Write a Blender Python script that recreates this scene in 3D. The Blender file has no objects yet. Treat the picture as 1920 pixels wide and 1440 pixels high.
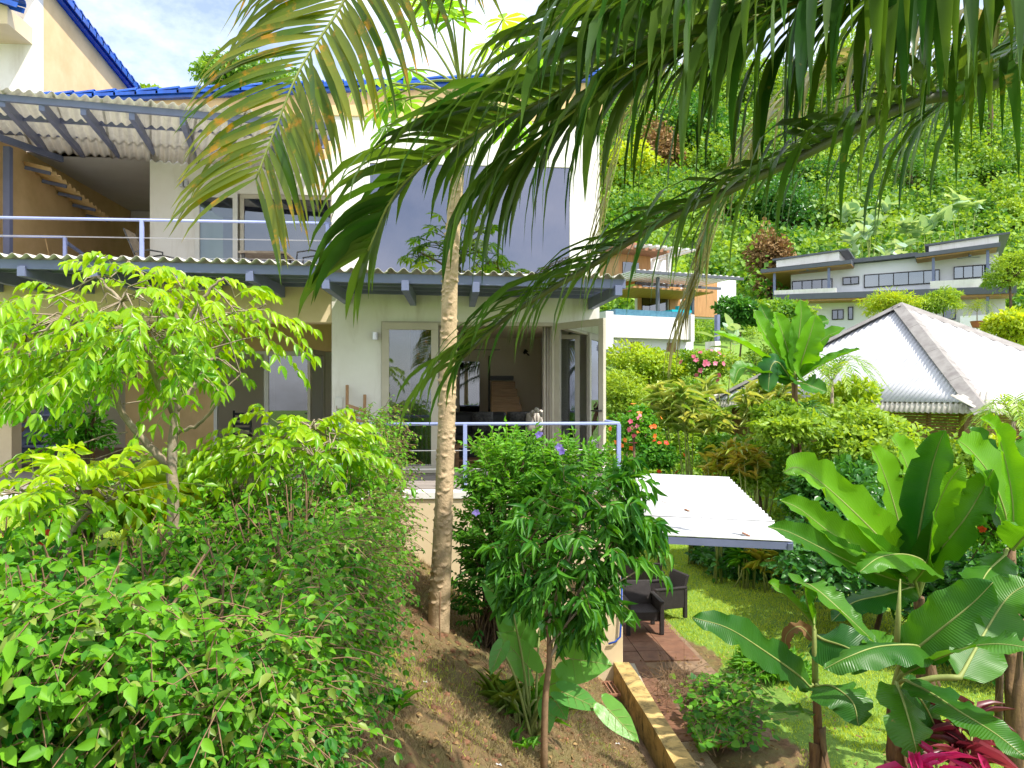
import bpy, math, random
import numpy as np
from mathutils import Vector, Matrix

random.seed(7)
RNG = np.random.default_rng(11)
C = bpy.context.scene.collection
R = math.radians

# ------------------------------------------------------------------ camera
TH = math.atan(110 / 1400.0)
F0, CX0, HY0 = 1400.0, 960.0, 740.0
CAMP = np.array([0.0, 0.0, 4.3])
FW = np.array([math.sin(TH), math.cos(TH), 0.0])
RT = np.array([math.cos(TH), -math.sin(TH), 0.0])
cam_d = bpy.data.cameras.new('camera')
cam = bpy.data.objects.new('camera', cam_d)
C.objects.link(cam)
cam.location = CAMP
cam.rotation_euler = (R(90), 0, -TH)
cam_d.sensor_width = 36
cam_d.lens = F0 / 1920 * 36
cam_d.shift_y = 20 / 1920.0
cam_d.clip_end = 1500
cam_d.clip_start = 0.05
bpy.context.scene.camera = cam

# ------------------------------------------------------------------ light
SUN = Vector((0.42, -0.36, 0.83)).normalized()          # direction towards the sun
sun_d = bpy.data.lights.new('sun', 'SUN')
sun_d.energy = 3.9
sun_d.angle = R(0.6)
sun_d.color = (1.0, 0.95, 0.86)
sun = bpy.data.objects.new('sun', sun_d)
C.objects.link(sun)
sun.rotation_euler = SUN.to_track_quat('Z', 'Y').to_euler()
sun.location = (10, -10, 30)
w = bpy.data.worlds.new('World')
bpy.context.scene.world = w
w.use_nodes = True
nt = w.node_tree
nt.nodes.clear()
sky = nt.nodes.new('ShaderNodeTexSky')
sky.sky_type = 'NISHITA'
sky.sun_disc = False
sky.sun_elevation = math.asin(SUN.z)
sky.sun_rotation = math.atan2(SUN.x, SUN.y)
sky.dust_density = 1.5
tc = nt.nodes.new('ShaderNodeTexCoord')
mp = nt.nodes.new('ShaderNodeMapping')
mp.inputs['Scale'].default_value = (1, 1, 1.7)
mp.inputs['Location'].default_value = (0.45, 0.2, 0.1)
nz = nt.nodes.new('ShaderNodeTexNoise')
nz.inputs['Scale'].default_value = 2.6
nz.inputs['Detail'].default_value = 9
nz.inputs['Roughness'].default_value = 0.62
rp = nt.nodes.new('ShaderNodeValToRGB')
rp.color_ramp.elements[0].position = 0.36
rp.color_ramp.elements[0].color = (0.12, 0.12, 0.12, 1)
rp.color_ramp.elements[1].position = 0.66
rp.color_ramp.elements[1].color = (0.92, 0.92, 0.92, 1)
mx = nt.nodes.new('ShaderNodeMix')
mx.data_type = 'RGBA'
mx.inputs['B'].default_value = (8.2, 8.5, 9.0, 1)
bg = nt.nodes.new('ShaderNodeBackground')
bg.inputs['Strength'].default_value = 0.15
ow = nt.nodes.new('ShaderNodeOutputWorld')
L = nt.links.new
L(tc.outputs['Generated'], mp.inputs['Vector'])
L(mp.outputs['Vector'], nz.inputs['Vector'])
L(nz.outputs['Fac'], rp.inputs['Fac'])
L(rp.outputs['Color'], mx.inputs['Factor'])
L(sky.outputs['Color'], mx.inputs['A'])
L(mx.outputs['Result'], bg.inputs['Color'])
L(bg.outputs['Background'], ow.inputs['Surface'])
vs = bpy.context.scene.view_settings
vs.view_transform = 'Standard'
vs.look = 'None'
vs.exposure = 0.82
vs.gamma = 1
vs.use_curve_mapping = False
cy = bpy.context.scene.cycles
cy.max_bounces = 8
cy.diffuse_bounces = 4
cy.glossy_bounces = 3
cy.transmission_bounces = 6
cy.transparent_max_bounces = 8
cy.caustics_reflective = False
cy.caustics_refractive = False
cy.sample_clamp_indirect = 6

# ------------------------------------------------------------------ where things stand
def ray(px, py):
    return FW + RT * ((px - CX0) / F0) + np.array([0, 0, 1.0]) * ((HY0 - py) / F0)
def W(px, py, d):
    """point at distance d ahead of the viewpoint, in metres"""
    return CAMP + ray(px, py) * d
def onY(px, py, Y):
    r = ray(px, py)
    return CAMP + r * (Y / r[1])
def onX(px, py, X):
    r = ray(px, py)
    return CAMP + r * (X / r[0])
def onZ(px, py, z):
    r = ray(px, py)
    return CAMP + r * ((z - CAMP[2]) / r[2])
def V3(p):
    return np.array([float(p[0]), float(p[1]), float(p[2])])
def nrm(v):
    v = np.asarray(v, float)
    n = np.linalg.norm(v, axis=-1, keepdims=True)
    return v / np.maximum(n, 1e-9)

# ------------------------------------------------------------------ materials
def node_mat(name):
    m = bpy.data.materials.new(name)
    m.use_nodes = True
    nt = m.node_tree
    b = nt.nodes['Principled BSDF']
    return m, nt, b
def noise_fac(nt, scale, detail=5, rough=0.55, lo=0.35, hi=0.65, stretch=None, dist=0.0):
    tc = nt.nodes.new('ShaderNodeTexCoord')
    n = nt.nodes.new('ShaderNodeTexNoise')
    n.inputs['Scale'].default_value = scale
    n.inputs['Detail'].default_value = detail
    n.inputs['Roughness'].default_value = rough
    n.inputs['Distortion'].default_value = dist
    geo = nt.nodes.new('ShaderNodeNewGeometry')
    src = geo.outputs['Position']
    if stretch:
        mp = nt.nodes.new('ShaderNodeMapping')
        mp.inputs['Scale'].default_value = stretch
        nt.links.new(src, mp.inputs['Vector'])
        src = mp.outputs['Vector']
    nt.links.new(src, n.inputs['Vector'])
    mr = nt.nodes.new('ShaderNodeMapRange')
    mr.inputs['From Min'].default_value = lo
    mr.inputs['From Max'].default_value = hi
    nt.links.new(n.outputs['Fac'], mr.inputs['Value'])
    return mr.outputs['Result'], n.outputs['Fac']
def mixc(nt, fac, a, b):
    m = nt.nodes.new('ShaderNodeMix')
    m.data_type = 'RGBA'
    for k, v in (('A', a), ('B', b)):
        if isinstance(v, tuple):
            m.inputs[k].default_value = (*v, 1)
        else:
            nt.links.new(v, m.inputs[k])
    if isinstance(fac, (int, float)):
        m.inputs['Factor'].default_value = fac
    else:
        nt.links.new(fac, m.inputs['Factor'])
    return m.outputs['Result']
def bump(nt, b, h, strength, dist=0.01):
    bp = nt.nodes.new('ShaderNodeBump')
    bp.inputs['Strength'].default_value = strength
    bp.inputs['Distance'].default_value = dist
    nt.links.new(h, bp.inputs['Height'])
    nt.links.new(bp.outputs['Normal'], b.inputs['Normal'])
def surf(name, c1, c2=None, rough=0.8, scale=3.0, bscale=60, bstr=0.3, bdist=0.004, metal=0.0, stretch=None,
         lo=0.35, hi=0.65, c3=None, scale3=0.8, spec=0.4, lo3=0.55, hi3=0.75, stretch3=None):
    m, nt, b = node_mat(name)
    c2 = c2 or tuple(x * 0.88 for x in c1)
    f, _ = noise_fac(nt, scale, 6, 0.6, lo, hi, stretch)
    col = mixc(nt, f, c1, c2)
    if c3:
        f3, _ = noise_fac(nt, scale3, 8, 0.7, lo3, hi3, stretch3, 0.5)
        col = mixc(nt, f3, col, c3)
    nt.links.new(col, b.inputs['Base Color'])
    b.inputs['Roughness'].default_value = rough
    b.inputs['Metallic'].default_value = metal
    b.inputs['Specular IOR Level'].default_value = spec
    if bstr:
        _, h = noise_fac(nt, bscale, 4)
        bump(nt, b, h, bstr, bdist)
    return m
def leaf_mat(name, dark, light, trans=None, tf=0.38, rough=0.42, spec=0.45, vein=0.0, nscale=3.0, vary=0.25, dry=None, dry_lo=0.62):
    """two-sided leaf: colour varies leaf by leaf (tint) and over the plant"""
    m, nt, b = node_mat(name)
    at = nt.nodes.new('ShaderNodeAttribute')
    at.attribute_name = 'tint'
    f2, _ = noise_fac(nt, nscale, 3, 0.5, 0.3, 0.7)
    ad = nt.nodes.new('ShaderNodeMath'); ad.operation = 'MULTIPLY_ADD'
    nt.links.new(f2, ad.inputs[0]); ad.inputs[1].default_value = vary
    nt.links.new(at.outputs['Fac'], ad.inputs[2])
    sb = nt.nodes.new('ShaderNodeMath'); sb.operation = 'SUBTRACT'; sb.use_clamp = True
    nt.links.new(ad.outputs[0], sb.inputs[0]); sb.inputs[1].default_value = vary * 0.5
    col = mixc(nt, sb.outputs[0], dark, light)
    if dry:
        fd, _ = noise_fac(nt, 9.0, 5, 0.65, dry_lo, dry_lo + 0.1)
        col = mixc(nt, fd, col, dry)
    nt.links.new(col, b.inputs['Base Color'])
    b.inputs['Roughness'].default_value = rough
    b.inputs['Specular IOR Level'].default_value = spec
    if vein:
        _, h = noise_fac(nt, 45, 3)
        bump(nt, b, h, vein, 0.004)
    tr = nt.nodes.new('ShaderNodeBsdfTranslucent')
    tm = nt.nodes.new('ShaderNodeMix'); tm.data_type = 'RGBA'; tm.blend_type = 'MULTIPLY'
    tm.inputs['Factor'].default_value = 1.0
    nt.links.new(col, tm.inputs['A'])
    tm.inputs['B'].default_value = (*(trans or (1.9, 1.6, 0.6)), 1)
    nt.links.new(tm.outputs['Result'], tr.inputs['Color'])
    mxs = nt.nodes.new('ShaderNodeMixShader')
    mxs.inputs['Fac'].default_value = tf
    nt.links.new(b.outputs['BSDF'], mxs.inputs[1])
    nt.links.new(tr.outputs['BSDF'], mxs.inputs[2])
    nt.links.new(mxs.outputs['Shader'], nt.nodes['Material Output'].inputs['Surface'])
    return m
def glass_mat(name, tint=(0.8, 0.83, 0.86), refl=0.35, rough=0.01, gcol=(.9, .92, 1.0)):
    m, nt, b = node_mat(name)
    nt.nodes.remove(b)
    g = nt.nodes.new('ShaderNodeBsdfGlossy'); g.inputs['Roughness'].default_value = rough
    g.inputs['Color'].default_value = (*gcol, 1)
    t = nt.nodes.new('ShaderNodeBsdfTransparent'); t.inputs['Color'].default_value = (*tint, 1)
    fr = nt.nodes.new('ShaderNodeFresnel'); fr.inputs['IOR'].default_value = 1.5
    ad = nt.nodes.new('ShaderNodeMath'); ad.operation = 'ADD'; ad.use_clamp = True
    nt.links.new(fr.outputs[0], ad.inputs[0]); ad.inputs[1].default_value = refl
    mxs = nt.nodes.new('ShaderNodeMixShader')
    nt.links.new(ad.outputs[0], mxs.inputs['Fac'])
    nt.links.new(t.outputs[0], mxs.inputs[1]); nt.links.new(g.outputs[0], mxs.inputs[2])
    nt.links.new(mxs.outputs[0], nt.nodes['Material Output'].inputs['Surface'])
    return m

M = {}
M['white'] = surf('white_plaster', (0.80, 0.77, 0.73), (0.72, 0.68, 0.63), 0.85, 1.2, 90, 0.25, c3=(0.46, 0.40, 0.32), scale3=1.5, lo3=0.50, hi3=0.90, stretch3=(1.6, 1.6, .25))
M['cream'] = surf('cream_plaster', (0.74, 0.52, 0.27), (0.62, 0.42, 0.20), 0.85, 1.4, 80, 0.3, c3=(0.44, 0.30, 0.14), scale3=1.0, lo3=0.58, hi3=0.95, stretch3=(1, 1, 0.35))
M['beige'] = surf('beige_plaster', (0.72, 0.58, 0.38), (0.64, 0.50, 0.31), 0.85, 1.6, 80, 0.3, c3=(0.42, 0.33, 0.2), scale3=1.1, lo3=0.6, hi3=0.9, stretch3=(1, 1, 0.3))
M['soffit'] = surf('soffit_paint', (0.62, 0.60, 0.60), (0.55, 0.53, 0.54), 0.9, 1.0, 60, 0.2)
M['inwall'] = surf('inside_plaster', (0.80, 0.74, 0.62), (0.76, 0.69, 0.57), 0.9, 1.0, 60, 0.1)
M['steel'] = surf('blue_grey_painted_steel', (0.17, 0.19, 0.32), (0.14, 0.16, 0.27), 0.5, 3, 40, 0.1)
M['rail'] = surf('pale_blue_rail_paint', (0.33, 0.38, 0.66), (0.27, 0.32, 0.58), 0.4, 3, 40, 0.08)
M['wire'] = surf('steel_wire', (0.6, 0.6, 0.62), None, 0.3, metal=0.8, bstr=0)
M['sheet'] = surf('weathered_roof_sheet', (0.62, 0.58, 0.50), (0.46, 0.43, 0.37), 0.6, 2.5, 30, 0.2, c3=(0.3, 0.26, 0.2), scale3=2.2)
M['wsheet'] = surf('white_roof_sheet', (0.58, 0.58, 0.60), (0.50, 0.50, 0.52), 0.45, 1.5, 30, 0.1, c3=(0.36, 0.34, 0.31), scale3=1.6, lo3=0.52, hi3=0.9, stretch3=(1, .5, 1))
M['fibre'] = surf('translucent_fibre_sheet', (0.68, 0.66, 0.60), (0.52, 0.50, 0.45), 0.6, 2.5, 30, 0.2, c3=(0.34, 0.31, 0.26), scale3=2.2)
M['cap'] = surf('grey_weathered_cap', (0.30, 0.28, 0.26), (0.20, 0.18, 0.17), 0.7, 4, 30, 0.4)
M['tile_blue'] = surf('glazed_blue_tile', (0.012, 0.10, 0.50), (0.01, 0.06, 0.32), 0.22, 6, 30, 0.2, c3=(0.05, 0.05, 0.06), scale3=7, lo3=0.6, hi3=0.7, spec=0.6)
M['alu'] = surf('sandy_aluminium', (0.52, 0.47, 0.38), (0.46, 0.41, 0.33), 0.45, 3, 60, 0.05, metal=0.1)
M['walu'] = surf('white_aluminium', (0.72, 0.70, 0.66), None, 0.45, 3, 60, 0.05)
M['glass'] = glass_mat('door_glass', (0.62, 0.66, 0.66), 0.07)
M['mirror'] = glass_mat('reflective_window_glass', (0.30, 0.31, 0.36), 0.40, gcol=(.40, .40, .48))
M['mirror2'] = glass_mat('pale_window_glass', (0.25, 0.27, 0.28), 0.35, gcol=(.6, .62, .64))
M['darkglass'] = glass_mat('dark_window_glass', (0.25, 0.27, 0.28), 0.12)
M['curtain'] = surf('curtain_fabric', (0.72, 0.66, 0.58), None, 0.95, 4, 200, 0.2)
M['curtain2'] = surf('grey_green_curtain', (0.24, 0.30, 0.27), (0.16, 0.21, 0.19), 0.95, 4, 200, 0.2)
M['black'] = surf('black_metal', (0.02, 0.02, 0.02), None, 0.4, bstr=0)
M['sofa'] = surf('black_leather', (0.022, 0.022, 0.026), (0.012, 0.012, 0.014), 0.45, 8, 60, 0.4)
M['cushion'] = surf('grey_cushion', (0.10, 0.095, 0.09), (0.03, 0.03, 0.03), 0.9, 20, 120, 0.4)
M['wood'] = surf('stained_wood', (0.30, 0.16, 0.07), (0.18, 0.09, 0.035), 0.5, 6, 40, 0.2, stretch=(0.6, 6, 6))
M['stairwood'] = surf('stair_wood', (0.40, 0.24, 0.11), (0.26, 0.15, 0.065), 0.5, 6, 40, 0.2, stretch=(0.6, 6, 6))
M['teak'] = surf('teak', (0.42, 0.24, 0.12), (0.3, 0.16, 0.07), 0.6, 8, 60, 0.2, stretch=(6, 6, 0.8))
M['deck'] = surf('weathered_deck', (0.36, 0.31, 0.28), (0.28, 0.24, 0.21), 0.8, 3, 50, 0.3, stretch=(0.6, 9, 1))
M['concrete'] = surf('mossy_yellow_concrete', (0.60, 0.42, 0.16), (0.46, 0.31, 0.11), 0.9, 5, 70, 0.6, c3=(0.08, 0.065, 0.03), scale3=4.5, lo3=0.47, hi3=0.66)
M['gutter'] = surf('stained_concrete', (0.30, 0.20, 0.12), (0.17, 0.11, 0.07), 0.9, 5, 70, 0.6, c3=(0.07, 0.05, 0.03), scale3=4)
M['pave'] = surf('brown_paving_tile', (0.22, 0.105, 0.06), (0.15, 0.07, 0.042), 0.65, 6, 60, 0.3, c3=(0.30, 0.18, 0.11), scale3=2.5, lo3=0.5, hi3=0.8)
M['gravelly'] = surf('washed_gravel_paving', (0.42, 0.33, 0.22), (0.25, 0.19, 0.12), 0.9, 60, 90, 0.8, 0.01, c3=(0.18, 0.12, 0.08), scale3=3)
M['rattan'] = surf('dark_plastic_rattan', (0.035, 0.027, 0.027), (0.022, 0.017, 0.017), 0.55, 10, 180, 0.9, 0.01)
M['rust'] = surf('rusty_grate', (0.34, 0.16, 0.09), (0.22, 0.11, 0.07), 0.8, 12, 60, 0.4)
M['pot'] = surf('terracotta', (0.42, 0.14, 0.06), None, 0.7, 6, 60, 0.3)
M['blue_pipe'] = surf('blue_hose', (0.03, 0.10, 0.50), None, 0.4, bstr=0)
M['grey_dark'] = surf('dark_grey_fascia', (0.09, 0.10, 0.12), None, 0.5, bstr=0)
M['cedar'] = surf('cedar_ceiling', (0.50, 0.27, 0.11), (0.40, 0.2, 0.08), 0.6, 2, 30, 0.1, stretch=(8, 0.5, 1))
M['hwhite'] = surf('house_white', (0.78, 0.78, 0.80), (0.72, 0.72, 0.75), 0.85, 0.5, 30, 0.1)
M['pool_tile'] = surf('pool_mosaic', (0.07, 0.20, 0.28), (0.04, 0.13, 0.2), 0.3, 8, 40, 0.1)
M['teal'] = surf('teal_fabric', (0.0, 0.36, 0.44), None, 0.8, bstr=0)
M['water'] = surf('pool_water', (0.05, 0.3, 0.36), None, 0.05, bstr=0)
M['bark'] = surf('smooth_bark', (0.34, 0.27, 0.19), (0.22, 0.17, 0.12), 0.85, 9, 60, 0.6, 0.008, c3=(0.5, 0.46, 0.38), scale3=6)
M['papbark'] = surf('papaya_bark', (0.52, 0.38, 0.23), (0.38, 0.27, 0.16), 0.85, 7, 40, 0.9, 0.012, c3=(0.28, 0.21, 0.13), scale3=6)
M['barkdark'] = surf('dark_bark', (0.14, 0.09, 0.055), (0.08, 0.05, 0.03), 0.9, 12, 60, 0.8, 0.01)
M['twig'] = surf('brown_twig', (0.26, 0.155, 0.085), (0.16, 0.10, 0.05), 0.8, 15, 80, 0.3)
M['ntrunk'] = surf('banana_trunk', (0.22, 0.13, 0.06), (0.09, 0.05, 0.03), 0.8, 5, 40, 0.6, 0.01, stretch=(6, 6, 0.7))
M['nstalk'] = surf('banana_stalk', (0.30, 0.34, 0.10), (0.2, 0.24, 0.06), 0.6, 5, 40, 0.2)
M['bamboo'] = surf('split_bamboo', (0.42, 0.24, 0.11), (0.28, 0.15, 0.07), 0.7, 6, 40, 0.3)
M['paper'] = surf('white_litter', (0.75, 0.75, 0.76), None, 0.7, bstr=0)

def add_translucent(m, col, fac):
    nt = m.node_tree; b = nt.nodes['Principled BSDF']; tr = nt.nodes.new('ShaderNodeBsdfTranslucent'); tr.inputs['Color'].default_value = (*col, 1)
    mx_ = nt.nodes.new('ShaderNodeMixShader'); mx_.inputs['Fac'].default_value = fac
    nt.links.new(b.outputs['BSDF'], mx_.inputs[1]); nt.links.new(tr.outputs['BSDF'], mx_.inputs[2]); nt.links.new(mx_.outputs[0], nt.nodes['Material Output'].inputs['Surface'])
add_translucent(M['fibre'], (.8, .78, .72), .38)
# ------------------------------------------------------------------ objects
ORG = {}
def setp(o, label=None, cat=None, group=None, kind=None):
    if label: o['label'] = label
    if cat: o['category'] = cat
    if group: o['group'] = group
    if kind: o['kind'] = kind
    return o
def thing(name, label, cat, loc, group=None):
    o = bpy.data.objects.new(name, None)
    C.objects.link(o)
    o.location = [float(x) for x in loc]
    o.empty_display_size = 0.2
    ORG[o.name] = V3(loc)
    return setp(o, label, cat, group)
def org(o):
    return ORG.get(o.name, np.zeros(3)) if o is not None else np.zeros(3)
def link_mesh(name, me, parent=None, loc=None, mat=None):
    """mesh given in world coordinates"""
    o = bpy.data.objects.new(name, me)
    C.objects.link(o)
    if parent is not None:
        o.parent = parent
        off = org(parent); ORG[o.name] = off
    elif loc is not None:
        off = V3(loc); o.location = off; ORG[o.name] = off
    else:
        off = np.zeros(3)
    if np.any(off != 0):
        me.transform(Matrix.Translation(Vector(-off)))
    if mat is not None:
        me.materials.append(mat)
    return o
def copy_tree(o, parent=None, loc=None):
    c = o.copy(); C.objects.link(c)
    c.parent = parent
    if loc is not None:
        c.location = [float(x) for x in loc]
    for ch in list(o.children):
        copy_tree(ch, c)
    return c

class MB:
    def __init__(s):
        s.v = []; s.f = []
    def poly(s, pts):
        n = len(s.v); s.v += [tuple(map(float, p)) for p in pts]; s.f.append(tuple(range(n, n + len(pts)))); return s
    def box(s, a, b):
        x0, y0, z0 = a; x1, y1, z1 = b
        n = len(s.v)
        s.v += [(x0, y0, z0), (x1, y0, z0), (x1, y1, z0), (x0, y1, z0), (x0, y0, z1), (x1, y0, z1), (x1, y1, z1), (x0, y1, z1)]
        s.f += [tuple(n + i for i in q) for q in ((0, 3, 2, 1), (4, 5, 6, 7), (0, 1, 5, 4), (1, 2, 6, 5), (2, 3, 7, 6), (3, 0, 4, 7))]
        return s
    def prism(s, pts, ext):
        ext = V3(ext); n = len(s.v); k = len(pts)
        P = [V3(p) for p in pts]
        s.v += [tuple(p) for p in P] + [tuple(p + ext) for p in P]
        s.f.append(tuple(range(n + k - 1, n - 1, -1)))
        s.f.append(tuple(range(n + k, n + 2 * k)))
        for i in range(k):
            j = (i + 1) % k
            s.f.append((n + i, n + j, n + k + j, n + k + i))
        return s
    def bar(s, a, b, wd, h, up=(0, 0, 1)):
        a = V3(a); b = V3(b); t = nrm(b - a); sd = nrm(np.cross(t, V3(up))); u = np.cross(sd, t)
        q = [a + sd * wd / 2 * i + u * h / 2 * j for i, j in ((-1, -1), (1, -1), (1, 1), (-1, 1))]
        return s.prism(q, b - a)
    def tube(s, pts, r, n=8, cap=True):
        P = [V3(p) for p in pts]; m = len(P)
        if np.isscalar(r): r = [r] * m
        base = len(s.v)
        t0 = nrm(P[1] - P[0]); ref = np.array([0, 0, 1.0]) if abs(t0[2]) < 0.9 else np.array([1.0, 0, 0])
        sd = nrm(np.cross(t0, ref))
        for i in range(m):
            t = nrm(P[min(i + 1, m - 1)] - P[max(i - 1, 0)])
            sd = nrm(sd - t * np.dot(sd, t)); u = np.cross(t, sd)
            for k in range(n):
                a = 2 * math.pi * k / n
                s.v.append(tuple(P[i] + (sd * math.cos(a) + u * math.sin(a)) * r[i]))
        for i in range(m - 1):
            for k in range(n):
                k2 = (k + 1) % n
                s.f.append((base + i * n + k, base + i * n + k2, base + (i + 1) * n + k2, base + (i + 1) * n + k))
        if cap:
            s.f.append(tuple(base + k for k in range(n - 1, -1, -1)))
            s.f.append(tuple(base + (m - 1) * n + k for k in range(n)))
        return s
    def grid(s, fn, nu, nv):
        base = len(s.v)
        for i in range(nu + 1):
            for j in range(nv + 1):
                s.v.append(tuple(map(float, fn(i / nu, j / nv))))
        for i in range(nu):
            for j in range(nv):
                a = base + i * (nv + 1) + j
                s.f.append((a, a + nv + 1, a + nv + 2, a + 1))
        return s
    def build(s, name, mat, parent=None, loc=None, smooth=False, bevel=0.0, solid=0.0, label=None):
        me = bpy.data.meshes.new(name)
        me.from_pydata(s.v, [], s.f)
        if smooth:
            me.polygons.foreach_set('use_smooth', [True] * len(me.polygons))
        me.update()
        o = link_mesh(name, me, parent, loc, mat)
        if solid:
            md = o.modifiers.new('thickness', 'SOLIDIFY'); md.thickness = solid; md.offset = 0
        if bevel:
            md = o.modifiers.new('soft_edges', 'BEVEL'); md.width = bevel; md.segments = 2; md.limit_method = 'ANGLE'
        if label: o['label'] = label
        return o
def box(name, a, b, mat, parent=None, bevel=0.0, **k):
    return MB().box([min(x, y) for x, y in zip(a, b)], [max(x, y) for x, y in zip(a, b)]).build(name, mat, parent, bevel=bevel, **k)
def catmull(P, n):
    P = [V3(p) for p in P]
    Q = [2 * P[0] - P[1]] + P + [2 * P[-1] - P[-2]]
    out = []
    m = len(P) - 1
    for k in range(n + 1):
        t = k / n * m; i = min(int(t), m - 1); u = t - i
        a, b, c, d = Q[i], Q[i + 1], Q[i + 2], Q[i + 3]
        out.append(0.5 * ((2 * b) + (-a + c) * u + (2 * a - 5 * b + 4 * c - d) * u * u + (-a + 3 * b - 3 * c + d) * u ** 3))
    return np.array(out)

# ------------------------------------------------------------------ leaves in bulk
def tri_mesh(name, V, T, tint=None, smooth=True):
    me = bpy.data.meshes.new(name)
    V = np.ascontiguousarray(V, dtype=np.float32); T = np.ascontiguousarray(T, dtype=np.int32)
    me.vertices.add(len(V)); me.vertices.foreach_set('co', V.ravel())
    me.loops.add(T.size); me.loops.foreach_set('vertex_index', T.ravel())
    me.polygons.add(len(T))
    me.polygons.foreach_set('loop_start', np.arange(0, T.size, 3, dtype=np.int32))
    me.polygons.foreach_set('loop_total', np.full(len(T), 3, dtype=np.int32))
    if smooth:
        me.polygons.foreach_set('use_smooth', np.ones(len(T), dtype=bool))
    me.update(calc_edges=True)
    if tint is not None:
        a = me.attributes.new('tint', 'FLOAT', 'POINT')
        a.data.foreach_set('value', np.ascontiguousarray(tint, dtype=np.float32))
    return me
def leaf_template(stations, fold=0.18, droop=0.18):
    """pointed leaf along +Y, length 1, half widths at the stations as given"""
    V = [(0, 0, 0)]; T = []
    prev = None
    for (t, hw) in stations:
        z = -droop * t * t
        i = len(V)
        V += [(-hw, t, z + fold * hw), (0, t, z), (hw, t, z + fold * hw)]
        if prev is None:
            T += [(0, i + 1, i), (0, i + 2, i + 1)]
        else:
            p = prev
            T += [(p, p + 1, i + 1), (p, i + 1, i), (p + 1, p + 2, i + 2), (p + 1, i + 2, i + 1)]
        prev = i
    k = len(V); V.append((0, 1, -droop))
    T += [(prev, prev + 1, k), (prev + 1, prev + 2, k)]
    return np.array(V, float), np.array(T)
TEMPL = {
    'ovate': leaf_template([(0.2, 0.40), (0.5, 0.5), (0.8, 0.26)], 0.3, 0.2),
    'lance': leaf_template([(0.25, 0.42), (0.55, 0.5), (0.85, 0.22)], 0.3, 0.3),
    'round': leaf_template([(0.1, 0.44), (0.45, 0.52), (0.8, 0.30)], 0.15, 0.12),
    'strap': leaf_template([(0.3, 0.5), (0.65, 0.42), (0.85, 0.22)], 0.4, 0.45),
    'low': (np.array([(0, 0, 0), (0.5, 0.45, 0.1), (0, 1, -0.15), (-0.5, 0.45, 0.1)], float), np.array([(0, 1, 2), (0, 2, 3)])),
    'blade': (np.array([(-0.5, 0, 0), (0.5, 0, 0), (0, 1, -0.2)], float), np.array([(0, 1, 2)])),
}
def lobed(n=7):
    V = [(0, 0, 0)]; T = []
    for k in range(n):
        a = math.radians(-130 + 260 * k / (n - 1)); l = 0.62 if k in (0, n - 1) else (0.85 if k in (1, n - 2) else 1.0)
        d = np.array([math.sin(a), math.cos(a)]); s = np.array([d[1], -d[0]])
        i = len(V)
        for (t, h) in ((0.45, 0.20), (0.72, 0.17)):
            for sg in (-1, 1):
                p = d * l * t + s * h * sg * l * 0.75
                V.append((p[0] * 0.55, p[1] * 0.55, -0.12 * t * l))
            pass
        p = d * l; V.append((p[0] * 0.55, p[1] * 0.55, -0.22 * l))
        T += [(0, i, i + 1), (i, i + 2, i + 3), (i, i + 3, i + 1), (i + 2, i + 4, i + 3)]
    return np.array(V, float), np.array(T)
TEMPL['lobed'] = lobed()
def frames(d, n):
    d = nrm(d); x = nrm(np.cross(d, n)); z = np.cross(x, d)
    return x, d, z
_TM = {}
def shared_leaf(tname, mat, k, nm='leaf'):
    key = (tname, mat.name, k, nm)
    if key not in _TM:
        V, T = TEMPL[tname]
        me = tri_mesh(nm, V, T, np.full(len(V), k / 5.0))
        me.materials.append(mat)
        _TM[key] = me
    return _TM[key]
def leafy(parent, pos, d, n, Ln, Wd, tint, tname, mat, singles=0, name='leaf', stuff='foliage', loc=None, top=None):
    """leaves: the ones that show largest are objects, the rest one joined part"""
    pos = np.asarray(pos, float); x, y, z = frames(d, n)
    Ln = np.broadcast_to(Ln, len(pos)).astype(float); Wd = np.broadcast_to(Wd, len(pos)).astype(float)
    tint = np.clip(np.broadcast_to(tint, len(pos)), 0, 1)
    V, T = TEMPL[tname]
    keep = np.ones(len(pos), bool)
    off = org(parent)
    if singles:
        rel = pos - CAMP; depth = rel @ FW
        px = CX0 + F0 * (rel @ RT) / np.maximum(depth, .1); py = HY0 - F0 * rel[:, 2] / np.maximum(depth, .1)
        vis = (depth > .3) & (px > -20) & (px < 1940) & (py > -20) & (py < 1460)
        score = np.where(vis, (Ln / np.maximum(depth, .3)) * (0.3 + 1.0 / (1 + 1.2 * (depth - depth.min()))), 0)
        idx = np.argsort(-score)[:singles]
        keep[idx] = False
        for i in idx:
            o = bpy.data.objects.new(name, shared_leaf(tname, mat, int(round(tint[i] * 5)), name))
            C.objects.link(o); o.parent = parent
            m = Matrix.Identity(4)
            for r in range(3):
                m[r][0] = x[i, r] * Wd[i]; m[r][1] = y[i, r] * Ln[i]; m[r][2] = z[i, r] * Ln[i]; m[r][3] = pos[i, r] - off[r]
            o.matrix_local = m
    pos = pos[keep]; x = x[keep]; y = y[keep]; z = z[keep]; Ln = Ln[keep]; Wd = Wd[keep]; tint = tint[keep]
    m = len(pos)
    if not m: return None
    W_ = (pos[:, None, :] + V[None, :, 0:1] * (x * Wd[:, None])[:, None, :] + V[None, :, 1:2] * (y * Ln[:, None])[:, None, :]
          + V[None, :, 2:3] * (z * Ln[:, None])[:, None, :]).reshape(-1, 3)
    TT = (T[None] + (np.arange(m) * len(V))[:, None, None]).reshape(-1, 3)
    me = tri_mesh(stuff, W_, TT, np.repeat(tint, len(V)))
    o = link_mesh(stuff, me, parent, loc, mat)
    if parent is not None: o['kind'] = 'stuff'
    return o
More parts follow.
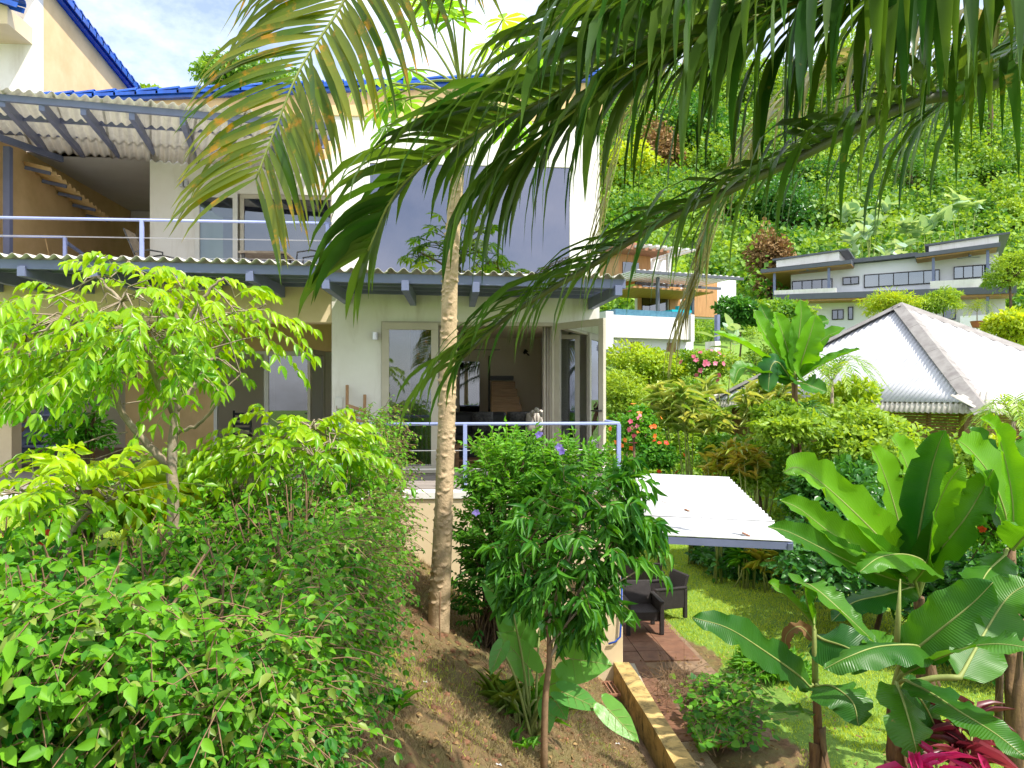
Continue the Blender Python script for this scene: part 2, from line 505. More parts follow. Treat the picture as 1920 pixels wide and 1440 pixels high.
def sticks(parent, p0, p1, r0, r1, mat, name='twigs', stuff=True):
    p0 = np.asarray(p0, float); p1 = np.asarray(p1, float); m = len(p0)
    r0 = np.broadcast_to(r0, m); r1 = np.broadcast_to(r1, m)
    t = nrm(p1 - p0); ref = np.where(np.abs(t[:, 2:3]) < 0.9, np.array([[0, 0, 1.0]]), np.array([[1.0, 0, 0]]))
    s = nrm(np.cross(t, ref)); u = np.cross(t, s)
    Vs = []
    for (p, r) in ((p0, r0), (p1, r1)):
        for k in range(3):
            a = 2 * math.pi * k / 3
            Vs.append(p + (s * math.cos(a) + u * math.sin(a)) * r[:, None])
    V = np.stack(Vs, 1).reshape(-1, 3)
    T0 = np.array([(0, 1, 4), (0, 4, 3), (1, 2, 5), (1, 5, 4), (2, 0, 3), (2, 3, 5)])
    T = (T0[None] + (np.arange(m) * 6)[:, None, None]).reshape(-1, 3)
    o = link_mesh(name, tri_mesh(name, V, T, None), parent, None, mat)
    if stuff: o['kind'] = 'stuff'
    return o
def sprigs(S, D, Ls, K, leafL, ang=55, droop=0.25, rng=RNG, hang=0.0, pair=True, jit=0.25, upn=0.75, tipscale=0.75, t0=0.15, taper=0.0):
    """S starts, D directions, Ls lengths; returns stem segments and leaf arrays"""
    S = np.asarray(S, float); D = nrm(D); n = len(S); Ls = np.broadcast_to(Ls, n).astype(float)
    up = np.array([0, 0, 1.0])
    seg = 4; ts = np.linspace(0, 1, seg + 1)
    pt = lambda t: S[:, None, :] + D[:, None, :] * (Ls[:, None] * t[None])[..., None] - up * (droop * Ls[:, None] * (t[None] ** 2))[..., None]
    P = pt(ts)
    p0 = P[:, :-1].reshape(-1, 3); p1 = P[:, 1:].reshape(-1, 3)
    tk = np.linspace(t0, 1, K)
    Q = pt(tk)
    tan = nrm(D[:, None, :] * np.ones((1, K, 1)) - up * (2 * droop * tk[None])[..., None])
    side = np.cross(tan, up + rng.normal(0, 0.25, (n, 1, 3))); side = nrm(side)
    a = math.radians(ang)
    out = []
    sides = (-1, 1) if pair else (0,)
    for sg in sides:
        if pair:
            dd = tan * math.cos(a) + side * sg * math.sin(a)
        else:
            s2 = side * np.where(np.arange(K) % 2 == 0, 1, -1)[None, :, None]
            dd = tan * math.cos(a) + s2 * math.sin(a)
        dd = nrm(dd + rng.normal(0, jit, dd.shape) - up * hang)
        sc = leafL * (1 - (1 - tipscale) * tk[None]) * rng.uniform(0.7, 1.2, (n, K))
        out.append((Q.reshape(-1, 3), dd.reshape(-1, 3), sc.reshape(-1)))
    # terminal leaf
    dd = nrm(tan[:, -1] - up * hang * 0.7 + rng.normal(0, jit * .6, (n, 3)))
    out.append((Q[:, -1], dd, leafL * tipscale * 1.05 * rng.uniform(.8, 1.2, n)))
    pos = np.concatenate([o[0] for o in out]); dr = np.concatenate([o[1] for o in out]); le = np.concatenate([o[2] for o in out])
    nr = nrm(np.array([[0, 0, upn]]) + rng.normal(0, 0.42, dr.shape) + np.array([[0, -0.25, 0]]))
    rad = np.repeat(Ls, seg)
    return p0, p1, rad, pos, dr, nr, le
def on_shell(n, c, r, rng=RNG, lo=0.55, front=True, zmin=-0.6):
    """points in the outer part of an ellipsoid, more of them near the skin"""
    v = nrm(rng.normal(0, 1, (int(n * 2.2), 3)))
    v = v[v[:, 2] > zmin][:n]
    q = lo + (1 - lo) * rng.random(len(v)) ** 0.6
    return V3(c) + v * q[:, None] * V3(r), v
# ------------------------------------------------------------------ terrain
def sstep(x, a, b):
    t = np.clip((x - a) / (b - a), 0, 1); return t * t * (3 - 2 * t)
def hgt(X, Y):
    X = np.asarray(X, float); Y = np.asarray(Y, float)
    rel_slope = np.clip(2.78 - 0.68 * (X + 1.6), 0.16, 2.78)
    rel_slope = rel_slope - 0.16 * sstep(X, 2.1, 2.35)
    ripple = 0.05 * np.sin(X * 3.1 + Y * 1.3) * np.sin(Y * 2.3 - X) * ((rel_slope > 0.3) & (rel_slope < 2.7))
    near = rel_slope + ripple
    az = X / np.maximum(Y, 1)
    Ys = Y + 6.0 * sstep(az, .36, .56) * (1 - sstep(Y, 24, 36))
    bank = np.interp(Ys, [0, 21.3, 23.4, 27, 32, 40, 50, 60, 112, 150, 400], [0, 0, 2.3, 3.5, 4.7, 7.0, 9.5, 15, 51, 62, 70])
    bumps = 0.7 * np.sin(X * 0.35 + 1) * np.sin(Y * 0.31) * sstep(Y, 24, 34)
    az = X / np.maximum(Y, 1)
    fac = 0.25 + 0.75 * sstep(az, -0.12, 0.16)
    hill = np.maximum(near + (bank + bumps) * fac, near)
    rp_ = np.hypot(X - 14.3, Y - 22.9)
    return np.where(rp_ < 9, np.minimum(hill, 2.3 + 3.5 * sstep(rp_, 5.6, 9)), hill)
def gz(x, y):
    return float(hgt(x, y))

def ground_material():
    m, nt, b = node_mat('red_earth_and_grass')
    f1, h1 = noise_fac(nt, 1.6, 8, 0.7, 0.38, 0.62, None, 0.4)
    f2, h2 = noise_fac(nt, 22, 6, 0.7, 0.35, 0.65)
    earth = mixc(nt, f2, (0.10, 0.042, 0.02), (0.24, 0.125, 0.06))
    dry = mixc(nt, f2, (0.19, 0.125, 0.055), (0.11, 0.07, 0.033))
    e = mixc(nt, f1, earth, dry)
    g = mixc(nt, f2, (0.11, 0.21, 0.025), (0.19, 0.31, 0.04))
    at = nt.nodes.new('ShaderNodeAttribute'); at.attribute_name = 'grassy'
    f3, _ = noise_fac(nt, 3.0, 6, 0.7, 0.4, 0.6)
    ad = nt.nodes.new('ShaderNodeMath'); ad.operation = 'MULTIPLY_ADD'; ad.use_clamp = True
    nt.links.new(f3, ad.inputs[0]); ad.inputs[1].default_value = 0.2
    nt.links.new(at.outputs['Fac'], ad.inputs[2])
    c = mixc(nt, ad.outputs[0], e, g)
    nt.links.new(c, b.inputs['Base Color'])
    b.inputs['Roughness'].default_value = 0.95
    bump(nt, b, h2, 0.8, 0.03)
    return m
def grassy(X, Y):
    lawn_left = (X < -1.7)
    lawn_right = (X > 4.0 + 0.35 * np.sin(Y * 1.7)) | ((X > 2.4) & (Y > 14.2))
    return (lawn_left | lawn_right | (Y > 21)).astype(float)
xs = np.unique(np.concatenate([np.linspace(-220, -20, 30), np.linspace(-20, -3, 40), np.linspace(-3, 6, 150), np.linspace(6, 24, 60), np.linspace(24, 60, 50), np.linspace(60, 260, 30)]))
ys = np.unique(np.concatenate([np.linspace(-40, 2, 20), np.linspace(2, 14, 130), np.linspace(14, 60, 110), np.linspace(60, 130, 60), np.linspace(130, 420, 30)]))
GX, GY = np.meshgrid(xs, ys, indexing='ij')
GZ = hgt(GX, GY)
small = RNG.normal(0, 0.012, GZ.shape) * ((GX > -3) & (GX < 6) & (GY < 14) & (GY > 2))
Vg = np.stack([GX, GY, GZ + small], -1).reshape(-1, 3)
ni, nj = GX.shape
ii, jj = np.meshgrid(np.arange(ni - 1), np.arange(nj - 1), indexing='ij')
a_ = (ii * nj + jj).ravel()
Tg = np.concatenate([np.stack([a_, a_ + nj, a_ + nj + 1], 1), np.stack([a_, a_ + nj + 1, a_ + 1], 1)])
meg = tri_mesh('ground', Vg, Tg)
at = meg.attributes.new('grassy', 'FLOAT', 'POINT')
at.data.foreach_set('value', grassy(GX, GY).ravel().astype(np.float32))
ground = link_mesh('ground', meg, None, None, ground_material())
setp(ground, 'red earth and grass ground sloping down from the lawn to the lower garden', kind='structure')

# ------------------------------------------------------------------ the villa
YD = 10.45      # front edge of the deck
YB = 12.5       # front wall of the projecting room
YR = 16.4       # recessed wall behind the verandas
ZD = 2.95       # deck level
ZU = 6.25       # upper floor level
XL = onY(622, 740, YB)[0]
XR = onY(1124, 740, YB)[0]
villa = thing('villa', 'two storey white and cream villa with blue roof tiles and a railed terrace', 'house', (XL, YB, ZD))
def X_(px, Y): return float(onY(px, 740, Y)[0])
def Z_(py, Y, px=800): return float(onY(px, py, Y)[2])

# deck and its retaining wall
XDR = X_(1168, YD)
deckwall = MB()
deckwall.box((-1.25, YD, -0.3), (XDR, YD + 0.25, ZD - 0.10))
deckwall.box((XDR - 0.25, YD + 0.25, -0.3), (XDR, YB + 6, ZD - 0.10))
deckwall.build('terrace_wall', M['beige'], villa, bevel=0.01)
MB().box((-12.5, YD - 0.03, ZD - 0.10), (XDR + 0.03, YD + 0.28, ZD)).build('terrace_coping', M['white'], villa, bevel=0.008)
MB().box((-12.5, YD + 0.28, ZD - 0.12), (XDR, YR + 0.1, ZD - 0.004)).build('terrace_slab', M['deck'], villa)
for i in range(13):
    y0 = YD + 0.285 + i * 0.135
    MB().box((-12.4, y0, ZD - 0.004), (XDR - 0.005, y0 + 0.128, ZD + 0.016 + 0.002 * (i % 2))).build('plank', M['deck'], villa)
# lower doorway in the terrace wall, at the garden side
MB().box((XDR - 0.75, YD - 0.03, 0.25), (XDR - 0.42, YD - 0.002, 1.75)).build('lower_door', M['darkglass'], villa)
MB().box((XDR - 0.42, YD - 0.04, 0.25), (XDR - 0.37, YD - 0.001, 1.8)).build('lower_door_frame', M['alu'], villa)

# projecting room: front wall with the folding door opening
xo0, xo1 = X_(715, YB), X_(1042, YB)
zt = Z_(603, YB)
wt = 0.2
ztop = Z_(222, YB)
xw0, xw1, zw0, zw1 = X_(685, YB), X_(1076, YB), Z_(520, YB), Z_(300, YB)
fw = MB()
fw.box((XL, YB, ZD), (xo0, YB + wt, zt))
fw.box((xo1, YB, ZD), (XR, YB + wt, zt))
fw.box((XL, YB, zt), (XR, YB + wt, zw0))
fw.box((XL, YB, zw0), (xw0, YB + wt, zw1))
fw.box((xw1, YB, zw0), (XR, YB + wt, zw1))
fw.box((XL, YB, zw1), (XR, YB + wt, ztop))
fw.build('front_wall', M['white'], villa)
sw = MB()
sw.box((XL, YB + wt, ZD), (XL + wt, YR, ztop))
sw.box((XR - wt, YB + wt, ZD - 3), (XR, 14.0, ztop)); sw.box((XR - wt, 16.4, ZD - 3), (XR, YR + 3, ztop)); sw.box((XR - wt, 14.0, ZD - 3), (XR, 16.4, ZD + .6)); sw.box((XR - wt, 14.0, zt), (XR, 16.4, ztop))  # opening in this unseen wall, added to let daylight into the room
sw.build('side_wall', M['white'], villa)
MB().prism([(XL - 0.02, YB - 0.03, ztop), (XR + 0.05, YB - 0.03, ztop), (XR + 0.05, YB - 0.03, ztop + 0.42), (XL - 0.02, YB - 0.03, ztop + 0.16)], (0, 0.3, 0)).build('parapet', M['cream'], villa)
# inside of the room
YI = 19.3
inn = MB()
inn.box((XL + wt, YI, ZD), (XR - wt, YI + 0.2, zt + 0.9))
inn.build('inner_wall', M['inwall'], villa)
MB().box((XL + wt, YB + wt, zt + 0.25), (XR - wt, YI, zt + 0.4)).build('inner_ceiling', M['inwall'], villa)
MB().box((XL + wt, YB - 0.0, ZD - 0.1), (XR - wt, YI, ZD + 0.012)).build('inner_floor', M['wood'], villa)
MB().box((XL + wt, YR, ZD + 0.012), (XL + wt + 0.1, YI, zt + 0.25)).build('inner_wall', M['inwall'], villa)

# upper floor behind the big window
MB().box((XL + wt, YB + wt, ZU - 0.1), (XR - wt, YI, ZU)).build('upper_floor', M['wood'], villa)
MB().box((XL + wt, YI, ZU), (XR - wt, YI + 0.2, ztop)).build('inner_wall', M['inwall'], villa)
MB().box((XL + wt, YB + wt, ztop - 0.12), (XR - wt, YI, ztop - 0.002)).build('flat_roof', M['soffit'], villa)

def framed(name, x0, x1, z0, z1, Y, fr=0.07, mat='alu', pane='glass', mull=(), parent=None, dep=0.07):
    f = MB()
    f.box((x0, Y, z0), (x1, Y + dep, z0 + fr)); f.box((x0, Y, z1 - fr), (x1, Y + dep, z1))
    f.box((x0, Y + 0.001, z0 + fr), (x0 + fr, Y + dep - 0.001, z1 - fr)); f.box((x1 - fr, Y + 0.001, z0 + fr), (x1, Y + dep - 0.001, z1 - fr))
    for m_ in mull:
        f.box((m_ - fr / 2, Y + 0.002, z0 + fr), (m_ + fr / 2, Y + dep - 0.002, z1 - fr))
    o = f.build(name, M[mat], parent, bevel=0.004)
    xs_ = [x0 + fr] + [v for m_ in mull for v in (m_ - fr / 2, m_ + fr / 2)] + [x1 - fr]
    for i in range(0, len(xs_), 2):
        MB().box((xs_[i], Y + dep * 0.4, z0 + fr), (xs_[i + 1], Y + dep * 0.4 + 0.008, z1 - fr)).build('pane', M[pane], o)
    return o
# big upper window
framed('window', xw0, xw1, zw0, zw1, YB - 0.02, 0.075, 'walu', 'mirror', (), villa)
cw = MB()
cw.grid(lambda u, v: (xw0 + (xw1 - xw0) * u, YB + 0.45 + 0.05 * math.sin(u * 90), zw0 - 0.2 + (zw1 - zw0 + .3) * v), 160, 2)
cw.build('window_curtain', M['soffit'], villa, smooth=True)
# folding glass door of the lower room
fl = MB()
fl.box((xo0, YB - 0.01, zt - 0.06), (xo1, YB + 0.12, zt)); fl.box((xo0, YB, ZD + 0.012), (xo1, YB + 0.12, ZD + 0.10))
fl.box((xo0, YB, ZD + 0.1), (xo0 + 0.06, YB + 0.12, zt - 0.06)); fl.box((xo1 - 0.06, YB, ZD + 0.1), (xo1, YB + 0.12, zt - 0.06))
fl.build('door_frame', M['alu'], villa, bevel=0.004)
xl1 = X_(822, YB)
lf = framed('door_leaf', xo0 + 0.01, xl1, ZD + 0.05, zt - 0.02, YB - 0.05, 0.12, 'alu', 'glass', (), villa)
hb = MB(); hz = Z_(772, YB)
hb.bar((xo0 + 0.07, YB - 0.10, hz), (xo0 + 0.24, YB - 0.10, hz), 0.025, 0.025); hb.bar((xo0 + 0.08, YB - 0.10, hz), (xo0 + 0.08, YB - 0.05, hz), 0.03, 0.03)
hb.build('door_handle', M['black'], lf)
MB().box((xo0 + 0.055, YB - 0.062, hz - 0.16), (xo0 + 0.085, YB - 0.05, hz - 0.04)).build('key_plate', M['black'], lf)
def open_leaf(name, xh, Yh, ang, wd, z0, z1, parent, fr=0.1, mat='alu', pane='glass'):
    """a door leaf swung open about a vertical hinge"""
    d = V3((math.cos(ang), math.sin(ang), 0)); nn = V3((-d[1], d[0], 0))
    P = lambda s, z: V3((xh, Yh, 0)) + d * s + V3((0, 0, z))
    o = None; b = MB()
    for (s0, s1, a0, a1) in ((0, wd, z0, z0 + fr), (0, wd, z1 - fr, z1), (0, fr, z0 + fr, z1 - fr), (wd - fr, wd, z0 + fr, z1 - fr)):
        b.prism([P(s0, a0), P(s1, a0), P(s1, a1), P(s0, a1)], nn * 0.06)
    o = b.build(name, M[mat], parent, bevel=0.004)
    g = MB(); g.prism([P(fr, z0 + fr) + nn * .026, P(wd - fr, z0 + fr) + nn * .026, P(wd - fr, z1 - fr) + nn * .026, P(fr, z1 - fr) + nn * .026], nn * 0.008)
    g.build('pane', M[pane], o)
    h = MB(); q = P(wd - 0.05, (z0 + z1) / 2 - 0.2); h.bar(q - nn * 0.06, q - nn * 0.06 - d * 0.16, 0.022, 0.022); h.bar(q - nn * .06, q, 0.03, 0.03)
    h.build('door_handle', M['black'], o)
    return o
open_leaf('door_leaf', xo1 - 0.02, YB - 0.02, R(-58), 1.18, ZD + 0.05, zt - 0.02, villa, 0.11)
open_leaf('door_leaf', xl1 + 0.06, YB + 0.14, R(75), 0.9, ZD + 0.05, zt - 0.05, villa, 0.09)
# wall lamp beside the door and a small white socket box
for (px, py) in ((704, 631),):
    c = onY(px, py, YB)
    MB().tube([c + V3((0, -0.09, -0.06)), c + V3((0, -0.09, 0.06))], 0.05, 12).box((c[0] - .03, c[1] - .08, c[2] - .03), (c[0] + .03, c[1], c[2] + .03)).build('wall_lamp', M['wire'], villa)
c = onY(636, 755, YB); MB().box((c[0] - .06, YB - 0.04, c[2] - .09), (c[0] + .06, YB, c[2] + .09)).build('socket_box', M['walu'], villa, bevel=0.006)

# curtains
def curtain(px0, px1, Y, z0, z1, mat, name='curtain', parent=None, waves=7, amp=0.04):
    x0, x1 = X_(px0, Y), X_(px1, Y)
    b = MB(); b.grid(lambda u, v: (x0 + (x1 - x0) * u, Y + amp * math.sin(u * waves * 6.283) * (1.2 - .4 * v) + .02 * math.sin(u * 31), z0 + (z1 - z0) * v), waves * 8, 3)
    return b.build(name, M[mat], parent, smooth=True, solid=0.006)
curtain(770, 824, YB + 0.35, ZD + 0.05, zt, 'curtain2', parent=villa, waves=7)
curtain(1018, 1040, YB + 0.32, ZD + 0.04, zt + 0.02, 'curtain', parent=villa, waves=4)
curtain(1056, 1092, YB + 0.35, ZD + 0.04, zt, 'curtain', parent=villa, waves=6)

# interior stair with timber risers
xs0, xs1 = X_(918, 16.9), X_(996, 16.9)
for k in range(9):
    ys_ = 16.3 + k * 0.27; zs_ = ZD + 0.012 + k * 0.185
    MB().box((xs0 + 0.015 * k, ys_, ZD + 0.012), (xs1 - 0.03 * k, ys_ + 0.275, zs_ + 0.185)).build('step', M['stairwood'], villa, bevel=0.006)
MB().box((xs0 + 0.1, 18.75, ZD + 9 * .185 + .04), (xs1 - 0.25, 18.82, ZD + 9 * .185 + 0.16)).build('stair_rail', M['black'], villa)
MB().bar((xs0 - 0.04, 16.3, ZD + 1.0), (xs0 + 0.08, 18.7, ZD + 2.3), 0.05, 0.06).bar((xs0 - 0.04, 16.3, ZD), (xs0 - 0.04, 16.3, ZD + 1.03), 0.05, 0.05).build('stair_rail', M['black'], villa)
# framed inner door to the left of the stair, window light in it
idr = MB(); xa, xb = X_(862, 19.2), X_(899, 19.2)
idr.box((xa, 19.2, ZD), (xb, 19.29, ZD + 2.2)); idr.build('inner_door', M['darkglass'], villa)

# main roof wall and blue tiles behind
xg0, xg1 = X_(60, YR), X_(1100, YR)
def rake_z(px): return Z_(205 - (px - 100) * 0.0695, YR)
zc = Z_(303, YR)
XS = X_(281, YR)
MB().prism([(xg0, YR, zc), (xg1, YR, zc), (xg1, YR, rake_z(1150) - 0.1), (xg0, YR, rake_z(60) - 0.1)], (0, 0.25, 0)).build('gable_wall', M['cream'], villa)
MB().prism([(xg0, YR - 0.12, rake_z(60) - 0.14), (xg1 + .2, YR - 0.12, rake_z(1150) - 0.14), (xg1 + .2, YR - 0.12, rake_z(1150) - 0.05), (xg0, YR - 0.12, rake_z(60) - 0.05)], (0, 12, -0.02)).build('roof_deck', M['tile_blue'], villa)
def roof_tile(p0, p1, rad, parent, lift=0.03):
    p0 = V3(p0); p1 = V3(p1); t = nrm(p1 - p0); sd = nrm(np.cross(t, (0, 0, 1.0))); u = np.cross(sd, t)
    b = MB(); n = 7
    ring = lambda p, r, o: [p + u * o + sd * r * math.cos(a) + u * r * 0.8 * math.sin(a) for a in [math.pi * k / (n - 1) for k in range(n)]]
    A = ring(p0, rad * 1.12, lift); B = ring(p1, rad * 0.92, 0)
    A2 = ring(p0, rad * 1.12 - .018, lift); B2 = ring(p1, rad * .92 - .018, 0)
    base = len(b.v); b.v += [tuple(x) for x in A + B + A2 + B2]
    for k in range(n - 1):
        b.f.append((base + k, base + k + 1, base + n + k + 1, base + n + k))
        b.f.append((base + 2 * n + k + 1, base + 2 * n + k, base + 3 * n + k, base + 3 * n + k + 1))
        b.f.append((base + k + 1, base + k, base + 2 * n + k, base + 2 * n + k + 1))
    b.f.append((base, base + n, base + 3 * n, base + 2 * n)); b.f.append((base + n - 1, base + 3 * n - 1, base + 4 * n - 1, base + 2 * n - 1))
    # skirt that hangs over the verge
    q = [p0 + sd * rad, p1 + sd * rad, p1 + sd * rad - u * rad * .8, p0 + sd * rad - u * rad * .8]
    b.prism(q, -sd * 0.02)
    q = [p0 - sd * rad, p1 - sd * rad, p1 - sd * rad - u * rad * .8, p0 - sd * rad - u * rad * .8]
    b.prism(q, sd * 0.02)
    return b.build('tile', M['tile_blue'], parent, smooth=False)
nt_ = 28
for k in range(nt_):
    x0 = xg0 + (xg1 + .25 - xg0) * k / nt_; x1 = xg0 + (xg1 + .25 - xg0) * (k + 1) / nt_
    za = rake_z(60) + (rake_z(1150) - rake_z(60)) * (x0 - xg0) / (xg1 - xg0); zb = rake_z(60) + (rake_z(1150) - rake_z(60)) * (x1 - xg0) / (xg1 - xg0)
    roof_tile((x1 + 0.04, YR - 0.1, zb), (x0, YR - 0.1, za), 0.085, villa)

# recessed upper wall with sliding door
ur = MB()
ux0, ux1 = X_(366, YR), X_(627, YR); uzt = Z_(370, YR)
ur.box((XS, YR, ZU - .3), (ux0, YR + 0.2, zc)); ur.box((ux0, YR, uzt), (XL + 0.3, YR + 0.2, zc)); ur.box((ux1, YR, ZU - .3), (XL + .3, YR + .2, uzt))
ur.box((XS, YR + .2, ZU - .3), (XS + .2, YR + 5, zc))
ur.build('recessed_wall', M['white'], villa)
framed('sliding_door', ux0, X_(446, YR), ZU, uzt, YR - 0.04, 0.10, 'walu', 'glass', (), villa)
framed('sliding_door', X_(448, YR), ux1, ZU, uzt, YR + 0.05, 0.09, 'alu', 'darkglass', (), villa)
MB().box((ux0 - .2, YR + 2.6, ZU - .1), (ux1 + .5, YR + 2.8, zc)).box((ux0 - .3, YR + .3, uzt + .1), (ux1 + .3, YR + 2.7, uzt + .2)).build('inner_wall', M['inwall'], villa)
c = onY(347, 345, YR)
lm = MB(); lm.box((c[0] - .08, YR - .12, c[2] - .08), (c[0] - .01, YR, c[2] + .08)); lm.box((c[0] + .01, YR - .10, c[2] - .07), (c[0] + .08, YR, c[2] + .07)); lm.build('wall_lamp', M['wire'], villa)
# passage, soffit and tall side wall
XW = YR * (50 - 850) / 1400 * (onY(50, 740, YR)[0] / (YR * (50 - 850) / 1400))
ycn = None
MB().box((XW - 0.2, YR, zc), (XS, YR + 6, zc + 0.25)).build('soffit', M['soffit'], villa)
YBK = 21.8
pw = MB(); pw.box((XW, YBK, ZU - .3), (XS, YBK + .2, zc)); pw.build('passage_wall', M['beige'], villa)
c = onY(262, 402, YBK - .4); MB().box((c[0] - .25, YBK - .4, c[2] - .12), (c[0] + .3, YBK - .001, c[2] + .1)).build('air_conditioner', M['walu'], villa, bevel=.02)
# floor slab and beam of the upper veranda
MB().box((XW - 4, YB + 0.15, ZU - 0.22), (XL, YR, ZU)).box((XW - 4, YR, ZU - .22), (XS, YBK, ZU - .01)).build('veranda_slab', M['soffit'], villa)
MB().box((XW - 4, YB + 0.02, Z_(606, YB)), (XL - 0.002, YB + 0.32, Z_(532, YB))).build('veranda_beam', M['beige'], villa, bevel=.01)
# lower recessed wall
lz = Z_(660, YR); lx0, lx1, lx2 = X_(402, YR), X_(496, YR), X_(592, YR)
lw = MB()
lw.box((XW - 4, YR, ZD), (X_(40, YR), YR + .2, ZU - .22)); lw.box((X_(235, YR), YR, ZD), (lx0, YR + .2, ZU - .22)); lw.box((X_(40, YR), YR, Z_(610, YR)), (X_(235, YR), YR + .2, ZU - .22))
lw.box((lx0, YR, lz), (XL, YR + .2, ZU - .22))
lw.build('lower_wall', M['cream'], villa)
MB().box((XW - 4, YR + 3.4, ZD - .1), (XL, YR + 3.6, ZU)).build('inner_wall', M['inwall'], villa)
MB().box((XW - 4, YR + .2, ZD - .1), (XL + .1, YR + 3.4, ZD)).build('inner_floor', M['wood'], villa)
MB().box((lx1 + .1, YR + 0.5, ZD), (lx2 - .1, YR + 0.56, lz)).build('black_panel', M['black'], villa)  # flat black panel standing behind the sliding door glass
fr_ = MB(); fr_.box((lx0, YR - .05, ZD), (lx0 + .07, YR + .05, lz)); fr_.box((lx0, YR - .05, lz - .07), (lx1, YR + .05, lz)); fr_.build('door_frame', M['walu'], villa)
framed('sliding_door', lx1, lx2, ZD, lz, YR - 0.06, 0.10, 'walu', 'darkglass', (), villa)
open_leaf('door_leaf', X_(606, YR), YR - 0.05, R(-100), 0.9, ZD + .05, lz, villa, 0.1)
# side wall facing the veranda, with its tall upper block
sv = MB()
sv.box((XW - 0.3, YB + .35, ZU), (XW, YBK, zc - .005))
sv.build('veranda_side_wall', M['cream'], villa)
ytc = (XW) / (onX(67, 740, XW)[0]) * onX(67, 740, XW)[1]
p_a = onX(105, 0, XW); p_b = onX(257, 187, XW)
sl = (p_b[2] - p_a[2]) / (p_b[1] - p_a[1])
zr = lambda y: p_a[2] + sl * (y - p_a[1])
MB().prism([(XW, ytc + .3, zc + .26), (XW, p_b[1] + 4, zc + .26), (XW, p_b[1] + 4, zr(p_b[1] + 4)), (XW, ytc + .3, zr(ytc + .3))], (-0.3, 0, 0)).build('tower_side_wall', M['cream'], villa)
MB().prism([(XW, ytc, zc + .26), (XW - 7, ytc, zc + .26), (XW - 7, ytc, zr(ytc)), (XW, ytc, zr(ytc))], (0, .3, 0)).build('tower_front_wall', M['white'], villa)
MB().prism([(XW + .12, ytc - .6, zr(ytc - .6) + .02), (XW + .12, p_b[1] + 4, zr(p_b[1] + 4) + .02), (XW - 7, p_b[1] + 4, zr(p_b[1] + 4) + .02), (XW - 7, ytc - .6, zr(ytc - .6) + .02)], (0, 0, .1)).build('tower_roof', M['tile_blue'], villa)
nT = 20
for k in range(nT):
    y0 = ytc - .6 + (p_b[1] + 1.2 - ytc + .6) * k / nT; y1 = ytc - .6 + (p_b[1] + 1.2 - ytc + .6) * (k + 1) / nT
    roof_tile((XW + .1, y0, zr(y0) + .1), (XW + .1, y1 + .04, zr(y1) + .1), 0.15, villa)
# the eave of the tower's front wing at the top left corner
ee = onY(14, 35, ytc - .9)
MB().prism([(ee[0] - 4, ytc - .9, ee[2] - .15), (ee[0], ytc - .9, ee[2] - .1), (ee[0], ytc - .9, ee[2] + .25), (ee[0] - 4, ytc - .9, ee[2] + 1.6)], (0, .9, 0)).build('tower_eave', M['beige'], villa)
for k in range(5):
    roof_tile((ee[0] + .3 - .42 * k, ytc - .95, ee[2] + .25 + .13 * k), (ee[0] - .14 - .42 * k, ytc - .95, ee[2] + .38 + .13 * k), .13, villa)

# ------------------------------------------------------------------ corrugated canopies
def corrugated(name, P00, P10, P01, mat, parent, period=0.177, amp=0.03, nv=1, sheets=1, lap=0.04):
    """waves run across P00-P10; ribs run P00-P01. One object for each sheet."""
    P00, P10, P01 = V3(P00), V3(P10), V3(P01)
    Lx = np.linalg.norm(P10 - P00); e = (P10 - P00) / Lx; f = P01 - P00; n = nrm(np.cross(e, f))
    if n[2] < 0: n = -n
    out = []
    for s in range(sheets):
        a = Lx * s / sheets; b_ = Lx * (s + 1) / sheets + (lap if s < sheets - 1 else 0)
        m = max(6, int((b_ - a) / period * 8))
        us = np.linspace(a, b_, m + 1)
        jit = random.uniform(-.006, .006) + 0.004 * (s % 2)
        rows = []
        ex = random.uniform(-.015, .03)
        for j in range(nv + 1):
            v = j / nv
            base = P00[None] + e[None] * us[:, None] + f[None] * v - (nrm(f) * ex if j == 0 else 0)
            rows.append(base + n[None] * (amp * np.sin(us / period * 2 * math.pi) + jit)[:, None])
        Vv = np.stack(rows, 1).reshape(-1, 3)
        i_, j_ = np.meshgrid(np.arange(m), np.arange(nv), indexing='ij'); q = (i_ * (nv + 1) + j_).ravel()
        T = np.concatenate([np.stack([q, q + nv + 1, q + nv + 2], 1), np.stack([q, q + nv + 2, q + 1], 1)])
        o = link_mesh(name, tri_mesh(name, Vv, T), parent, None, mat)
        md = o.modifiers.new('thickness', 'SOLIDIFY'); md.thickness = 0.005
        out.append(o)
    return out
# upper pergola over the veranda
perg = thing('pergola', 'slatted blue steel pergola with grey corrugated sheets over the upper veranda', 'pergola', (X_(300, 13.1), 13.1, 9.0))
YF = 13.1
zpf = lambda x: Z_(214, YF) + (x - X_(0, YF)) * ((Z_(238, YF) - Z_(214, YF)) / (X_(342, YF) - X_(0, YF)))
zpb = Z_(303, YR) - .02
fx = [-180, -80, 4, 78, 156, 247, 342, 432, 520, 606]
bx_ = [-90, 0, 93, 157, 226, 296, 369, 440, 512, 584]
FT = [V3((X_(a, YF), YF, zpf(X_(a, YF)))) for a in fx]
BT = [V3((X_(a, YR), YR - 0.02, zpb)) for a in bx_]
for a, b in zip(FT, BT):
    MB().bar(a, b, 0.09, 0.16).build('rafter', M['steel'], perg, bevel=.004)
for t in (0.0, 0.34, 0.66, 0.97):
    a = FT[0] * (1 - t) + BT[0] * t; b = FT[-1] * (1 - t) + BT[-1] * t
    MB().bar(a + V3((-1.5, 0, .13)), b + V3((.25, 0, .13)), 0.07, 0.11).build('purlin', M['steel'], perg)
up_ = V3((0, 0, .225))
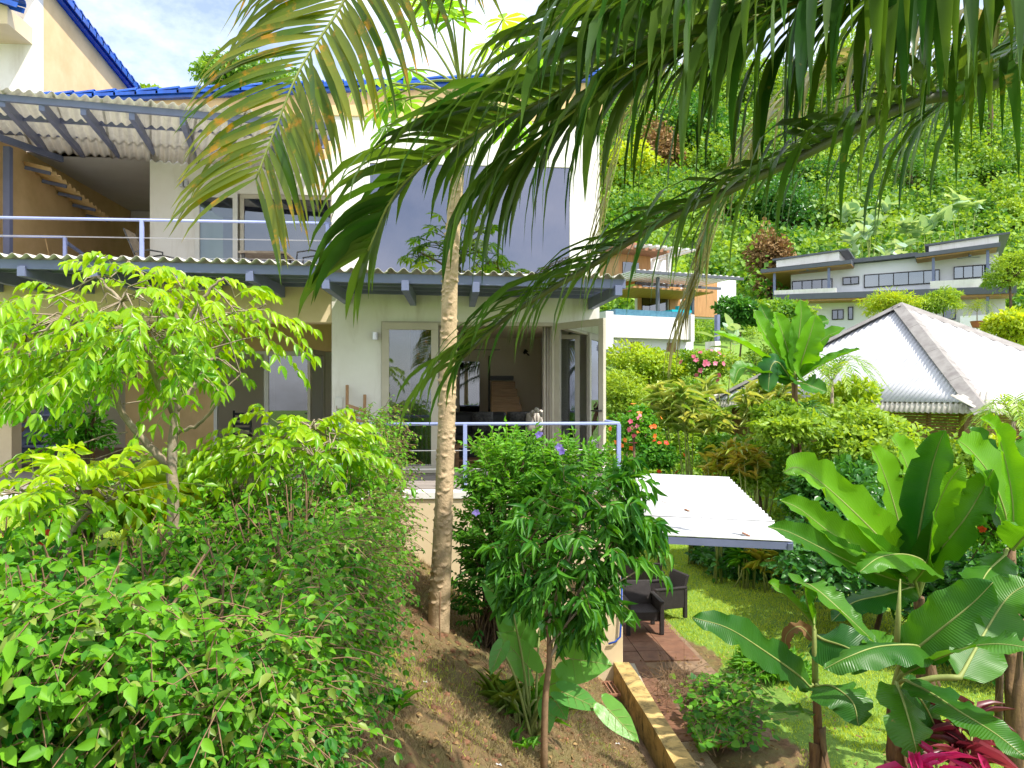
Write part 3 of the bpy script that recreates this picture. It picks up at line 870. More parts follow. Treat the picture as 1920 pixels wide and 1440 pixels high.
corrugated('roof_sheet', FT[0] + up_ + V3((-1.5, -.18, 0)), FT[-1] + up_ + V3((.3, -.18, 0)), BT[0] + up_ + V3((-1.5, 0, 0)), M['fibre'], perg, sheets=11, nv=2)
pp = onY(15, 740, 15.2); MB().box((pp[0] - .06, 15.14, ZU), (pp[0] + .06, 15.26, 9.1)).build('post', M['steel'], perg)
MB().bar((pp[0], 14.2, 9.1), (pp[0] + 0.4, YR, 9.25), .08, .12).build('beam', M['steel'], perg)

# yellow lean-to on the side wall
sc_ = thing('lean_to_roof', 'small ochre corrugated lean-to roof fixed along the cream side wall under the pergola', 'roof', onX(100, 350, XW))
a = onX(40, 303, XW + .02); b = onX(168, 404, XW + .02)
corrugated('roof_sheet', a + V3((0, 0, 0)), b, a + V3((0.55, 0, -.12)), M['cream'], sc_, period=.2, sheets=3)
for t in np.linspace(0.05, .95, 5):
    q = a * (1 - t) + b * t; MB().bar(q + V3((0, 0, -.06)), q + V3((.5, 0, -.17)), .05, .07).build('bracket', M['steel'], sc_)

# awning over the terrace, left part and right part
def awning(nm, label, px0, px1, Yf, Yb, zf, zb, raf, sheets, zslope=0.0, ends=True):
    x0, x1 = X_(px0, Yf), X_(px1, Yf)
    t = thing(nm, label, 'awning', ((x0 + x1) / 2, Yf, zf))
    MB().bar((x0, Yf, zf), (x1, Yf, zf + zslope), .07, .13).build('front_beam', M['steel'], t, bevel=.004)
    MB().bar((x0, Yb - .06, zb), (x1, Yb - .06, zb + zslope), .07, .13).build('wall_beam', M['steel'], t)
    for k in (1, 2):
        yy = Yf + (Yb - Yf) * k / 3; zz = zf + (zb - zf) * k / 3
        MB().bar((x0, yy, zz), (x1, yy, zz + zslope), .05, .09).build('purlin', M['steel'], t)
    for p in raf:
        xx = X_(p, Yf); s_ = zslope * (xx - x0) / (x1 - x0)
        b = MB(); b.prism([(xx - .05, Yf - .08, zf - .03 + s_), (xx - .05, Yf - .08, zf - .17 + s_), (xx - .05, Yb, zb - .24 + s_), (xx - .05, Yb, zb - .05 + s_)], (.1, 0, 0))
        b.build('rafter', M['steel'], t, bevel=.004)
    corrugated('roof_sheet', (x0, Yf - .12, zf + .1), (x1, Yf - .12, zf + .1 + zslope), (x0, Yb, zb + .1), M['sheet'], t, sheets=sheets)
    return t
awning('terrace_awning', 'grey corrugated awning on blue steel over the folding glass door', 606, 1172, YD, YB, Z_(522, YD), Z_(545, YB), (612, 760, 892, 1020, 1158), 5, -.05)
awning('terrace_awning', 'long grey corrugated awning under the upper veranda railing', -260, 604, YD + .15, YB, Z_(503, YD + .15), Z_(528, YB), (-160, -60, 45, 180, 330, 470), 9, -.06)

# ------------------------------------------------------------------ railings
def railing(nm, label, pts, H, z, posts, wires, mat='rail', rr=.024):
    t = thing(nm, label, 'railing', (pts[0][0], pts[0][1], z))
    P = [V3((p[0], p[1], z + H)) for p in pts]
    for a, b in zip(P[:-1], P[1:]):
        MB().tube([a, b], rr, 10).build('top_rail', M[mat], t, smooth=True)
    for (x, y) in posts:
        MB().box((x - .028, y - .028, z), (x + .028, y + .028, z + H - .01)).box((x - .06, y - .06, z), (x + .06, y + .06, z + .012)).build('post', M[mat], t, bevel=.003)
    for h in wires:
        for a, b in zip(P[:-1], P[1:]):
            MB().tube([a + V3((0, 0, h - H)), b + V3((0, 0, h - H))], .004, 5).build('wire', M['wire'], t)
    return t
yr = YD + .14
xrr = X_(1160, yr)
railing('terrace_railing', 'pale blue tube railing along the edge of the lower terrace', [(X_(628, yr), yr), (xrr, yr), (xrr, YB + .5)], Z_(795, yr) - ZD, ZD, [(X_(872, yr), yr), (xrr, yr), (X_(640, yr), yr)], (.3, .56))
yu = YB + .2
railing('veranda_railing', 'pale blue tube railing along the upper veranda', [(XW - 3, yu), (XL - .02, yu)], Z_(422, yu) - ZU, ZU, [(X_(266, yu), yu), (X_(-150, yu), yu), (XL - .1, yu)], (.3, .62, .63))
railing('stair_railing', 'low blue railing round the stairhead beside the cream wall', [(XW - .5, 14.6), (X_(122, 14.6), 14.6)], Z_(455, 14.6) - ZU, ZU, [(X_(122, 14.6), 14.6)], (.4,))
t = thing('stair_handrail', 'dark sloping handrail going down behind the low blue railing', 'handrail', (X_(125, 15.2), 15.2, ZU))
MB().bar(onY(125, 455, 15.0), onY(196, 505, 16.2), .05, .05).build('bar', M['steel'], t); MB().bar((X_(128, 15.0), 15.0, ZU - .2), onY(128, 458, 15.0), .04, .04).build('post', M['steel'], t)

# open stair inside the lower veranda
st = thing('steel_stair', 'open steel stair with slatted treads in the shade of the lower veranda', 'stair', (X_(60, 14.6), 14.6, ZD))
for k in range(12):
    zz = ZD + .2 + k * .19; xx = X_(-20, 14.7) + k * .16
    MB().box((xx, 14.2, zz), (xx + 1.35 - .06 * k, 15.1, zz + .045)).build('tread', M['steel'], st)
for dy in (14.45, 14.9):
    MB().bar((X_(10, 14.7), dy, ZD), (X_(10, 14.7) + 2.2, dy, ZD + 2.5), .06, .18).build('stringer', M['steel'], st)
MB().box((X_(-30, 13.6), 13.5, ZD), (X_(28, 13.6), 13.8, Z_(606, YB) - .01)).build('column', M['beige'], villa)

# ------------------------------------------------------------------ furniture inside and on the verandas
sofa = thing('corner_sofa', 'black leather sofa inside the room behind the coffee table', 'sofa', (X_(930, 15.2), 15.2, ZD + .012))
sx0, sx1 = X_(830, 15.2), X_(1015, 15.2); z0 = ZD + .012
b_ = box('base', (sx0, 14.9, z0 + .05), (sx1, 15.75, z0 + .40), M['sofa'], sofa, .05)
n_s = 3
for k in range(n_s):
    xa = sx0 + (sx1 - sx0) * k / n_s + .01; xb = sx0 + (sx1 - sx0) * (k + 1) / n_s - .01
    box('seat_cushion', (xa, 14.88, z0 + .405), (xb, 15.5, z0 + .54), M['sofa'], sofa, .05)
    box('back_cushion', (xa, 15.5, z0 + .42), (xb, 15.78, z0 + .98), M['sofa'], sofa, .07)
box('armrest', (sx1 + .005, 14.85, z0 + .05), (sx1 + .22, 15.78, z0 + .7), M['sofa'], sofa, .05)
box('armrest', (sx0 - .22, 14.85, z0 + .05), (sx0 - .005, 15.78, z0 + .7), M['sofa'], sofa, .05)
def pillow(x, y, z, s, mat, label, rz=0.0, grp=None):
    b = MB(); N = 10
    def fn(sg):
        def g(u, v):
            a, c_ = u * 2 - 1, v * 2 - 1
            th = .09 * (max(0, (1 - a ** 4) * (1 - c_ ** 4))) ** .5 * sg
            px_, pz_ = a * s / 2 * (1 - .08 * (1 - c_ * c_) * 0), c_ * s / 2
            yy = th + .18 * pz_
            return (x + px_ * math.cos(rz) - yy * math.sin(rz), y + yy * math.cos(rz) + px_ * math.sin(rz), z + s / 2 + pz_)
        return g
    b.grid(fn(1), N, N); b.grid(fn(-1), N, N)
    o = b.build('cushion', M[mat], None, (x, y, z), smooth=True)
    return setp(o, label, 'cushion', grp)
pillow(X_(905, 15.35), 15.28, z0 + .545, .44, 'cushion', 'dark grey cushion at the left end of the black sofa', .15)
pillow(X_(970, 15.35), 15.28, z0 + .545, .44, 'cushion', 'dark grey cushion leaning in the middle of the black sofa', -.15)
pillow(X_(1003, 15.1), 15.1, z0 + .545, .42, 'curtain', 'pale patterned cushion at the right end of the black sofa', -.5)
ct = thing('coffee_table', 'low timber coffee table inside the room just behind the railing', 'table', (X_(880, 13.6), 13.6, z0))
ctx0, ctx1 = X_(850, 13.4), X_(912, 13.4)
for k in range(3):
    box('plank', (ctx0, 13.15 + .22 * k, z0 + .40), (ctx1, 13.36 + .22 * k, z0 + .44), M['wood'], ct, .004)
box('shelf', (ctx0 + .03, 13.2, z0 + .16), (ctx1 - .03, 13.75, z0 + .19), M['wood'], ct)
for xx in (ctx0 + .03, ctx1 - .1):
    for yy in (13.18, 13.7):
        box('leg', (xx, yy, z0), (xx + .07, yy + .07, z0 + .4), M['wood'], ct)
fan = thing('ceiling_fan', 'dark three-bladed ceiling fan hanging in the lower room', 'fan', (X_(872, 15.4), 15.4, zt + .25))
fc = V3((X_(872, 15.4), 15.4, Z_(655, 15.4)))
MB().tube([fc + V3((0, 0, .05)), (fc[0], fc[1], zt + .25)], .018, 8).tube([(fc[0], fc[1], zt + .17), (fc[0], fc[1], zt + .25)], [.03, .07], 12).build('rod', M['black'], fan)
MB().tube([fc + V3((0, 0, -.09)), fc + V3((0, 0, .07))], [.07, .1], 14).build('motor', M['black'], fan, smooth=True)
for k in range(3):
    a = k * 2.094 + .1; d = V3((math.cos(a), math.sin(a), 0))
    MB().bar(fc + d * .1, fc + d * .72, .12, .012).build('blade', M['black'], fan)
c = V3((X_(993, 19.2), 19.2, Z_(665, 19.2)))
wl = MB(); wl.tube([c + V3((-.12, -.1, .08)), c + V3((-.03, -.05, 0)), c + V3((0, 0.09, 0))], .02, 6).tube([c + V3((-.16, -.1, .03)), c + V3((-.09, -.1, .12))], [.03, .06], 10)
wl.build('wall_lamp', M['black'], villa)
tbl = thing('plant_vase', 'dried pale flowers in a pot at the right of the black sofa', 'vase', (X_(1008, 14.6), 14.6, z0))
vx = X_(1008, 14.6)
MB().tube([(vx, 14.6, z0), (vx, 14.6, z0 + .2), (vx, 14.6, z0 + .5), (vx, 14.6, z0 + .62)], [.09, .13, .1, .06], 14).build('pot', M['cushion'], tbl, smooth=True)
for k in range(7):
    a = k * .9; e = V3((vx + .12 * math.cos(a), 14.6 + .1 * math.sin(a), z0 + .95 + .04 * (k % 3)))
    MB().tube([(vx, 14.6, z0 + .6), e], .006, 5).build('stem', M['twig'], tbl)
    MB().tube([e - V3((0, 0, .05)), e, e + V3((0, 0, .05))], [.02, .055, .02], 8).build('flower', M['curtain'], tbl, smooth=True)

# folded teak chair leaning on the wall by the door
tk = thing('folded_chair', 'folded slatted teak chair leaning against the white wall left of the glass door', 'chair', (X_(668, 12.2), 12.2, ZD))
for (p, top) in ((650, 722), (683, 740)):
    a = onY(p, 880, 12.0); a[2] = ZD + .02; b = onY(p + 1, top, 12.42)
    MB().bar(a, b, .035, .05, (1, 0, 0)).build('leg', M['teak'], tk, bevel=.005)
for k in range(6):
    py = 760 + k * 11
    MB().bar(onY(652, py, 12.25), onY(681, py + 10, 12.25), .012, .05).build('slat', M['teak'], tk)
# chairs of the upper veranda
def sling_chair(label, px, Y, face, z):
    t = thing('sling_chair', label, 'chair', (X_(px, Y), Y, z), 'sling armchairs on the upper veranda'); x = X_(px, Y); s = face
    P = lambda a, h, o=0: V3((x + s * a, Y + o, z + h))
    for o in (-.27, .27):
        MB().tube([P(-.28, .02, o), P(.22, .02, o), P(.26, .35, o), P(.24, .62, o), P(.0, .66, o), P(-.24, .62, o)], .016, 7).build('arm_frame', M['cushion'], t, smooth=True)
        MB().tube([P(.28, .42, o * .9), P(-.18, .38, o * .9), P(-.45, 1.05, o * .9)], .016, 7).build('seat_frame', M['cushion'], t, smooth=True)
    g = MB(); q = [P(.28, .42), P(0.05, .385), P(-.18, .38), P(-.3, .7), P(-.45, 1.05)]
    for i in range(4):
        a, b = q[i], q[i + 1]; g.poly([a - V3((0, .23, 0)), b - V3((0, .23, 0)), b + V3((0, .23, 0)), a + V3((0, .23, 0))])
    g.build('sling', M['bark'], t, solid=.012)
    return t
sling_chair('brown sling armchair beside the blue post of the upper railing', 290, 14.2, 1, ZU)
sling_chair('brown sling armchair in front of the dark upper sliding door', 588, 14.0, -1, ZU)
vt = thing('veranda_table', 'low grey table on the upper veranda between the two sling armchairs', 'table', (X_(480, 14.8), 14.8, ZU))
tx0, tx1 = X_(452, 14.6), X_(540, 14.6)
box('tabletop', (tx0, 14.4, ZU + .72), (tx1, 15.2, ZU + .76), M['bark'], vt)
for xx in (tx0 + .05, tx1 - .1):
    for yy in (14.45, 15.1): box('leg', (xx, yy, ZU), (xx + .05, yy + .05, ZU + .72), M['cushion'], vt)
# dining chair and lounge in the shade of the lower veranda
for (p, lab) in ((450, 'dark slatted chair just inside the open lower doorway'), (150, 'reddish slatted chair in the shade of the lower veranda')):
    x = X_(p, 16.9 if p == 450 else 15.6); y = 16.9 if p == 450 else 15.6
    dc = thing('dining_chair', lab, 'chair', (x, y, ZD)); mt = M['sofa'] if p == 450 else M['wood']
    box('seat', (x - .22, y - .22, ZD + .43), (x + .22, y + .22, ZD + .47), mt, dc)
    for dx in (-.2, .16):
        for dy in (-.2, .16): box('leg', (x + dx, y + dy, ZD), (x + dx + .04, y + dy + .04, ZD + .43), mt, dc)
        box('back_post', (x + dx, y + .16, ZD + .475), (x + dx + .04, y + .2, ZD + 1.0), mt, dc)
    for k in range(4): box('slat', (x - .16, y + .165, ZD + .56 + .11 * k), (x + .16, y + .19, ZD + .62 + .11 * k), mt, dc)

# ------------------------------------------------------------------ white side canopy
can = thing('side_canopy', 'white corrugated canopy sloping out from the terrace over the lower patio', 'canopy', onY(1168, 1003, YD))
FLc = W(1170, 1000, 10.5); FRc = W(1488, 1015, 10.35); BRc = W(1366, 896, 12.95)
BLc = FLc + (BRc - FRc)
# sheets run from the house outwards: ribs across, so waves show on the far and outer edges
corrugated('roof_sheet', FLc, BLc, FRc, M['wsheet'], can, period=.13, amp=.018, nv=2, sheets=4)
MB().bar(FLc + V3((0, .03, -.07)), FRc + V3((0, .03, -.07)), .06, .1).build('front_beam', M['steel'], can)
MB().bar(FRc + V3((-.05, 0, -.08)), BRc + V3((-.05, 0, -.08)), .06, .1).build('side_beam', M['steel'], can)
MB().bar(BLc + V3((0, -.05, -.08)), BRc + V3((-.1, -.05, -.08)), .06, .1).build('back_beam', M['steel'], can)
for t in (.33, .66): MB().bar(FLc * (1 - t) + BLc * t + V3((0, 0, -.08)), FRc * (1 - t) + BRc * t + V3((0, 0, -.08)), .05, .08).build('purlin', M['steel'], can)
rt_ = V3((xrr, yr, ZD + .08)); hook = FRc * .74 + FLc * .26 + V3((0, .12, .04))
MB().tube([rt_, hook], .013, 6).build('stay_cable', M['wire'], can)
hook2 = FRc * .35 + BRc * .65 + V3((-.2, 0, .05))
for q in (hook, rt_ * .45 + hook * .55):
    MB().tube([q - V3((.05, 0, -.03)), q + V3((.06, 0, -.02))], .016, 6).build('turnbuckle', M['rust'], can)

# ------------------------------------------------------------------ patio, low wall, gutter
Xp0 = XDR + .03
patio = box('patio', (Xp0, 9.0, -.12), (4.05, 16.5, .012), M['gutter']); setp(patio, 'brown tiled patio under the white canopy', kind='structure')
tsz = .46; tmesh = {}
xw_ = X_(1228, 11.6)
def pave_tile(x0, y0, x1, y1):
    key = (round(x1 - x0, 3), round(y1 - y0, 3))
    if key not in tmesh:
        b = MB().box((0, 0, -.03), (key[0], key[1], 0)); me = bpy.data.meshes.new('tile'); me.from_pydata(b.v, [], b.f); me.materials.append(M['pave']); tmesh[key] = me
    o = bpy.data.objects.new('tile', tmesh[key]); C.objects.link(o); o.parent = patio; o.location = (x0, y0, .036 + random.uniform(-.003, .003))
i = 0; y = 9.0
while y < 16.4:
    x = Xp0 + .16
    while x < 4.0:
        xe = min(x + tsz - .012, 4.03)
        bed = (x > xw_ - .15 and y < 11.35)
        if not bed and xe - x > .1:
            pave_tile(x, y, xe, y + tsz - .012)
        x += tsz
    y += tsz
bedp = MB().prism([(xw_ + .05, 9.3, -.1), (3.6, 8.9, -.1), (4.0, 9.3, -.1), (4.15, 10.2, -.1), (4.0, 11.0, -.1), (3.6, 11.35, -.1), (xw_ + .05, 11.35, -.1)], (0, 0, .125)).build('planting_bed', M['barkdark']); setp(bedp, 'dark soil planting bed beside the patio path', kind='structure')
pth = box('gravel_path', (Xp0 + .15, 5.5, -.1), (X_(1330, 8.6), 8.99, .03), M['gravelly']); setp(pth, 'washed gravel path running on from the tiles', kind='structure')
lw_ = thing('low_wall', 'low mossy yellow concrete wall running from the house corner towards the camera', 'wall', (XDR - .05, YD, 0))
wx0, wx1 = X_(1151, YD), X_(1179, YD)
zlw = .5
ny = 26
q = MB()
q.grid(lambda u, v: (wx0 + (wx1 - wx0) * v, 3.0 + (YD - 3.0) * u, zlw + .012 * math.sin(u * 19) * math.cos(v * 3)), ny, 2)
q.grid(lambda u, v: (wx0 - .015 * v, 3.0 + (YD - 3.0) * u, zlw + .012 * math.sin(u * 19) - (zlw + .3) * v), ny, 2)
q.grid(lambda u, v: (wx1 + .01 * v, 3.0 + (YD - 3.0) * u, zlw + .012 * math.sin(u * 19) * math.cos(3) - (zlw + .3) * v), ny, 2)
q.build('wall_body', M['concrete'], lw_)
gt = thing('drain_channel', 'narrow stained concrete drain channel along the low yellow wall', 'drain', (wx0 - .15, 8, .15))
MB().box((wx0 - .1, 3, -.1), (wx0 - .02, YD, .16)).build('channel_floor', M['gutter'], gt)
MB().box((wx0 - .17, 3, -.1), (wx0 - .1, YD - .4, .24)).build('kerb_edge', M['gutter'], gt)
gr = thing('drain_grate', 'rusty brown metal drain grate lying by the house corner', 'grate', onZ(1105, 1292, .25))
gc = onZ(1108, 1292, .30)
for s_ in (-.22, .22): MB().bar(gc + V3((-.42, s_, 0)), gc + V3((.36, s_, 0)), .03, .03).build('rim', M['rust'], gr)
for k in range(15):
    x = gc[0] - .40 + k * .054
    MB().bar((x, gc[1] - .21, gc[2]), (x - .02, gc[1] + .21, gc[2]), .018, .02).build('bar', M['rust'], gr)
hp = thing('hose_pipe', 'thin blue hose running down the beige wall corner', 'hose', (XDR, YD, .6))
zz0 = Z_(1215, YD)
MB().tube([(X_(1140, YD), YD - .03, zz0 + .0), (XDR - .12, YD - .04, zz0 + .03), (XDR - .05, YD - .04, zz0 + .1), (XDR - .03, YD - .04, zz0 + .4), (XDR - .02, YD - .04, Z_(1010, YD))], .014, 6).build('tube', M['blue_pipe'], hp, smooth=True)
dm = thing('door_track', 'grey metal threshold strip lying on the brown patio tiles', 'strip', onZ(1205, 1300, .05))
a = onZ(1180, 1245, .06); b = onZ(1222, 1338, .06); MB().bar(a, b, .16, .02).build('strip', M['alu'], dm)
a = onZ(1200, 1337, .08); b = onZ(1222, 1338, .08); MB().bar(a, b, .03, .03).build('end_cap', M['walu'], dm)
ptt = thing('terracotta_pot', 'tipped terracotta pot at the edge of the planting bed', 'pot', onZ(1352, 1392, .05))
c = onZ(1352, 1388, .12); ax = nrm(V3((.5, -.6, .6)))
MB().tube([c - ax * .1, c - ax * .02, c + ax * .07, c + ax * .071, c + ax * .1, c + ax * .1], [.06, .08, .095, .115, .118, .1], 18, cap=False).build('pot_body', M['pot'], ptt, smooth=True)
MB().tube([c + ax * .06, c + ax * .065], [.092, .092], 16).build('soil', M['barkdark'], ptt)

# rattan armchairs
def armchair(label, x, y, rz, z=.036, wide=.74):
    t = thing('rattan_armchair', label, 'armchair', (x, y, z), 'dark rattan seats on the lower patio')
    def T(a, b, c_):
        return V3((x + a * math.cos(rz) - b * math.sin(rz), y + a * math.sin(rz) + b * math.cos(rz), z + c_))
    def bx(nm, a, b, mat='rattan', tilt=0.0):
        q = [T(a[0], a[1], a[2]), T(b[0], a[1], a[2]), T(b[0], b[1], a[2]), T(a[0], b[1], a[2])]
        top = T(0, tilt, b[2] - a[2]) - T(0, 0, 0)
        MB().prism(q, top).build(nm, M[mat], t, bevel=.012)
    h = wide / 2
    bx('seat', (-h + .08, -.30, .24), (h - .08, .28, .40))
    bx('backrest', (-h + .07, .22, .36), (h - .07, .29, .80), tilt=.13)
    for s in (-1, 1):
        a0, a1 = (h - .075, h) if s > 0 else (-h, -h + .075)
        bx('armrest', (a0 - .005, -.36, .56), (a1 + .005, .33, .60))
        bx('side_panel', (a0 + .01, -.28, .2), (a1 - .01, .26, .56))
        bx('leg', (a0, -.35, 0), (a1, -.28, .56)); bx('leg', (a0, .26, 0), (a1, .33, .56))
    return t
p = onZ(1205, 1185, .036)
armchair('dark rattan armchair facing the camera beside the beige wall corner', p[0] + .0, p[1] + .15, R(0), wide=.68)
p = onZ(1248, 1158, .036)
armchair('dark rattan armchair with tall slanted back at the lawn edge', p[0], p[1] + .2, R(-75), wide=.72)
p = onZ(1190, 1120, .036)
armchair('dark rattan two-seat bench at the back of the patio', p[0], p[1], R(180), wide=1.1)

# litter on the earth slope
for (px, py, lab) in ((797, 1281, 'crumpled white scrap on the brown slope below the papaya trunk'), (1158, 1396, 'white scrap near the low yellow wall'), (935, 1436, 'white scrap at the foot of the thin tree')):
    d = 7
    for _ in range(12):
        q = W(px, py, d); e = q[2] - gz(q[0], q[1]); d += e * .8
    N = MB(); q = W(px, py, d)
    N.grid(lambda u, v: q + V3(((u - .5) * .05 * (1 - .4 * v), (v - .5) * .035 * (1 - .5 * u * u), .012 + .008 * math.sin(u * 4 + v * 3))), 5, 4)
    o = N.build('paper_scrap', M['paper'], None, q, solid=.003); setp(o, lab, 'litter')
# ------------------------------------------------------------------ leaf colours
LM = {}
LM['lime'] = leaf_mat('lime_leaf', (0.11, 0.33, 0.008), (0.38, 0.56, 0.012), tf=.45, rough=.32)
LM['hedge'] = leaf_mat('hedge_leaf', (0.024, 0.15, 0.012), (0.165, 0.40, 0.016), tf=.38, spec=.28, rough=.5, vein=.3, vary=.5)
LM['shrub'] = leaf_mat('shrub_leaf', (0.025, 0.15, 0.012), (0.15, 0.38, 0.02), tf=.36, spec=.3, rough=.45, vary=.4)
LM['mango'] = leaf_mat('long_dark_leaf', (0.022, 0.13, 0.014), (0.11, 0.32, 0.022), tf=.34, spec=.3, rough=.42)
LM['olive'] = leaf_mat('olive_leaf', (0.12, 0.22, 0.03), (0.26, 0.34, 0.05), tf=.35)
LM['banana'] = leaf_mat('banana_leaf', (0.016, 0.10, 0.014), (0.14, 0.36, 0.015), tf=.38, rough=.33, spec=.35, dry=(.30, .20, .08), dry_lo=.69, vein=.4, nscale=1.2, vary=.4, trans=(1.9, 1.6, .3))
LM['ear'] = leaf_mat('elephant_ear_leaf', (0.06, 0.27, 0.06), (0.16, 0.40, 0.06), tf=.4, rough=.35, vein=.5, nscale=2)
LM['palm'] = leaf_mat('palm_leaflet', (0.030, 0.10, 0.014), (0.12, 0.20, 0.035), tf=.40, rough=.33, nscale=2, vary=.4, dry=(.32, .24, .05), dry_lo=.66, trans=(1.7, 1.6, .5))
LM['palm_y'] = leaf_mat('yellowing_palm_leaflet', (0.06, 0.14, 0.010), (0.22, 0.25, 0.02), tf=.5, rough=.4, nscale=4, vary=.5, dry=(0.48, 0.26, 0.02), dry_lo=.56, trans=(1.8, 1.5, .4))
LM['palm_d'] = leaf_mat('dull_palm_leaflet', (0.16, 0.17, 0.07), (0.36, 0.33, 0.17), tf=.4, rough=.4, nscale=2, vary=.5, trans=(1.5, 1.3, .7))
LM['papaya'] = leaf_mat('papaya_leaf', (0.12, 0.33, 0.02), (0.30, 0.52, 0.04), tf=.5, rough=.4)
LM['forest'] = leaf_mat('forest_leaf', (0.055, 0.18, 0.02), (0.27, 0.43, 0.04), tf=.35, rough=.5, nscale=.28, vary=.9)
LM['bank'] = leaf_mat('bank_leaf', (0.09, 0.25, 0.02), (0.30, 0.44, 0.04), tf=.4, rough=.45, nscale=.5, vary=.7)
LM['yellowg'] = leaf_mat('yellow_green_leaf', (0.26, 0.42, 0.02), (0.48, 0.55, 0.03), tf=.4, rough=.45)
LM['variegated'] = leaf_mat('cream_striped_leaf', (0.17, 0.33, 0.04), (0.52, 0.56, 0.22), tf=.35, rough=.4, nscale=6, vary=.7)
LM['croton'] = leaf_mat('croton_leaf', (0.26, 0.36, 0.03), (0.46, 0.36, 0.07), tf=.35, rough=.35, nscale=4, vary=.6)
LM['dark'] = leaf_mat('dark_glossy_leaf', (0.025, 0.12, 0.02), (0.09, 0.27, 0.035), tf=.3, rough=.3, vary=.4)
LM['silver'] = leaf_mat('silvery_big_leaf', (0.22, 0.38, 0.22), (0.45, 0.60, 0.42), tf=.3, rough=.4)
LM['brown'] = leaf_mat('dry_brown_leaf', (0.20, 0.11, 0.04), (0.38, 0.25, 0.10), tf=.2, rough=.8, trans=(1.2, 1, .8))
LM['pink'] = leaf_mat('magenta_leaf', (0.42, 0.015, 0.10), (0.75, 0.04, 0.26), tf=.35, rough=.35, trans=(1.3, .8, 1))
LM['maroon'] = leaf_mat('maroon_leaf', (0.12, 0.02, 0.03), (0.35, 0.06, 0.08), tf=.3, rough=.35, trans=(1.3, .8, 1))
LM['red'] = leaf_mat('red_petal', (0.75, 0.03, 0.015), (0.85, 0.10, 0.03), tf=.3, rough=.5, trans=(1, 1, 1))
LM['orange'] = leaf_mat('orange_petal', (0.85, 0.14, 0.02), (0.85, 0.28, 0.04), tf=.3, rough=.5, trans=(1, 1, 1))
LM['rose'] = leaf_mat('pink_petal', (0.75, 0.12, 0.22), (0.8, 0.25, 0.35), tf=.3, rough=.5, trans=(1, 1, 1))
LM['purple'] = leaf_mat('violet_petal', (0.26, 0.16, 0.70), (0.45, 0.34, 0.85), tf=.3, rough=.5, trans=(1, 1, 1))
LM['whitep'] = leaf_mat('white_petal', (0.75, 0.75, 0.70), (0.85, 0.85, 0.8), tf=.3, rough=.5, trans=(1, 1, 1))
LM['grass'] = leaf_mat('lawn_blade', (0.26, 0.42, 0.02), (0.55, 0.62, 0.07), tf=.35, rough=.5, nscale=1.5, vary=.6)
LM['drygrass'] = leaf_mat('dry_grass_blade', (0.15, 0.11, 0.045), (0.36, 0.28, 0.14), tf=.25, rough=.7, nscale=2.5, vary=.7, trans=(1.2, 1.1, .8))

def cloud_of_leaves(C3, R3, per, leaf, tname, rng, tint_base, flat=.6, wr=.6):
    """C3 centres, R3 radii; leaf-sized faces in the outer part of every bush"""
    n = len(C3); m = per
    v = rng.normal(0, 1, (n, m, 3)); v[..., 2] = np.abs(v[..., 2]) * .9 - .25; v = nrm(v)
    # lumpy radius
    ph = rng.uniform(0, 6.28, (n, 1)); lump = 1 + .22 * np.sin(v[..., 0] * 5 + ph) * np.sin(v[..., 1] * 5 + ph * 2) + .15 * np.sin(v[..., 2] * 9 + ph)
    q = (0.72 + .32 * rng.random((n, m))) * lump
    pos = C3[:, None] + v * q[..., None] * R3[:, None]
    d = nrm(v + rng.normal(0, .6, v.shape) + np.array([0, 0, -.15]))
    nr = nrm(v * .7 + rng.normal(0, .45, v.shape) + np.array([0, -.1, flat]))
    L_ = leaf * rng.uniform(.6, 1.35, (n, m))
    tint = np.clip(tint_base[:, None] + rng.normal(0, .16, (n, m)), 0, 1)
    return pos.reshape(-1, 3), d.reshape(-1, 3), nr.reshape(-1, 3), L_.ravel(), L_.ravel() * wr, tint.ravel()

# ------------------------------------------------------------------ far-off wooded hillside
rng = np.random.default_rng(5)
def in_house(X, Y):
    # keep clear of the hillside houses
    r = np.stack([X, Y], -1); u = (X * RT[0] + Y * RT[1]) / (X * FW[0] + Y * FW[1]); px = CX0 + F0 * u
    dep = X * FW[0] + Y * FW[1]
    return ((px > 1410) & (px < 1960) & (dep > 36.5) & (dep < 51)) | ((px > 1100) & (px < 1420) & (dep > 30.5) & (dep < 42))
def scatter(n, dep0, dep1, p0, p1, rng):
    dep = np.sqrt(rng.uniform(dep0 ** 2, dep1 ** 2, n)); px = rng.uniform(p0, p1, n)
    P = CAMP[None] + dep[:, None] * (FW[None] + RT[None] * ((px - CX0) / F0)[:, None])
    return P[:, 0], P[:, 1]
X, Y = scatter(950, 47, 118, 1010, 2200, rng)
k = ~in_house(X, Y); X, Y = X[k], Y[k]
R_ = rng.uniform(1.0, 2.9, len(X)) * np.where(Y > 80, 1.35, 1)
Z = hgt(X, Y)
P, D, N, Ls, Ws, Ti = cloud_of_leaves(np.stack([X, Y, Z + R_ * .45], 1), np.stack([R_, R_, R_ * rng.uniform(.7, 1.2, len(X))], 1), 230, .42, 'low', rng, rng.uniform(.0, 1, len(X)) ** 1.2)
hf = leafy(None, P, D, N, Ls, Ws * 1.3, Ti, 'low', LM['forest'], loc=(40, 80, 25), stuff='hillside_forest')
setp(hf, 'mass of mixed green scrub and trees covering the steep hillside', kind='stuff')
X, Y = scatter(260, 60, 125, -500, 1000, rng)
R_ = rng.uniform(1.5, 3.2, len(X)); Z = hgt(X, Y)
P, D, N, Ls, Ws, Ti = cloud_of_leaves(np.stack([X, Y, Z + R_ * .45], 1), np.stack([R_, R_, R_], 1), 90, .7, 'low', rng, rng.uniform(.0, 1, len(X)) ** 1.2)
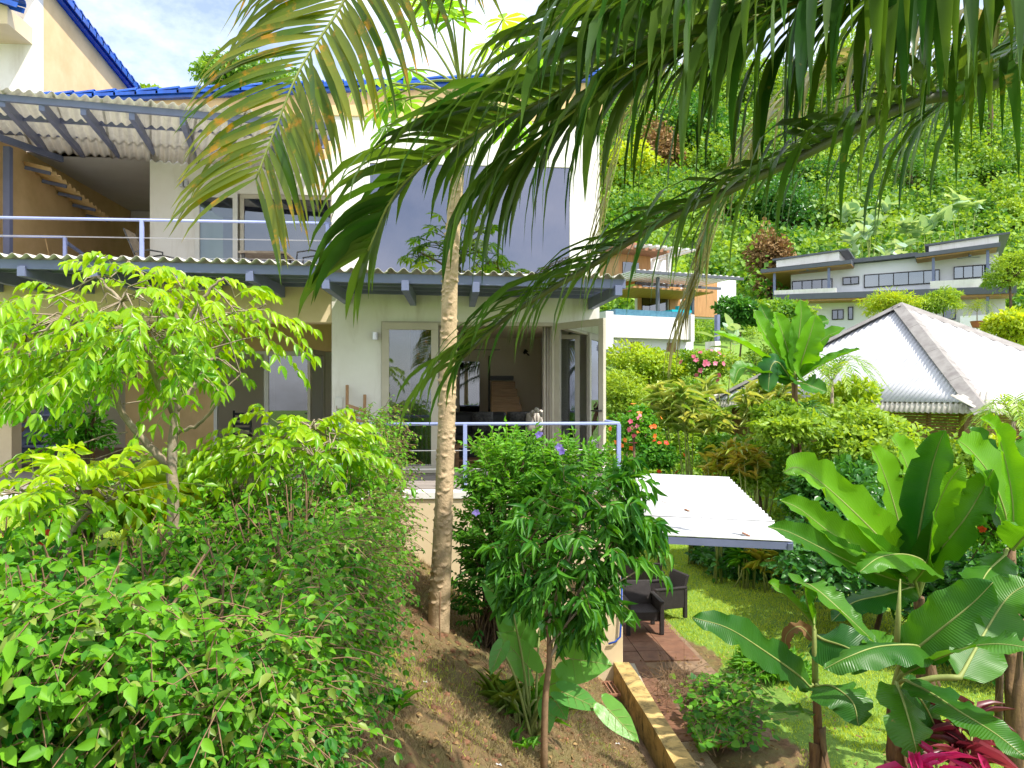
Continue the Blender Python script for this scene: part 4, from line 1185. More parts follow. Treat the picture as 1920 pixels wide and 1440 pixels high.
hf = leafy(None, P, D, N, Ls, Ws * 1.3, Ti, 'low', LM['forest'], loc=(-20, 80, 15), stuff='woods')
setp(hf, 'woods on the low hill behind the villa roof', kind='stuff')

# bank of lush growth between the lawn and the hillside houses
X, Y = scatter(2400, 14.5, 44, 1060, 2080, rng)
k = ~in_house(X, Y) & (hgt(X, Y) > .5) & (X > 3.2); X, Y = X[k], Y[k]
X = X; R_ = rng.uniform(.4, 1.0, len(X)) * np.interp(Y, [14, 22, 40], [.55, .85, 1.2]); Z = hgt(X, Y)
k = ~(np.hypot(X - 14.3, Y - 22.9) < 6.0); X, Y, R_, Z = X[k], Y[k], R_[k], Z[k]
P, D, N, Ls, Ws, Ti = cloud_of_leaves(np.stack([X, Y, Z + R_ * .4], 1), np.stack([R_, R_, R_ * .9], 1), 130, .17, 'low', rng, rng.uniform(.1, .9, len(X)))
o = leafy(None, P, D, N, Ls, Ws, Ti, 'low', LM['bank'], loc=(12, 30, 4), stuff='undergrowth')
setp(o, 'bright tangled undergrowth on the bank behind the lower garden', kind='stuff')

# ------------------------------------------------------------------ houses on the hillside
class Facade:
    """upright plane through two ground points; s runs along it, n points to the viewer"""
    def __init__(s_, pa, da, pb, db):
        s_.A = W(pa, 740, da); B = W(pb, 740, db)
        s_.e = nrm(B - s_.A); s_.e[2] = 0; s_.e = nrm(s_.e)
        s_.n = V3((s_.e[1], -s_.e[0], 0))
    def sz(s_, px, py, off=0.0):
        r = ray(px, py); A = s_.A + s_.n * off
        t = np.dot(A - CAMP, s_.n) / np.dot(r, s_.n); p = CAMP + r * t
        return float(np.dot(p - s_.A, s_.e)), float(p[2])
    def pt(s_, s, z, off=0.0):
        p = s_.A + s_.e * s + s_.n * off; return V3((p[0], p[1], z))
    def box(s_, name, a, b, o0, o1, mat, parent, bevel=0.0):
        (s0, z0), (s1, z1) = a, b
        q = [s_.pt(s0, z0, o0), s_.pt(s1, z0, o0), s_.pt(s1, z1, o0), s_.pt(s0, z1, o0)]
        return MB().prism(q, s_.n * (o1 - o0)).build(name, M[mat], parent, bevel=bevel)
    def poly(s_, name, pts, o0, o1, mat, parent):
        q = [s_.pt(s, z, o0) for s, z in pts]
        return MB().prism(q, s_.n * (o1 - o0)).build(name, M[mat], parent)

# A: long white modern house on the right
FA = Facade(1455, 46, 1890, 40)
ha = thing('modern_house', 'long white modern house with grey flat roofs and cedar soffits up on the hillside', 'house', FA.pt(8, gz(*FA.pt(8, 0)[:2])))
S = lambda px, py, off=0: FA.sz(px, py, off)
s0, _ = S(1470, 600); s1, _ = S(1885, 600)
zg = S(1600, 640)[1]
zfl = S(1600, 553)[1]         # upper floor
zrf = S(1600, 503)[1]
sL, sR = S(1483, 530)[0], S(1872, 500)[0]
FA.poly('upper_wall', [(sL, zfl), (sR, zfl), (sR, S(1872, 468)[1]), (S(1640, 490)[0], S(1640, 492)[1]), (sL, S(1483, 505)[1])], -9, 0, 'hwhite', ha)
FA.box('lower_wall', (s0 + 1, zg - 4), (s1, zfl - .3), -9, 0, 'hwhite', ha)
FA.poly('balcony_slab', [(S(1450, 562, 1.4)[0], S(1450, 563, 1.4)[1]), (S(1906, 548, 1.4)[0], S(1906, 550, 1.4)[1]), (S(1906, 536, 1.4)[0], S(1906, 536, 1.4)[1]), (S(1450, 552, 1.4)[0], S(1450, 553, 1.4)[1])], -.02, 1.5, 'grey_dark', ha)
FA.poly('balcony_soffit', [(S(1452, 566, 1.4)[0], S(1452, 566, 1.4)[1]), (S(1900, 552, 1.4)[0], S(1900, 554, 1.4)[1]), (S(1900, 549, 1.4)[0], S(1900, 550, 1.4)[1]), (S(1452, 563, 1.4)[0], S(1452, 563.2, 1.4)[1])], 0.01, 1.4, 'cedar', ha)
def roofp(name, pa, pb, th, o0, o1, mat):
    a, b = S(*pa, o1), S(*pb, o1)
    FA.poly(name, [(a[0], a[1]), (b[0], b[1]), (b[0], b[1] + th), (a[0], a[1] + th)], o0, o1, mat, ha)
roofp('roof', (1426, 512), (1596, 494), .22, -9, 1.6, 'grey_dark')
roofp('roof_soffit', (1428, 514), (1596, 496), .06, -8.9, 1.5, 'cedar')
roofp('roof', (1594, 493), (1720, 480), .22, -9, .5, 'grey_dark')
roofp('roof', (1716, 483), (1876, 462), .22, -9, 1.6, 'grey_dark')
roofp('roof_soffit', (1718, 486), (1870, 465), .06, -8.9, 1.5, 'cedar')
for (xa, ya, xb, yb, h) in ((1458, 503, 1575, 490, .34), (1742, 479, 1872, 463, .38)):
    a, b = S(xa, ya, .6), S(xb, yb, .6)
    FA.poly('clerestory', [a, b, (b[0], b[1] + h + .16), (a[0], a[1] + h + .06)], -6, 1.0, 'white', ha)
    FA.poly('roof', [(a[0] - .2, a[1] + h + .062), (b[0] + .5, b[1] + h + .19), (b[0] + .5, b[1] + h + .29), (a[0] - .2, a[1] + h + .17)], -7, 1.1, 'grey_dark', ha)
def win(px0, py0, px1, py1, n=1, pane='darkglass', slope=True):
    a = S(px0, py1); b = S(px1, py0); o = 0.03
    s0_, s1_ = a[0], b[0]; z0_ = a[1]; z1_ = b[1]
    f = MB(); fr = .05
    def bb(sa, za, sb, zb, o0, o1):
        f.prism([FA.pt(sa, za, o0), FA.pt(sb, za, o0), FA.pt(sb, zb, o0), FA.pt(sa, zb, o0)], FA.n * (o1 - o0))
    bb(s0_, z0_, s1_, z0_ + fr, .0, .08); bb(s0_, z1_ - fr, s1_, z1_, .0, .08)
    for k in range(n + 1):
        c_ = s0_ + (s1_ - s0_ - fr) * k / n; bb(c_, z0_ + fr, c_ + fr, z1_ - fr, .001, .079)
    w_ = f.build('window', M['black'], ha)
    for k in range(n):
        c0 = s0_ + (s1_ - s0_ - fr) * k / n + fr; c1 = s0_ + (s1_ - s0_ - fr) * (k + 1) / n
        FA.box('pane', (c0, z0_ + fr), (c1, z1_ - fr), .02, .035, pane, w_)
win(1485, 522, 1561, 547, 4, 'darkglass'); win(1580, 518, 1611, 535, 2, 'darkglass'); win(1620, 505, 1762, 540, 5, 'mirror2'); win(1788, 495, 1861, 524, 4, 'mirror2')
win(1560, 580, 1582, 600, 2); win(1768, 562, 1792, 600, 1, 'darkglass'); win(1590, 575, 1600, 600, 1)
for (xa, ya, xb, yb) in ((1452, 549, 1568, 561), (1744, 532, 1868, 535)):
    a = S(1452 if xa == 1452 else xa, ya, 1.3); b = S(xb, ya - 6 if xa > 1500 else ya - 5, 1.3)
    FA.poly('parapet', [(a[0], a[1] - .35), (b[0], b[1] - .3), (b[0], b[1] + .12), (a[0], a[1] + .12)], 1.2, 1.42, 'white', ha)
for (px, y0, y1) in ((1452, 512, 610), (1554, 500, 548), (1750, 480, 535), (1852, 466, 620), (1452, 560, 600)):
    a = S(px, y1, 1.3); b = S(px, y0, 1.3)
    FA.box('post', (a[0] - .07, a[1]), (a[0] + .07, b[1]), 1.2, 1.33, 'steel', ha)
a = S(1800, 608, 1.3); b = S(1870, 590, 1.3); FA.box('terrace_wall', (a[0], a[1] - 2), (b[0], b[1]), .4, 1.5, 'hwhite', ha)
for px in (1515, 1817):
    a = S(px, 508 if px < 1600 else 482, .9); hub = FA.pt(a[0], a[1], .9)
    fnm = thing('ceiling_fan', 'tiny grey fan under the ' + ('left' if px < 1600 else 'right') + ' balcony roof of the hillside house', 'fan', hub)
    for k in range(3):
        q = V3((math.cos(k * 2.09), math.sin(k * 2.09), 0)); MB().bar(hub, hub + q * .6, .12, .02).build('blade', M['steel'], fnm)
    MB().tube([hub, hub + V3((0, 0, .35))], .03, 6).build('rod', M['steel'], fnm)

# B: timber house with pool terrace
FB_ = Facade(1130, 33, 1400, 36)
hb_ = thing('timber_house', 'two level timber and white house with a black slatted awning above its pool terrace', 'house', FB_.pt(5, 6))
T_ = FB_.sz
def bxf(name, px0, py0, px1, py1, o0, o1, mat, par=None):
    m_ = (o0 + o1) / 2 if False else max(o0, o1)
    a = T_(px0, py1, m_); b = T_(px1, py0, m_)
    return FB_.box(name, a, b, o0, o1, mat, par or hb_)
bxf('upper_wall', 1160, 465, 1220, 520, -6, -1.2, 'cedar')
bxf('upper_window', 1168, 493, 1198, 512, -1.2, -1.15, 'darkglass')
bxf('upper_wall', 1220, 480, 1256, 515, -6, -2.2, 'hwhite')
FB_.poly('upper_roof', [T_(1175, 466, 0), T_(1255, 474, 0), T_(1255, 466, 0), T_(1175, 452, 0)], -6, 0, 'rust', hb_)
for k in range(8):
    a = T_(1200 + k * 14, 460 + k * 1.5, .5); FB_.box('slat', (a[0], a[1]), (a[0] + .18, a[1] + .08), -3.5, .6, 'walu', hb_)
bxf('upper_post', 1253, 476, 1259, 512, -.3, -.1, 'walu')
za_ = T_(1250, 513, 1.5)[1]
for (oo, pa, pb) in ((1.5, 1190, 1392), (-1.4, 1190, 1350)):
    FB_.box('awning_beam', (T_(pa, 515, oo)[0], za_ - .07), (T_(pb, 515, oo)[0], za_ + .05), oo, oo + .1, 'grey_dark', hb_)
for k in range(18):
    a = T_(1192 + k * 11, 514, 1.4); FB_.box('slat', (a[0], za_ + .052), (a[0] + .13, za_ + .10), -1.4, 1.55, 'walu', hb_)
FB_.box('soffit', (T_(1192, 525, 0)[0], za_ - .42), (T_(1345, 521, 0)[0], za_ - .34), -3.4, -.2, 'cedar', hb_)
bxf('lower_wall', 1200, 526, 1380, 592, -3.7, -3.2, 'hwhite')
bxf('timber_panel', 1197, 530, 1203, 592, -3.2, -3.1, 'cedar'); bxf('timber_panel', 1256, 530, 1276, 592, -3.2, -3.1, 'cedar'); bxf('timber_panel', 1283, 530, 1345, 592, -3.2, -3.1, 'cedar')
w_ = bxf('sliding_door', 1203, 533, 1252, 592, -3.2, -3.12, 'black'); 
for px in (1205, 1219, 1235): bxf('pane', px, 536, px + 13, 590, -3.1, -3.07, 'darkglass', w_)
for px in (1233, 1298): bxf('post', px, 520, px + 4, 592, .2, .35, 'grey_dark')
# pool terrace
pt_ = thing('pool_terrace', 'white pool terrace wall with a teal mosaic pool edge below the timber house', 'pool', FB_.pt(4, 5))
bxf('terrace_wall', 1148, 597, 1298, 632, 1.5, 5, 'white', pt_)
bxf('pool_edge', 1154, 586, 1295, 597, 1.5, 4.9, 'pool_tile', pt_)
bxf('lower_wall', 1150, 632, 1300, 662, 1.0, 4.6, 'hwhite', pt_)
bxf('end_wall', 1296, 590, 1302, 640, 1.4, 5.1, 'white', pt_)
bxf('opening', 1182, 641, 1202, 662, 4.6, 4.62, 'wood', pt_); bxf('opening', 1251, 643, 1268, 662, 4.6, 4.62, 'wood', pt_)
bxf('column', 1339, 640, 1351, 682, 3, 3.6, 'white', pt_); bxf('column', 1136, 584, 1150, 655, 4.5, 5.05, 'hwhite', pt_)
for px in (1345,): bxf('terrace_post', px, 590, px + 5, 640, 3, 3.2, 'steel', pt_)
sb_ = thing('sun_lounger', 'turquoise two-cushion lounger by the pool edge of the timber house', 'lounger', FB_.pt(*T_(1277, 588, .5), .5))
bxf('frame', 1262, 585, 1297, 589, 0, .9, 'cedar', sb_); bxf('seat_cushion', 1260, 582, 1297, 585, 0, 1, 'teal', sb_)
bxf('back_cushion', 1272, 574, 1283, 582, 0, .25, 'teal', sb_); bxf('back_cushion', 1285, 573, 1296, 582, 0, .25, 'teal', sb_)

# C: garden pavilion with a pyramid roof of corrugated metal
PA = W(1690, 572, 23.9)
cen = V3((PA[0], PA[1], 4.1))
v1 = RT * -1.2 + FW * -5.9; v2 = RT * -4.95 + FW * 4.1
ze = 4.1
cor = [cen + v1, cen + v2, cen - v1, cen - v2]
pav = thing('garden_pavilion', 'open garden pavilion with a white corrugated pyramid roof and bamboo screen walls', 'pavilion', (cen[0], cen[1], gz(cen[0], cen[1])))
def roof_face(A, B, T, rows=1):
    A, B, T = V3(A), V3(B), V3(T); e = nrm(B - A); L_ = np.linalg.norm(B - A); mid = (A + B) / 2; n = nrm(np.cross(e, T - mid))
    if n[2] < 0: n = -n
    per = .16; m = int(L_ / per * 6); us = np.linspace(0, L_, m + 1)
    Vv = []; nv = 3
    for i, u in enumerate(us):
        f = 1 - abs(u / L_ * 2 - 1)
        for j in range(nv + 1):
            v = j / nv * f
            Vv.append(A + e * u + (T - mid) * v + n * .022 * math.sin(u / per * 6.283))
    i_, j_ = np.meshgrid(np.arange(m), np.arange(nv), indexing='ij'); q = (i_ * (nv + 1) + j_).ravel()
    Tt = np.concatenate([np.stack([q, q + nv + 1, q + nv + 2], 1), np.stack([q, q + nv + 2, q + 1], 1)])
    o = link_mesh('roof_panel', tri_mesh('roof_panel', np.array(Vv), Tt), pav, None, M['wsheet'])
    o.modifiers.new('thickness', 'SOLIDIFY').thickness = .01
for k in range(4):
    roof_face(cor[k], cor[(k + 1) % 4], PA)
    # outer course of grey sheets, a little lower
    a, b = cor[k], cor[(k + 1) % 4]
    o_ = nrm((a + b) / 2 - cen); o_[2] = 0
    m1 = (a + b) / 2; dr = nrm(m1 - PA)
    corrugated('eave_sheet', a + dr * .0 - V3((0, 0, .05)) + nrm(a - PA) * .45, b - V3((0, 0, .05)) + nrm(b - PA) * .45, a - V3((0, 0, .05)) - dr * .5 + nrm(b - a) * .0, M['sheet'], pav, period=.16, amp=.022, sheets=1)
for k in range(4):
    a = PA + V3((0, 0, .05)); b = cor[k] + nrm(cor[k] - PA) * .5 + V3((0, 0, .05)); t = b - a; sd = nrm(np.cross(t, (0, 0, 1.))); u = nrm(np.cross(sd, t))
    for j in range(8):
        p, q = a + t * j / 8, a + t * (j + 1.04) / 8; c_ = MB()
        hw = .27
        c_.prism([p - sd * hw - u * .10, p + u * .045, p + sd * hw - u * .10, p + sd * hw - u * .12, p + u * .02, p - sd * hw - u * .12], q - p + u * .006 * (j % 2))
        c_.build('ridge_cap', M['cap'], pav)
zgp = gz(cen[0], cen[1]) - .3
ins = .86
for k in range(4):
    p = cen + (cor[k] - cen) * ins
    MB().box((p[0] - .1, p[1] - .1, zgp - 1), (p[0] + .1, p[1] + .1, ze + .05)).build('post', M['wood'], pav)
    q = cen + (cor[(k + 1) % 4] - cen) * ins
    MB().bar((p[0], p[1], ze - .1), (q[0], q[1], ze - .1), .1, .22).build('beam', M['wood'], pav)
    for f in (1 / 3, 2 / 3):
        s_ = p * (1 - f) + q * f; MB().box((s_[0] - .06, s_[1] - .06, zgp - 1), (s_[0] + .06, s_[1] + .06, ze - .1)).build('post', M['wood'], pav)
    if k in (0, 3):
        dd = q - p
        for j in range(30):
            zz = ze - .25 - j * .075
            MB().bar((p[0], p[1], zz) + V3((0, 0, 0)), (q[0], q[1], zz + .01 * math.sin(j * 5)), .03, .055).build('slat', M['bamboo'], pav)
# ------------------------------------------------------------------ shrubs and trees of the middle distance
def pxpt(px, py, d): return W(px, py, d)
def hill_depth(px, py, lift, d0=46):
    """how far ahead the view through px, py meets the hillside"""
    for d in np.arange(d0, 125, .5):
        q = W(px, py, d)
        if q[2] < gz(q[0], q[1]) + lift: return float(d)
    return 112.0
def bush(name, label, cat, px, py, d, rx, rz, leaf, per, tname='low', mat='bank', seed=1, tint=.5, group=None, lumps=7, wr=.6, flowers=None, ry=None, stem=True, trunk=None, flat=.6):
    """a crown of several lobes centred in the view at px, py; rx, rz in metres"""
    rng = np.random.default_rng(seed)
    if name == 'hillside_tree' and d > 33 and py < 450 and d < 90:
        d_ = hill_depth(px, py, rz * .6, 40); k_ = d_ / d; d = d_
        if group is None: rx *= k_; rz *= k_; leaf *= k_
    c = pxpt(px, py, d); gzz = gz(c[0], c[1]); base = V3((c[0], c[1], min(gzz, c[2] - rz * .5)))
    t = thing(name, label, cat, base, group)
    ry = ry or rx
    cs = c + rng.uniform(-1, 1, (lumps, 3)) * np.array([rx * .55, ry * .5, rz * .5]); rr = rng.uniform(.38, .62, lumps)
    cs[0] = c; rr[0] = .75
    R3 = rr[:, None] * np.array([rx, ry, rz])
    P, D, N, Ls, Ws, Ti = cloud_of_leaves(cs, R3, per // lumps, leaf, tname, rng, np.clip(tint + rng.normal(0, .12, lumps), 0, 1), flat, wr)
    leafy(t, P, D, N, Ls, Ws, Ti, tname, LM[mat], stuff='foliage')
    m = MB()
    tr = trunk or .05
    top = c + V3((0, 0, -rz * .2))
    if top[2] - base[2] > .2:
        MB().tube([base - V3((0, 0, .1)), (base + top) / 2 + V3((.1 * rx, 0, 0)), top], [tr, tr * .8, tr * .5], 7).build('trunk' if cat == 'tree' else 'stem', M['barkdark'], t, smooth=True)
    p0 = []; p1 = []
    for q in cs:
        for _ in range(5):
            p0.append(top); p1.append(q + rng.normal(0, .3, 3) * np.array([rx, ry, rz]) * .6)
    sticks(t, p0, p1, tr * .35, tr * .12, M['barkdark'], 'branches')
    if flowers:
        fm, n, fs = flowers
        v = nrm(rng.normal(0, 1, (n, 3)) + np.array([0, -1.2, .4])); ctr = c + v * np.array([rx, ry, rz]) * 1.03
        blossoms(t, ctr, v, fs, fm, rng)
    return t
def blossoms(t, ctr, v, size, mat, rng, petals=5, n_single=300):
    pos = np.repeat(ctr, petals, 0); n = len(ctr)
    a = np.tile(np.arange(petals) * 2 * math.pi / petals, n) + np.repeat(rng.uniform(0, 6, n), petals)
    vv = np.repeat(nrm(v), petals, 0); x = nrm(np.cross(vv, np.array([[.1, .2, 1.0]]))); y = np.cross(vv, x)
    d = nrm(x * np.cos(a)[:, None] + y * np.sin(a)[:, None] + vv * .35)
    if size > .03 and len(pos) <= n_single * 1.5 and False: pass
    V, T = TEMPL['round']
    fx, fy, fz = frames(d, vv); sc = size * rng.uniform(.8, 1.2, len(pos))
    for i in range(n):
        sl = slice(i * petals, (i + 1) * petals)
        W_ = (pos[sl][:, None] + V[None, :, 0:1] * (fx[sl] * (sc[sl] * .8)[:, None])[:, None] + V[None, :, 1:2] * (fy[sl] * sc[sl][:, None])[:, None] + V[None, :, 2:3] * (fz[sl] * sc[sl][:, None])[:, None]).reshape(-1, 3)
        TT = (T[None] + (np.arange(petals) * len(V))[:, None, None]).reshape(-1, 3)
        link_mesh('flower', tri_mesh('flower', W_, TT, np.full(len(W_), rng.random())), t, None, LM[mat])

# trees against the sky and on the hill
bush('tall_tree', 'feathery tree crown rising behind the blue roof tiles, left of the hanging yellow palm frond', 'tree', 470, 150, 42, 3.4, 1.6, .28, 5200, mat='forest', seed=2, tint=.5, lumps=9, trunk=.25)
bush('tall_tree', 'small round tree top just above the low end of the blue roof', 'tree', 290, 192, 40, 1.2, .8, .3, 1400, mat='bank', seed=3, tint=.5, trunk=.2)
bush('hillside_tree', 'bright yellow-green tree at the foot of the hill behind the drooping frond tip', 'tree', 1175, 345, 34, 1.35, 2.0, .22, 4200, mat='yellowg', seed=4, lumps=8, trunk=.2)
bush('hillside_tree', 'olive brown withered tree right of the bright yellow-green tree', 'tree', 1235, 300, 46, 1.6, 2.6, .28, 4200, mat='brown', seed=5, lumps=8, trunk=.2)
bush('hillside_tree', 'dark green tree standing behind the arching middle frond', 'tree', 1300, 265, 58, 3.2, 3.6, .34, 5200, mat='dark', seed=6, tint=.5, lumps=9, trunk=.3)
bush('hillside_tree', 'large tree with a shaded crown on the slope above the white house', 'tree', 1480, 400, 58, 3.6, 3.0, .32, 5600, mat='dark', seed=7, tint=.4, lumps=9, trunk=.3)
bush('hillside_tree', 'pale green tree on the ridge under the hanging leaflets', 'tree', 1600, 130, 92, 6, 4.5, .5, 4200, mat='forest', seed=8, tint=.8, lumps=9, trunk=.35)
bush('hillside_tree', 'dark rounded tree at the right edge of the ridge', 'tree', 1850, 110, 92, 6, 5, .5, 4200, mat='forest', seed=9, tint=.3, lumps=9, trunk=.35)
bush('hillside_tree', 'light feathery tree beside the right end of the white house', 'tree', 1893, 515, 36, 1.15, 1.25, .16, 5200, mat='bank', seed=10, tint=.75, lumps=8, trunk=.1, wr=.3)
bush('hillside_tree', 'tall tree on the hill slope at the upper middle of the hill', 'tree', 1400, 190, 78, 4.5, 4.2, .42, 4600, mat='forest', seed=12, tint=.65, lumps=9, trunk=.35)
bush('hillside_tree', 'dry brown creeper-covered tree left of the white house', 'tree', 1440, 510, 50, 1.4, 2.6, .26, 4200, mat='brown', seed=13, lumps=8, trunk=.2)
rg = np.random.default_rng(77)
spots = [(1225, 205, 'forest', 'rounded mid-green tree high on the hill just right of the villa roof corner'), (1335, 130, 'dark', 'dark tree on the upper hill behind the hanging curtain of palm leaflets'), (1360, 385, 'bank', 'pale bushy tree low on the hill above the timber house'),
         (1450, 290, 'forest', 'soft green tree in the middle of the hill just under the thick frond'), (1540, 235, 'dark', 'dark rounded tree in the upper middle of the hill'), (1560, 400, 'forest', 'green tree on the slope left of the silvery leaves'), (1625, 300, 'bank', 'light green tree halfway up the hill above the silvery leaves'),
         (1700, 190, 'dark', 'dark tree below the ridge in the right half of the hill'), (1715, 345, 'forest', 'leafy tree just above the middle silvery clump'), (1790, 255, 'bank', 'light tree in the right part of the hill, above the highest silvery leaves'), (1850, 335, 'forest', 'green tree on the slope right of the highest silvery leaves'),
         (1890, 215, 'dark', 'dark tree near the right edge in the upper hill'), (1895, 405, 'bank', 'pale tree at the right edge directly above the white house roof'), (1500, 340, 'dark', 'shaded tree on the slope above the left roof of the white house')]
for i, (a_, b_2, mt_, lab_) in enumerate(spots):
    c_2 = hill_depth(a_, b_2, .5); s_ = rg.uniform(1.8, 2.8) * c_2 / 70
    bush('hillside_tree', lab_, 'tree', a_, b_2, c_2, s_ * rg.uniform(.9, 1.3), s_ * rg.uniform(.7, 1.0), .34 * c_2 / 75, 3000, mat=mt_, seed=200 + i, tint=rg.uniform(.1, .9), lumps=9, trunk=.22, group='trees on the wooded hillside')
# shrubs in front of the houses
bush('bamboo_shrub', 'airy bamboo-like shrub hiding the middle of the white house terrace', 'shrub', 1660, 570, 33, 1.25, .72, .17, 4200, 'lance', 'yellowg', 14, .4, lumps=8, wr=.22)
bush('bamboo_shrub', 'airy bamboo-like shrub right behind the tip of the pyramid roof', 'shrub', 1755, 568, 33, .95, .62, .17, 3200, 'lance', 'bank', 15, .8, lumps=8, wr=.22)
bush('garden_bush', 'dark clipped bush between the pool terrace and the white house', 'shrub', 1385, 590, 34, 1.1, .75, .2, 3200, mat='dark', seed=16, tint=.7)
bush('garden_bush', 'rounded green bush under the balcony of the white house', 'shrub', 1480, 590, 34, 1.5, .8, .2, 3600, mat='bank', seed=17, tint=.4)
bush('garden_bush', 'yellow-green bush at the right edge beside the pavilion roof', 'shrub', 1905, 620, 28, .9, .9, .18, 2800, mat='yellowg', seed=18)
bush('garden_bush', 'light green bush below the pool terrace wall', 'shrub', 1215, 690, 25, 1.5, .95, .14, 5600, mat='yellowg', seed=19, tint=.3)
bush('garden_bush', 'fern-like green bush beside the open door leaf', 'shrub', 1170, 735, 21, .9, .9, .12, 5200, mat='bank', seed=20, tint=.7, wr=.35)
bush('flowering_bush', 'bush dotted with coral pink flowers below the white columns', 'shrub', 1315, 690, 25, 1.0, .6, .13, 3000, mat='bank', seed=21, flowers=('rose', 26, .09))
bush('flowering_bush', 'bush with orange and red flowers beside the right end of the terrace railing', 'shrub', 1190, 815, 18.5, .75, .75, .10, 4800, 'ovate', 'shrub', 22, .6, flowers=('orange', 16, .07))
bush('flowering_bush', 'low bush with red flowers behind the railing corner', 'shrub', 1235, 858, 18, .6, .42, .10, 2600, 'ovate', 'shrub', 23, .3, flowers=('red', 9, .07))
bush('flowering_bush', 'pink flowered spray between the railing corner and the orange flowers', 'shrub', 1188, 800, 17, .3, .35, .09, 800, 'ovate', 'shrub', 24, .6, flowers=('rose', 12, .06))
bush('garden_bush', 'broad leafy bush with bright top in front of the pavilion', 'shrub', 1640, 838, 16.5, 1.3, 1.0, .13, 9000, 'ovate', 'bank', 25, .6, lumps=10)
bush('garden_bush', 'dense glossy dark bush above the outer corner of the white canopy', 'shrub', 1560, 935, 15, 1.05, .85, .15, 6000, 'ovate', 'dark', 26, .5, lumps=8)
bush('garden_bush', 'leafy bush in the shade below the pavilion eave', 'shrub', 1770, 868, 17, 1.0, .65, .13, 5000, 'ovate', 'bank', 27, .6)
bush('garden_bush', 'low bush hiding the foot of the middle banana plant', 'shrub', 1485, 805, 15.8, .95, .62, .12, 5200, 'ovate', 'bank', 36, .7)
bush('garden_bush', 'bright fine-leaved bush between the striped plants and the pavilion', 'shrub', 1560, 770, 19, 1.0, .8, .12, 6000, 'ovate', 'yellowg', 28, .3)
bush('garden_bush', 'green bush filling the space above the back edge of the white canopy', 'shrub', 1420, 870, 17.5, 1.3, .75, .13, 7000, 'ovate', 'bank', 29, .5, lumps=9)
bush('garden_bush', 'yellow-leaved bush right of the canopy among darker shrubs', 'shrub', 1870, 860, 17, .8, .5, .13, 3000, 'ovate', 'yellowg', 30, .6)
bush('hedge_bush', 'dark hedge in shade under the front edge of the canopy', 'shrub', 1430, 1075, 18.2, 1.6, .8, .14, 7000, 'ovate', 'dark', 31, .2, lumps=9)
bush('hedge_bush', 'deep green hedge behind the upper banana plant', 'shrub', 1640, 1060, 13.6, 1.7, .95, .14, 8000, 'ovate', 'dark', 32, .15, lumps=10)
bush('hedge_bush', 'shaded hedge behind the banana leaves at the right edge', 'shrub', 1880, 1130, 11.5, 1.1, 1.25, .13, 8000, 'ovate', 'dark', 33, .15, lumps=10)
bush('hedge_bush', 'trailing leafy climber hanging in front of the upright banana leaves', 'shrub', 1870, 960, 8.8, .45, .75, .07, 2600, 'ovate', 'shrub', 34, .6, lumps=9, flowers=('red', 4, .05))
bush('hedge_bush', 'grassy tuft at the lawn edge below the long banana leaf', 'shrub', 1440, 1240, 11.6, .55, .22, .13, 2400, 'lance', 'hedge', 35, .5, wr=.2)

# long-leaved clumps: striped ginger, crotons, dracaenas
def clump(name, label, cat, px, py, d, n, L_, wd, mat, seed=1, spread=.9, droop=.5, group=None, base=None, canes=6, hgt_=None, singles=0, tmpl='strap'):
    rng = np.random.default_rng(seed)
    c = pxpt(px, py, d); g0 = gz(c[0], c[1]); b = V3((c[0], c[1], g0)) if base is None else V3(base)
    t = thing(name, label, cat, b, group)
    tops = c + rng.uniform(-1, 1, (canes, 3)) * np.array([spread, spread * .6, spread * .5])
    m = MB()
    for q in tops:
        m2 = MB(); m2.tube([b + V3((rng.uniform(-.15, .15), rng.uniform(-.1, .1), -.05)), (b + q) / 2 + rng.normal(0, .05, 3), q], [.022, .016, .01], 6).build('stalk', M['nstalk'], t, smooth=True)
    idx = rng.integers(0, canes, n); along = rng.uniform(-.55, .05, n)
    P = tops[idx] + nrm(tops[idx] - b) * along[:, None] * min(1.0, np.linalg.norm(c - b) * .7)
    a = rng.uniform(0, 6.28, n); el = rng.uniform(.05, 1.1, n)
    D = np.stack([np.cos(a) * np.cos(el), np.sin(a) * np.cos(el), np.sin(el)], 1)
    N = nrm(np.stack([np.zeros(n), np.zeros(n), np.ones(n)], 1) + rng.normal(0, .25, (n, 3)))
    leafy(t, P, D, N, L_ * rng.uniform(.7, 1.2, n), wd * rng.uniform(.8, 1.2, n), rng.uniform(0, 1, n), tmpl, LM[mat], singles=singles)
    return t
clump('striped_ginger', 'tall clump of cream striped long leaves left of the middle banana plant', 'plant', 1300, 755, 19, 420, .55, .07, 'variegated', 40, 1.0, canes=14)
clump('striped_ginger', 'cream striped long-leaved clump just under the middle banana plant', 'plant', 1415, 745, 18.5, 340, .5, .065, 'variegated', 41, .8, canes=12)
clump('croton', 'orange and yellow leaved croton at the back edge of the white canopy', 'plant', 1345, 855, 17, 120, .34, .09, 'croton', 42, .4)
clump('croton', 'yellow croton with copper leaves right of the canopy back corner', 'plant', 1405, 845, 16.5, 110, .34, .09, 'croton', 43, .35)
clump('bromeliad', 'red and green rosette plant at the shaded far end of the lawn', 'plant', 1440, 1050, 16.3, 70, .42, .06, 'croton', 44, .22, canes=3)
clump('bromeliad', 'green spiky rosette left of the red and green rosette plant', 'plant', 1385, 1045, 16.6, 60, .40, .05, 'shrub', 45, .25, canes=3)
clump('ti_plant', 'magenta and maroon leaved plant at the bottom right corner', 'plant', 1855, 1475, 5.6, 50, .31, .06, 'pink', 46, .24, canes=6, singles=70)
clump('ti_plant', 'magenta plant with upright leaves under the hanging banana leaf', 'plant', 1745, 1435, 6.0, 34, .32, .065, 'pink', 47, .16, canes=4, singles=45)
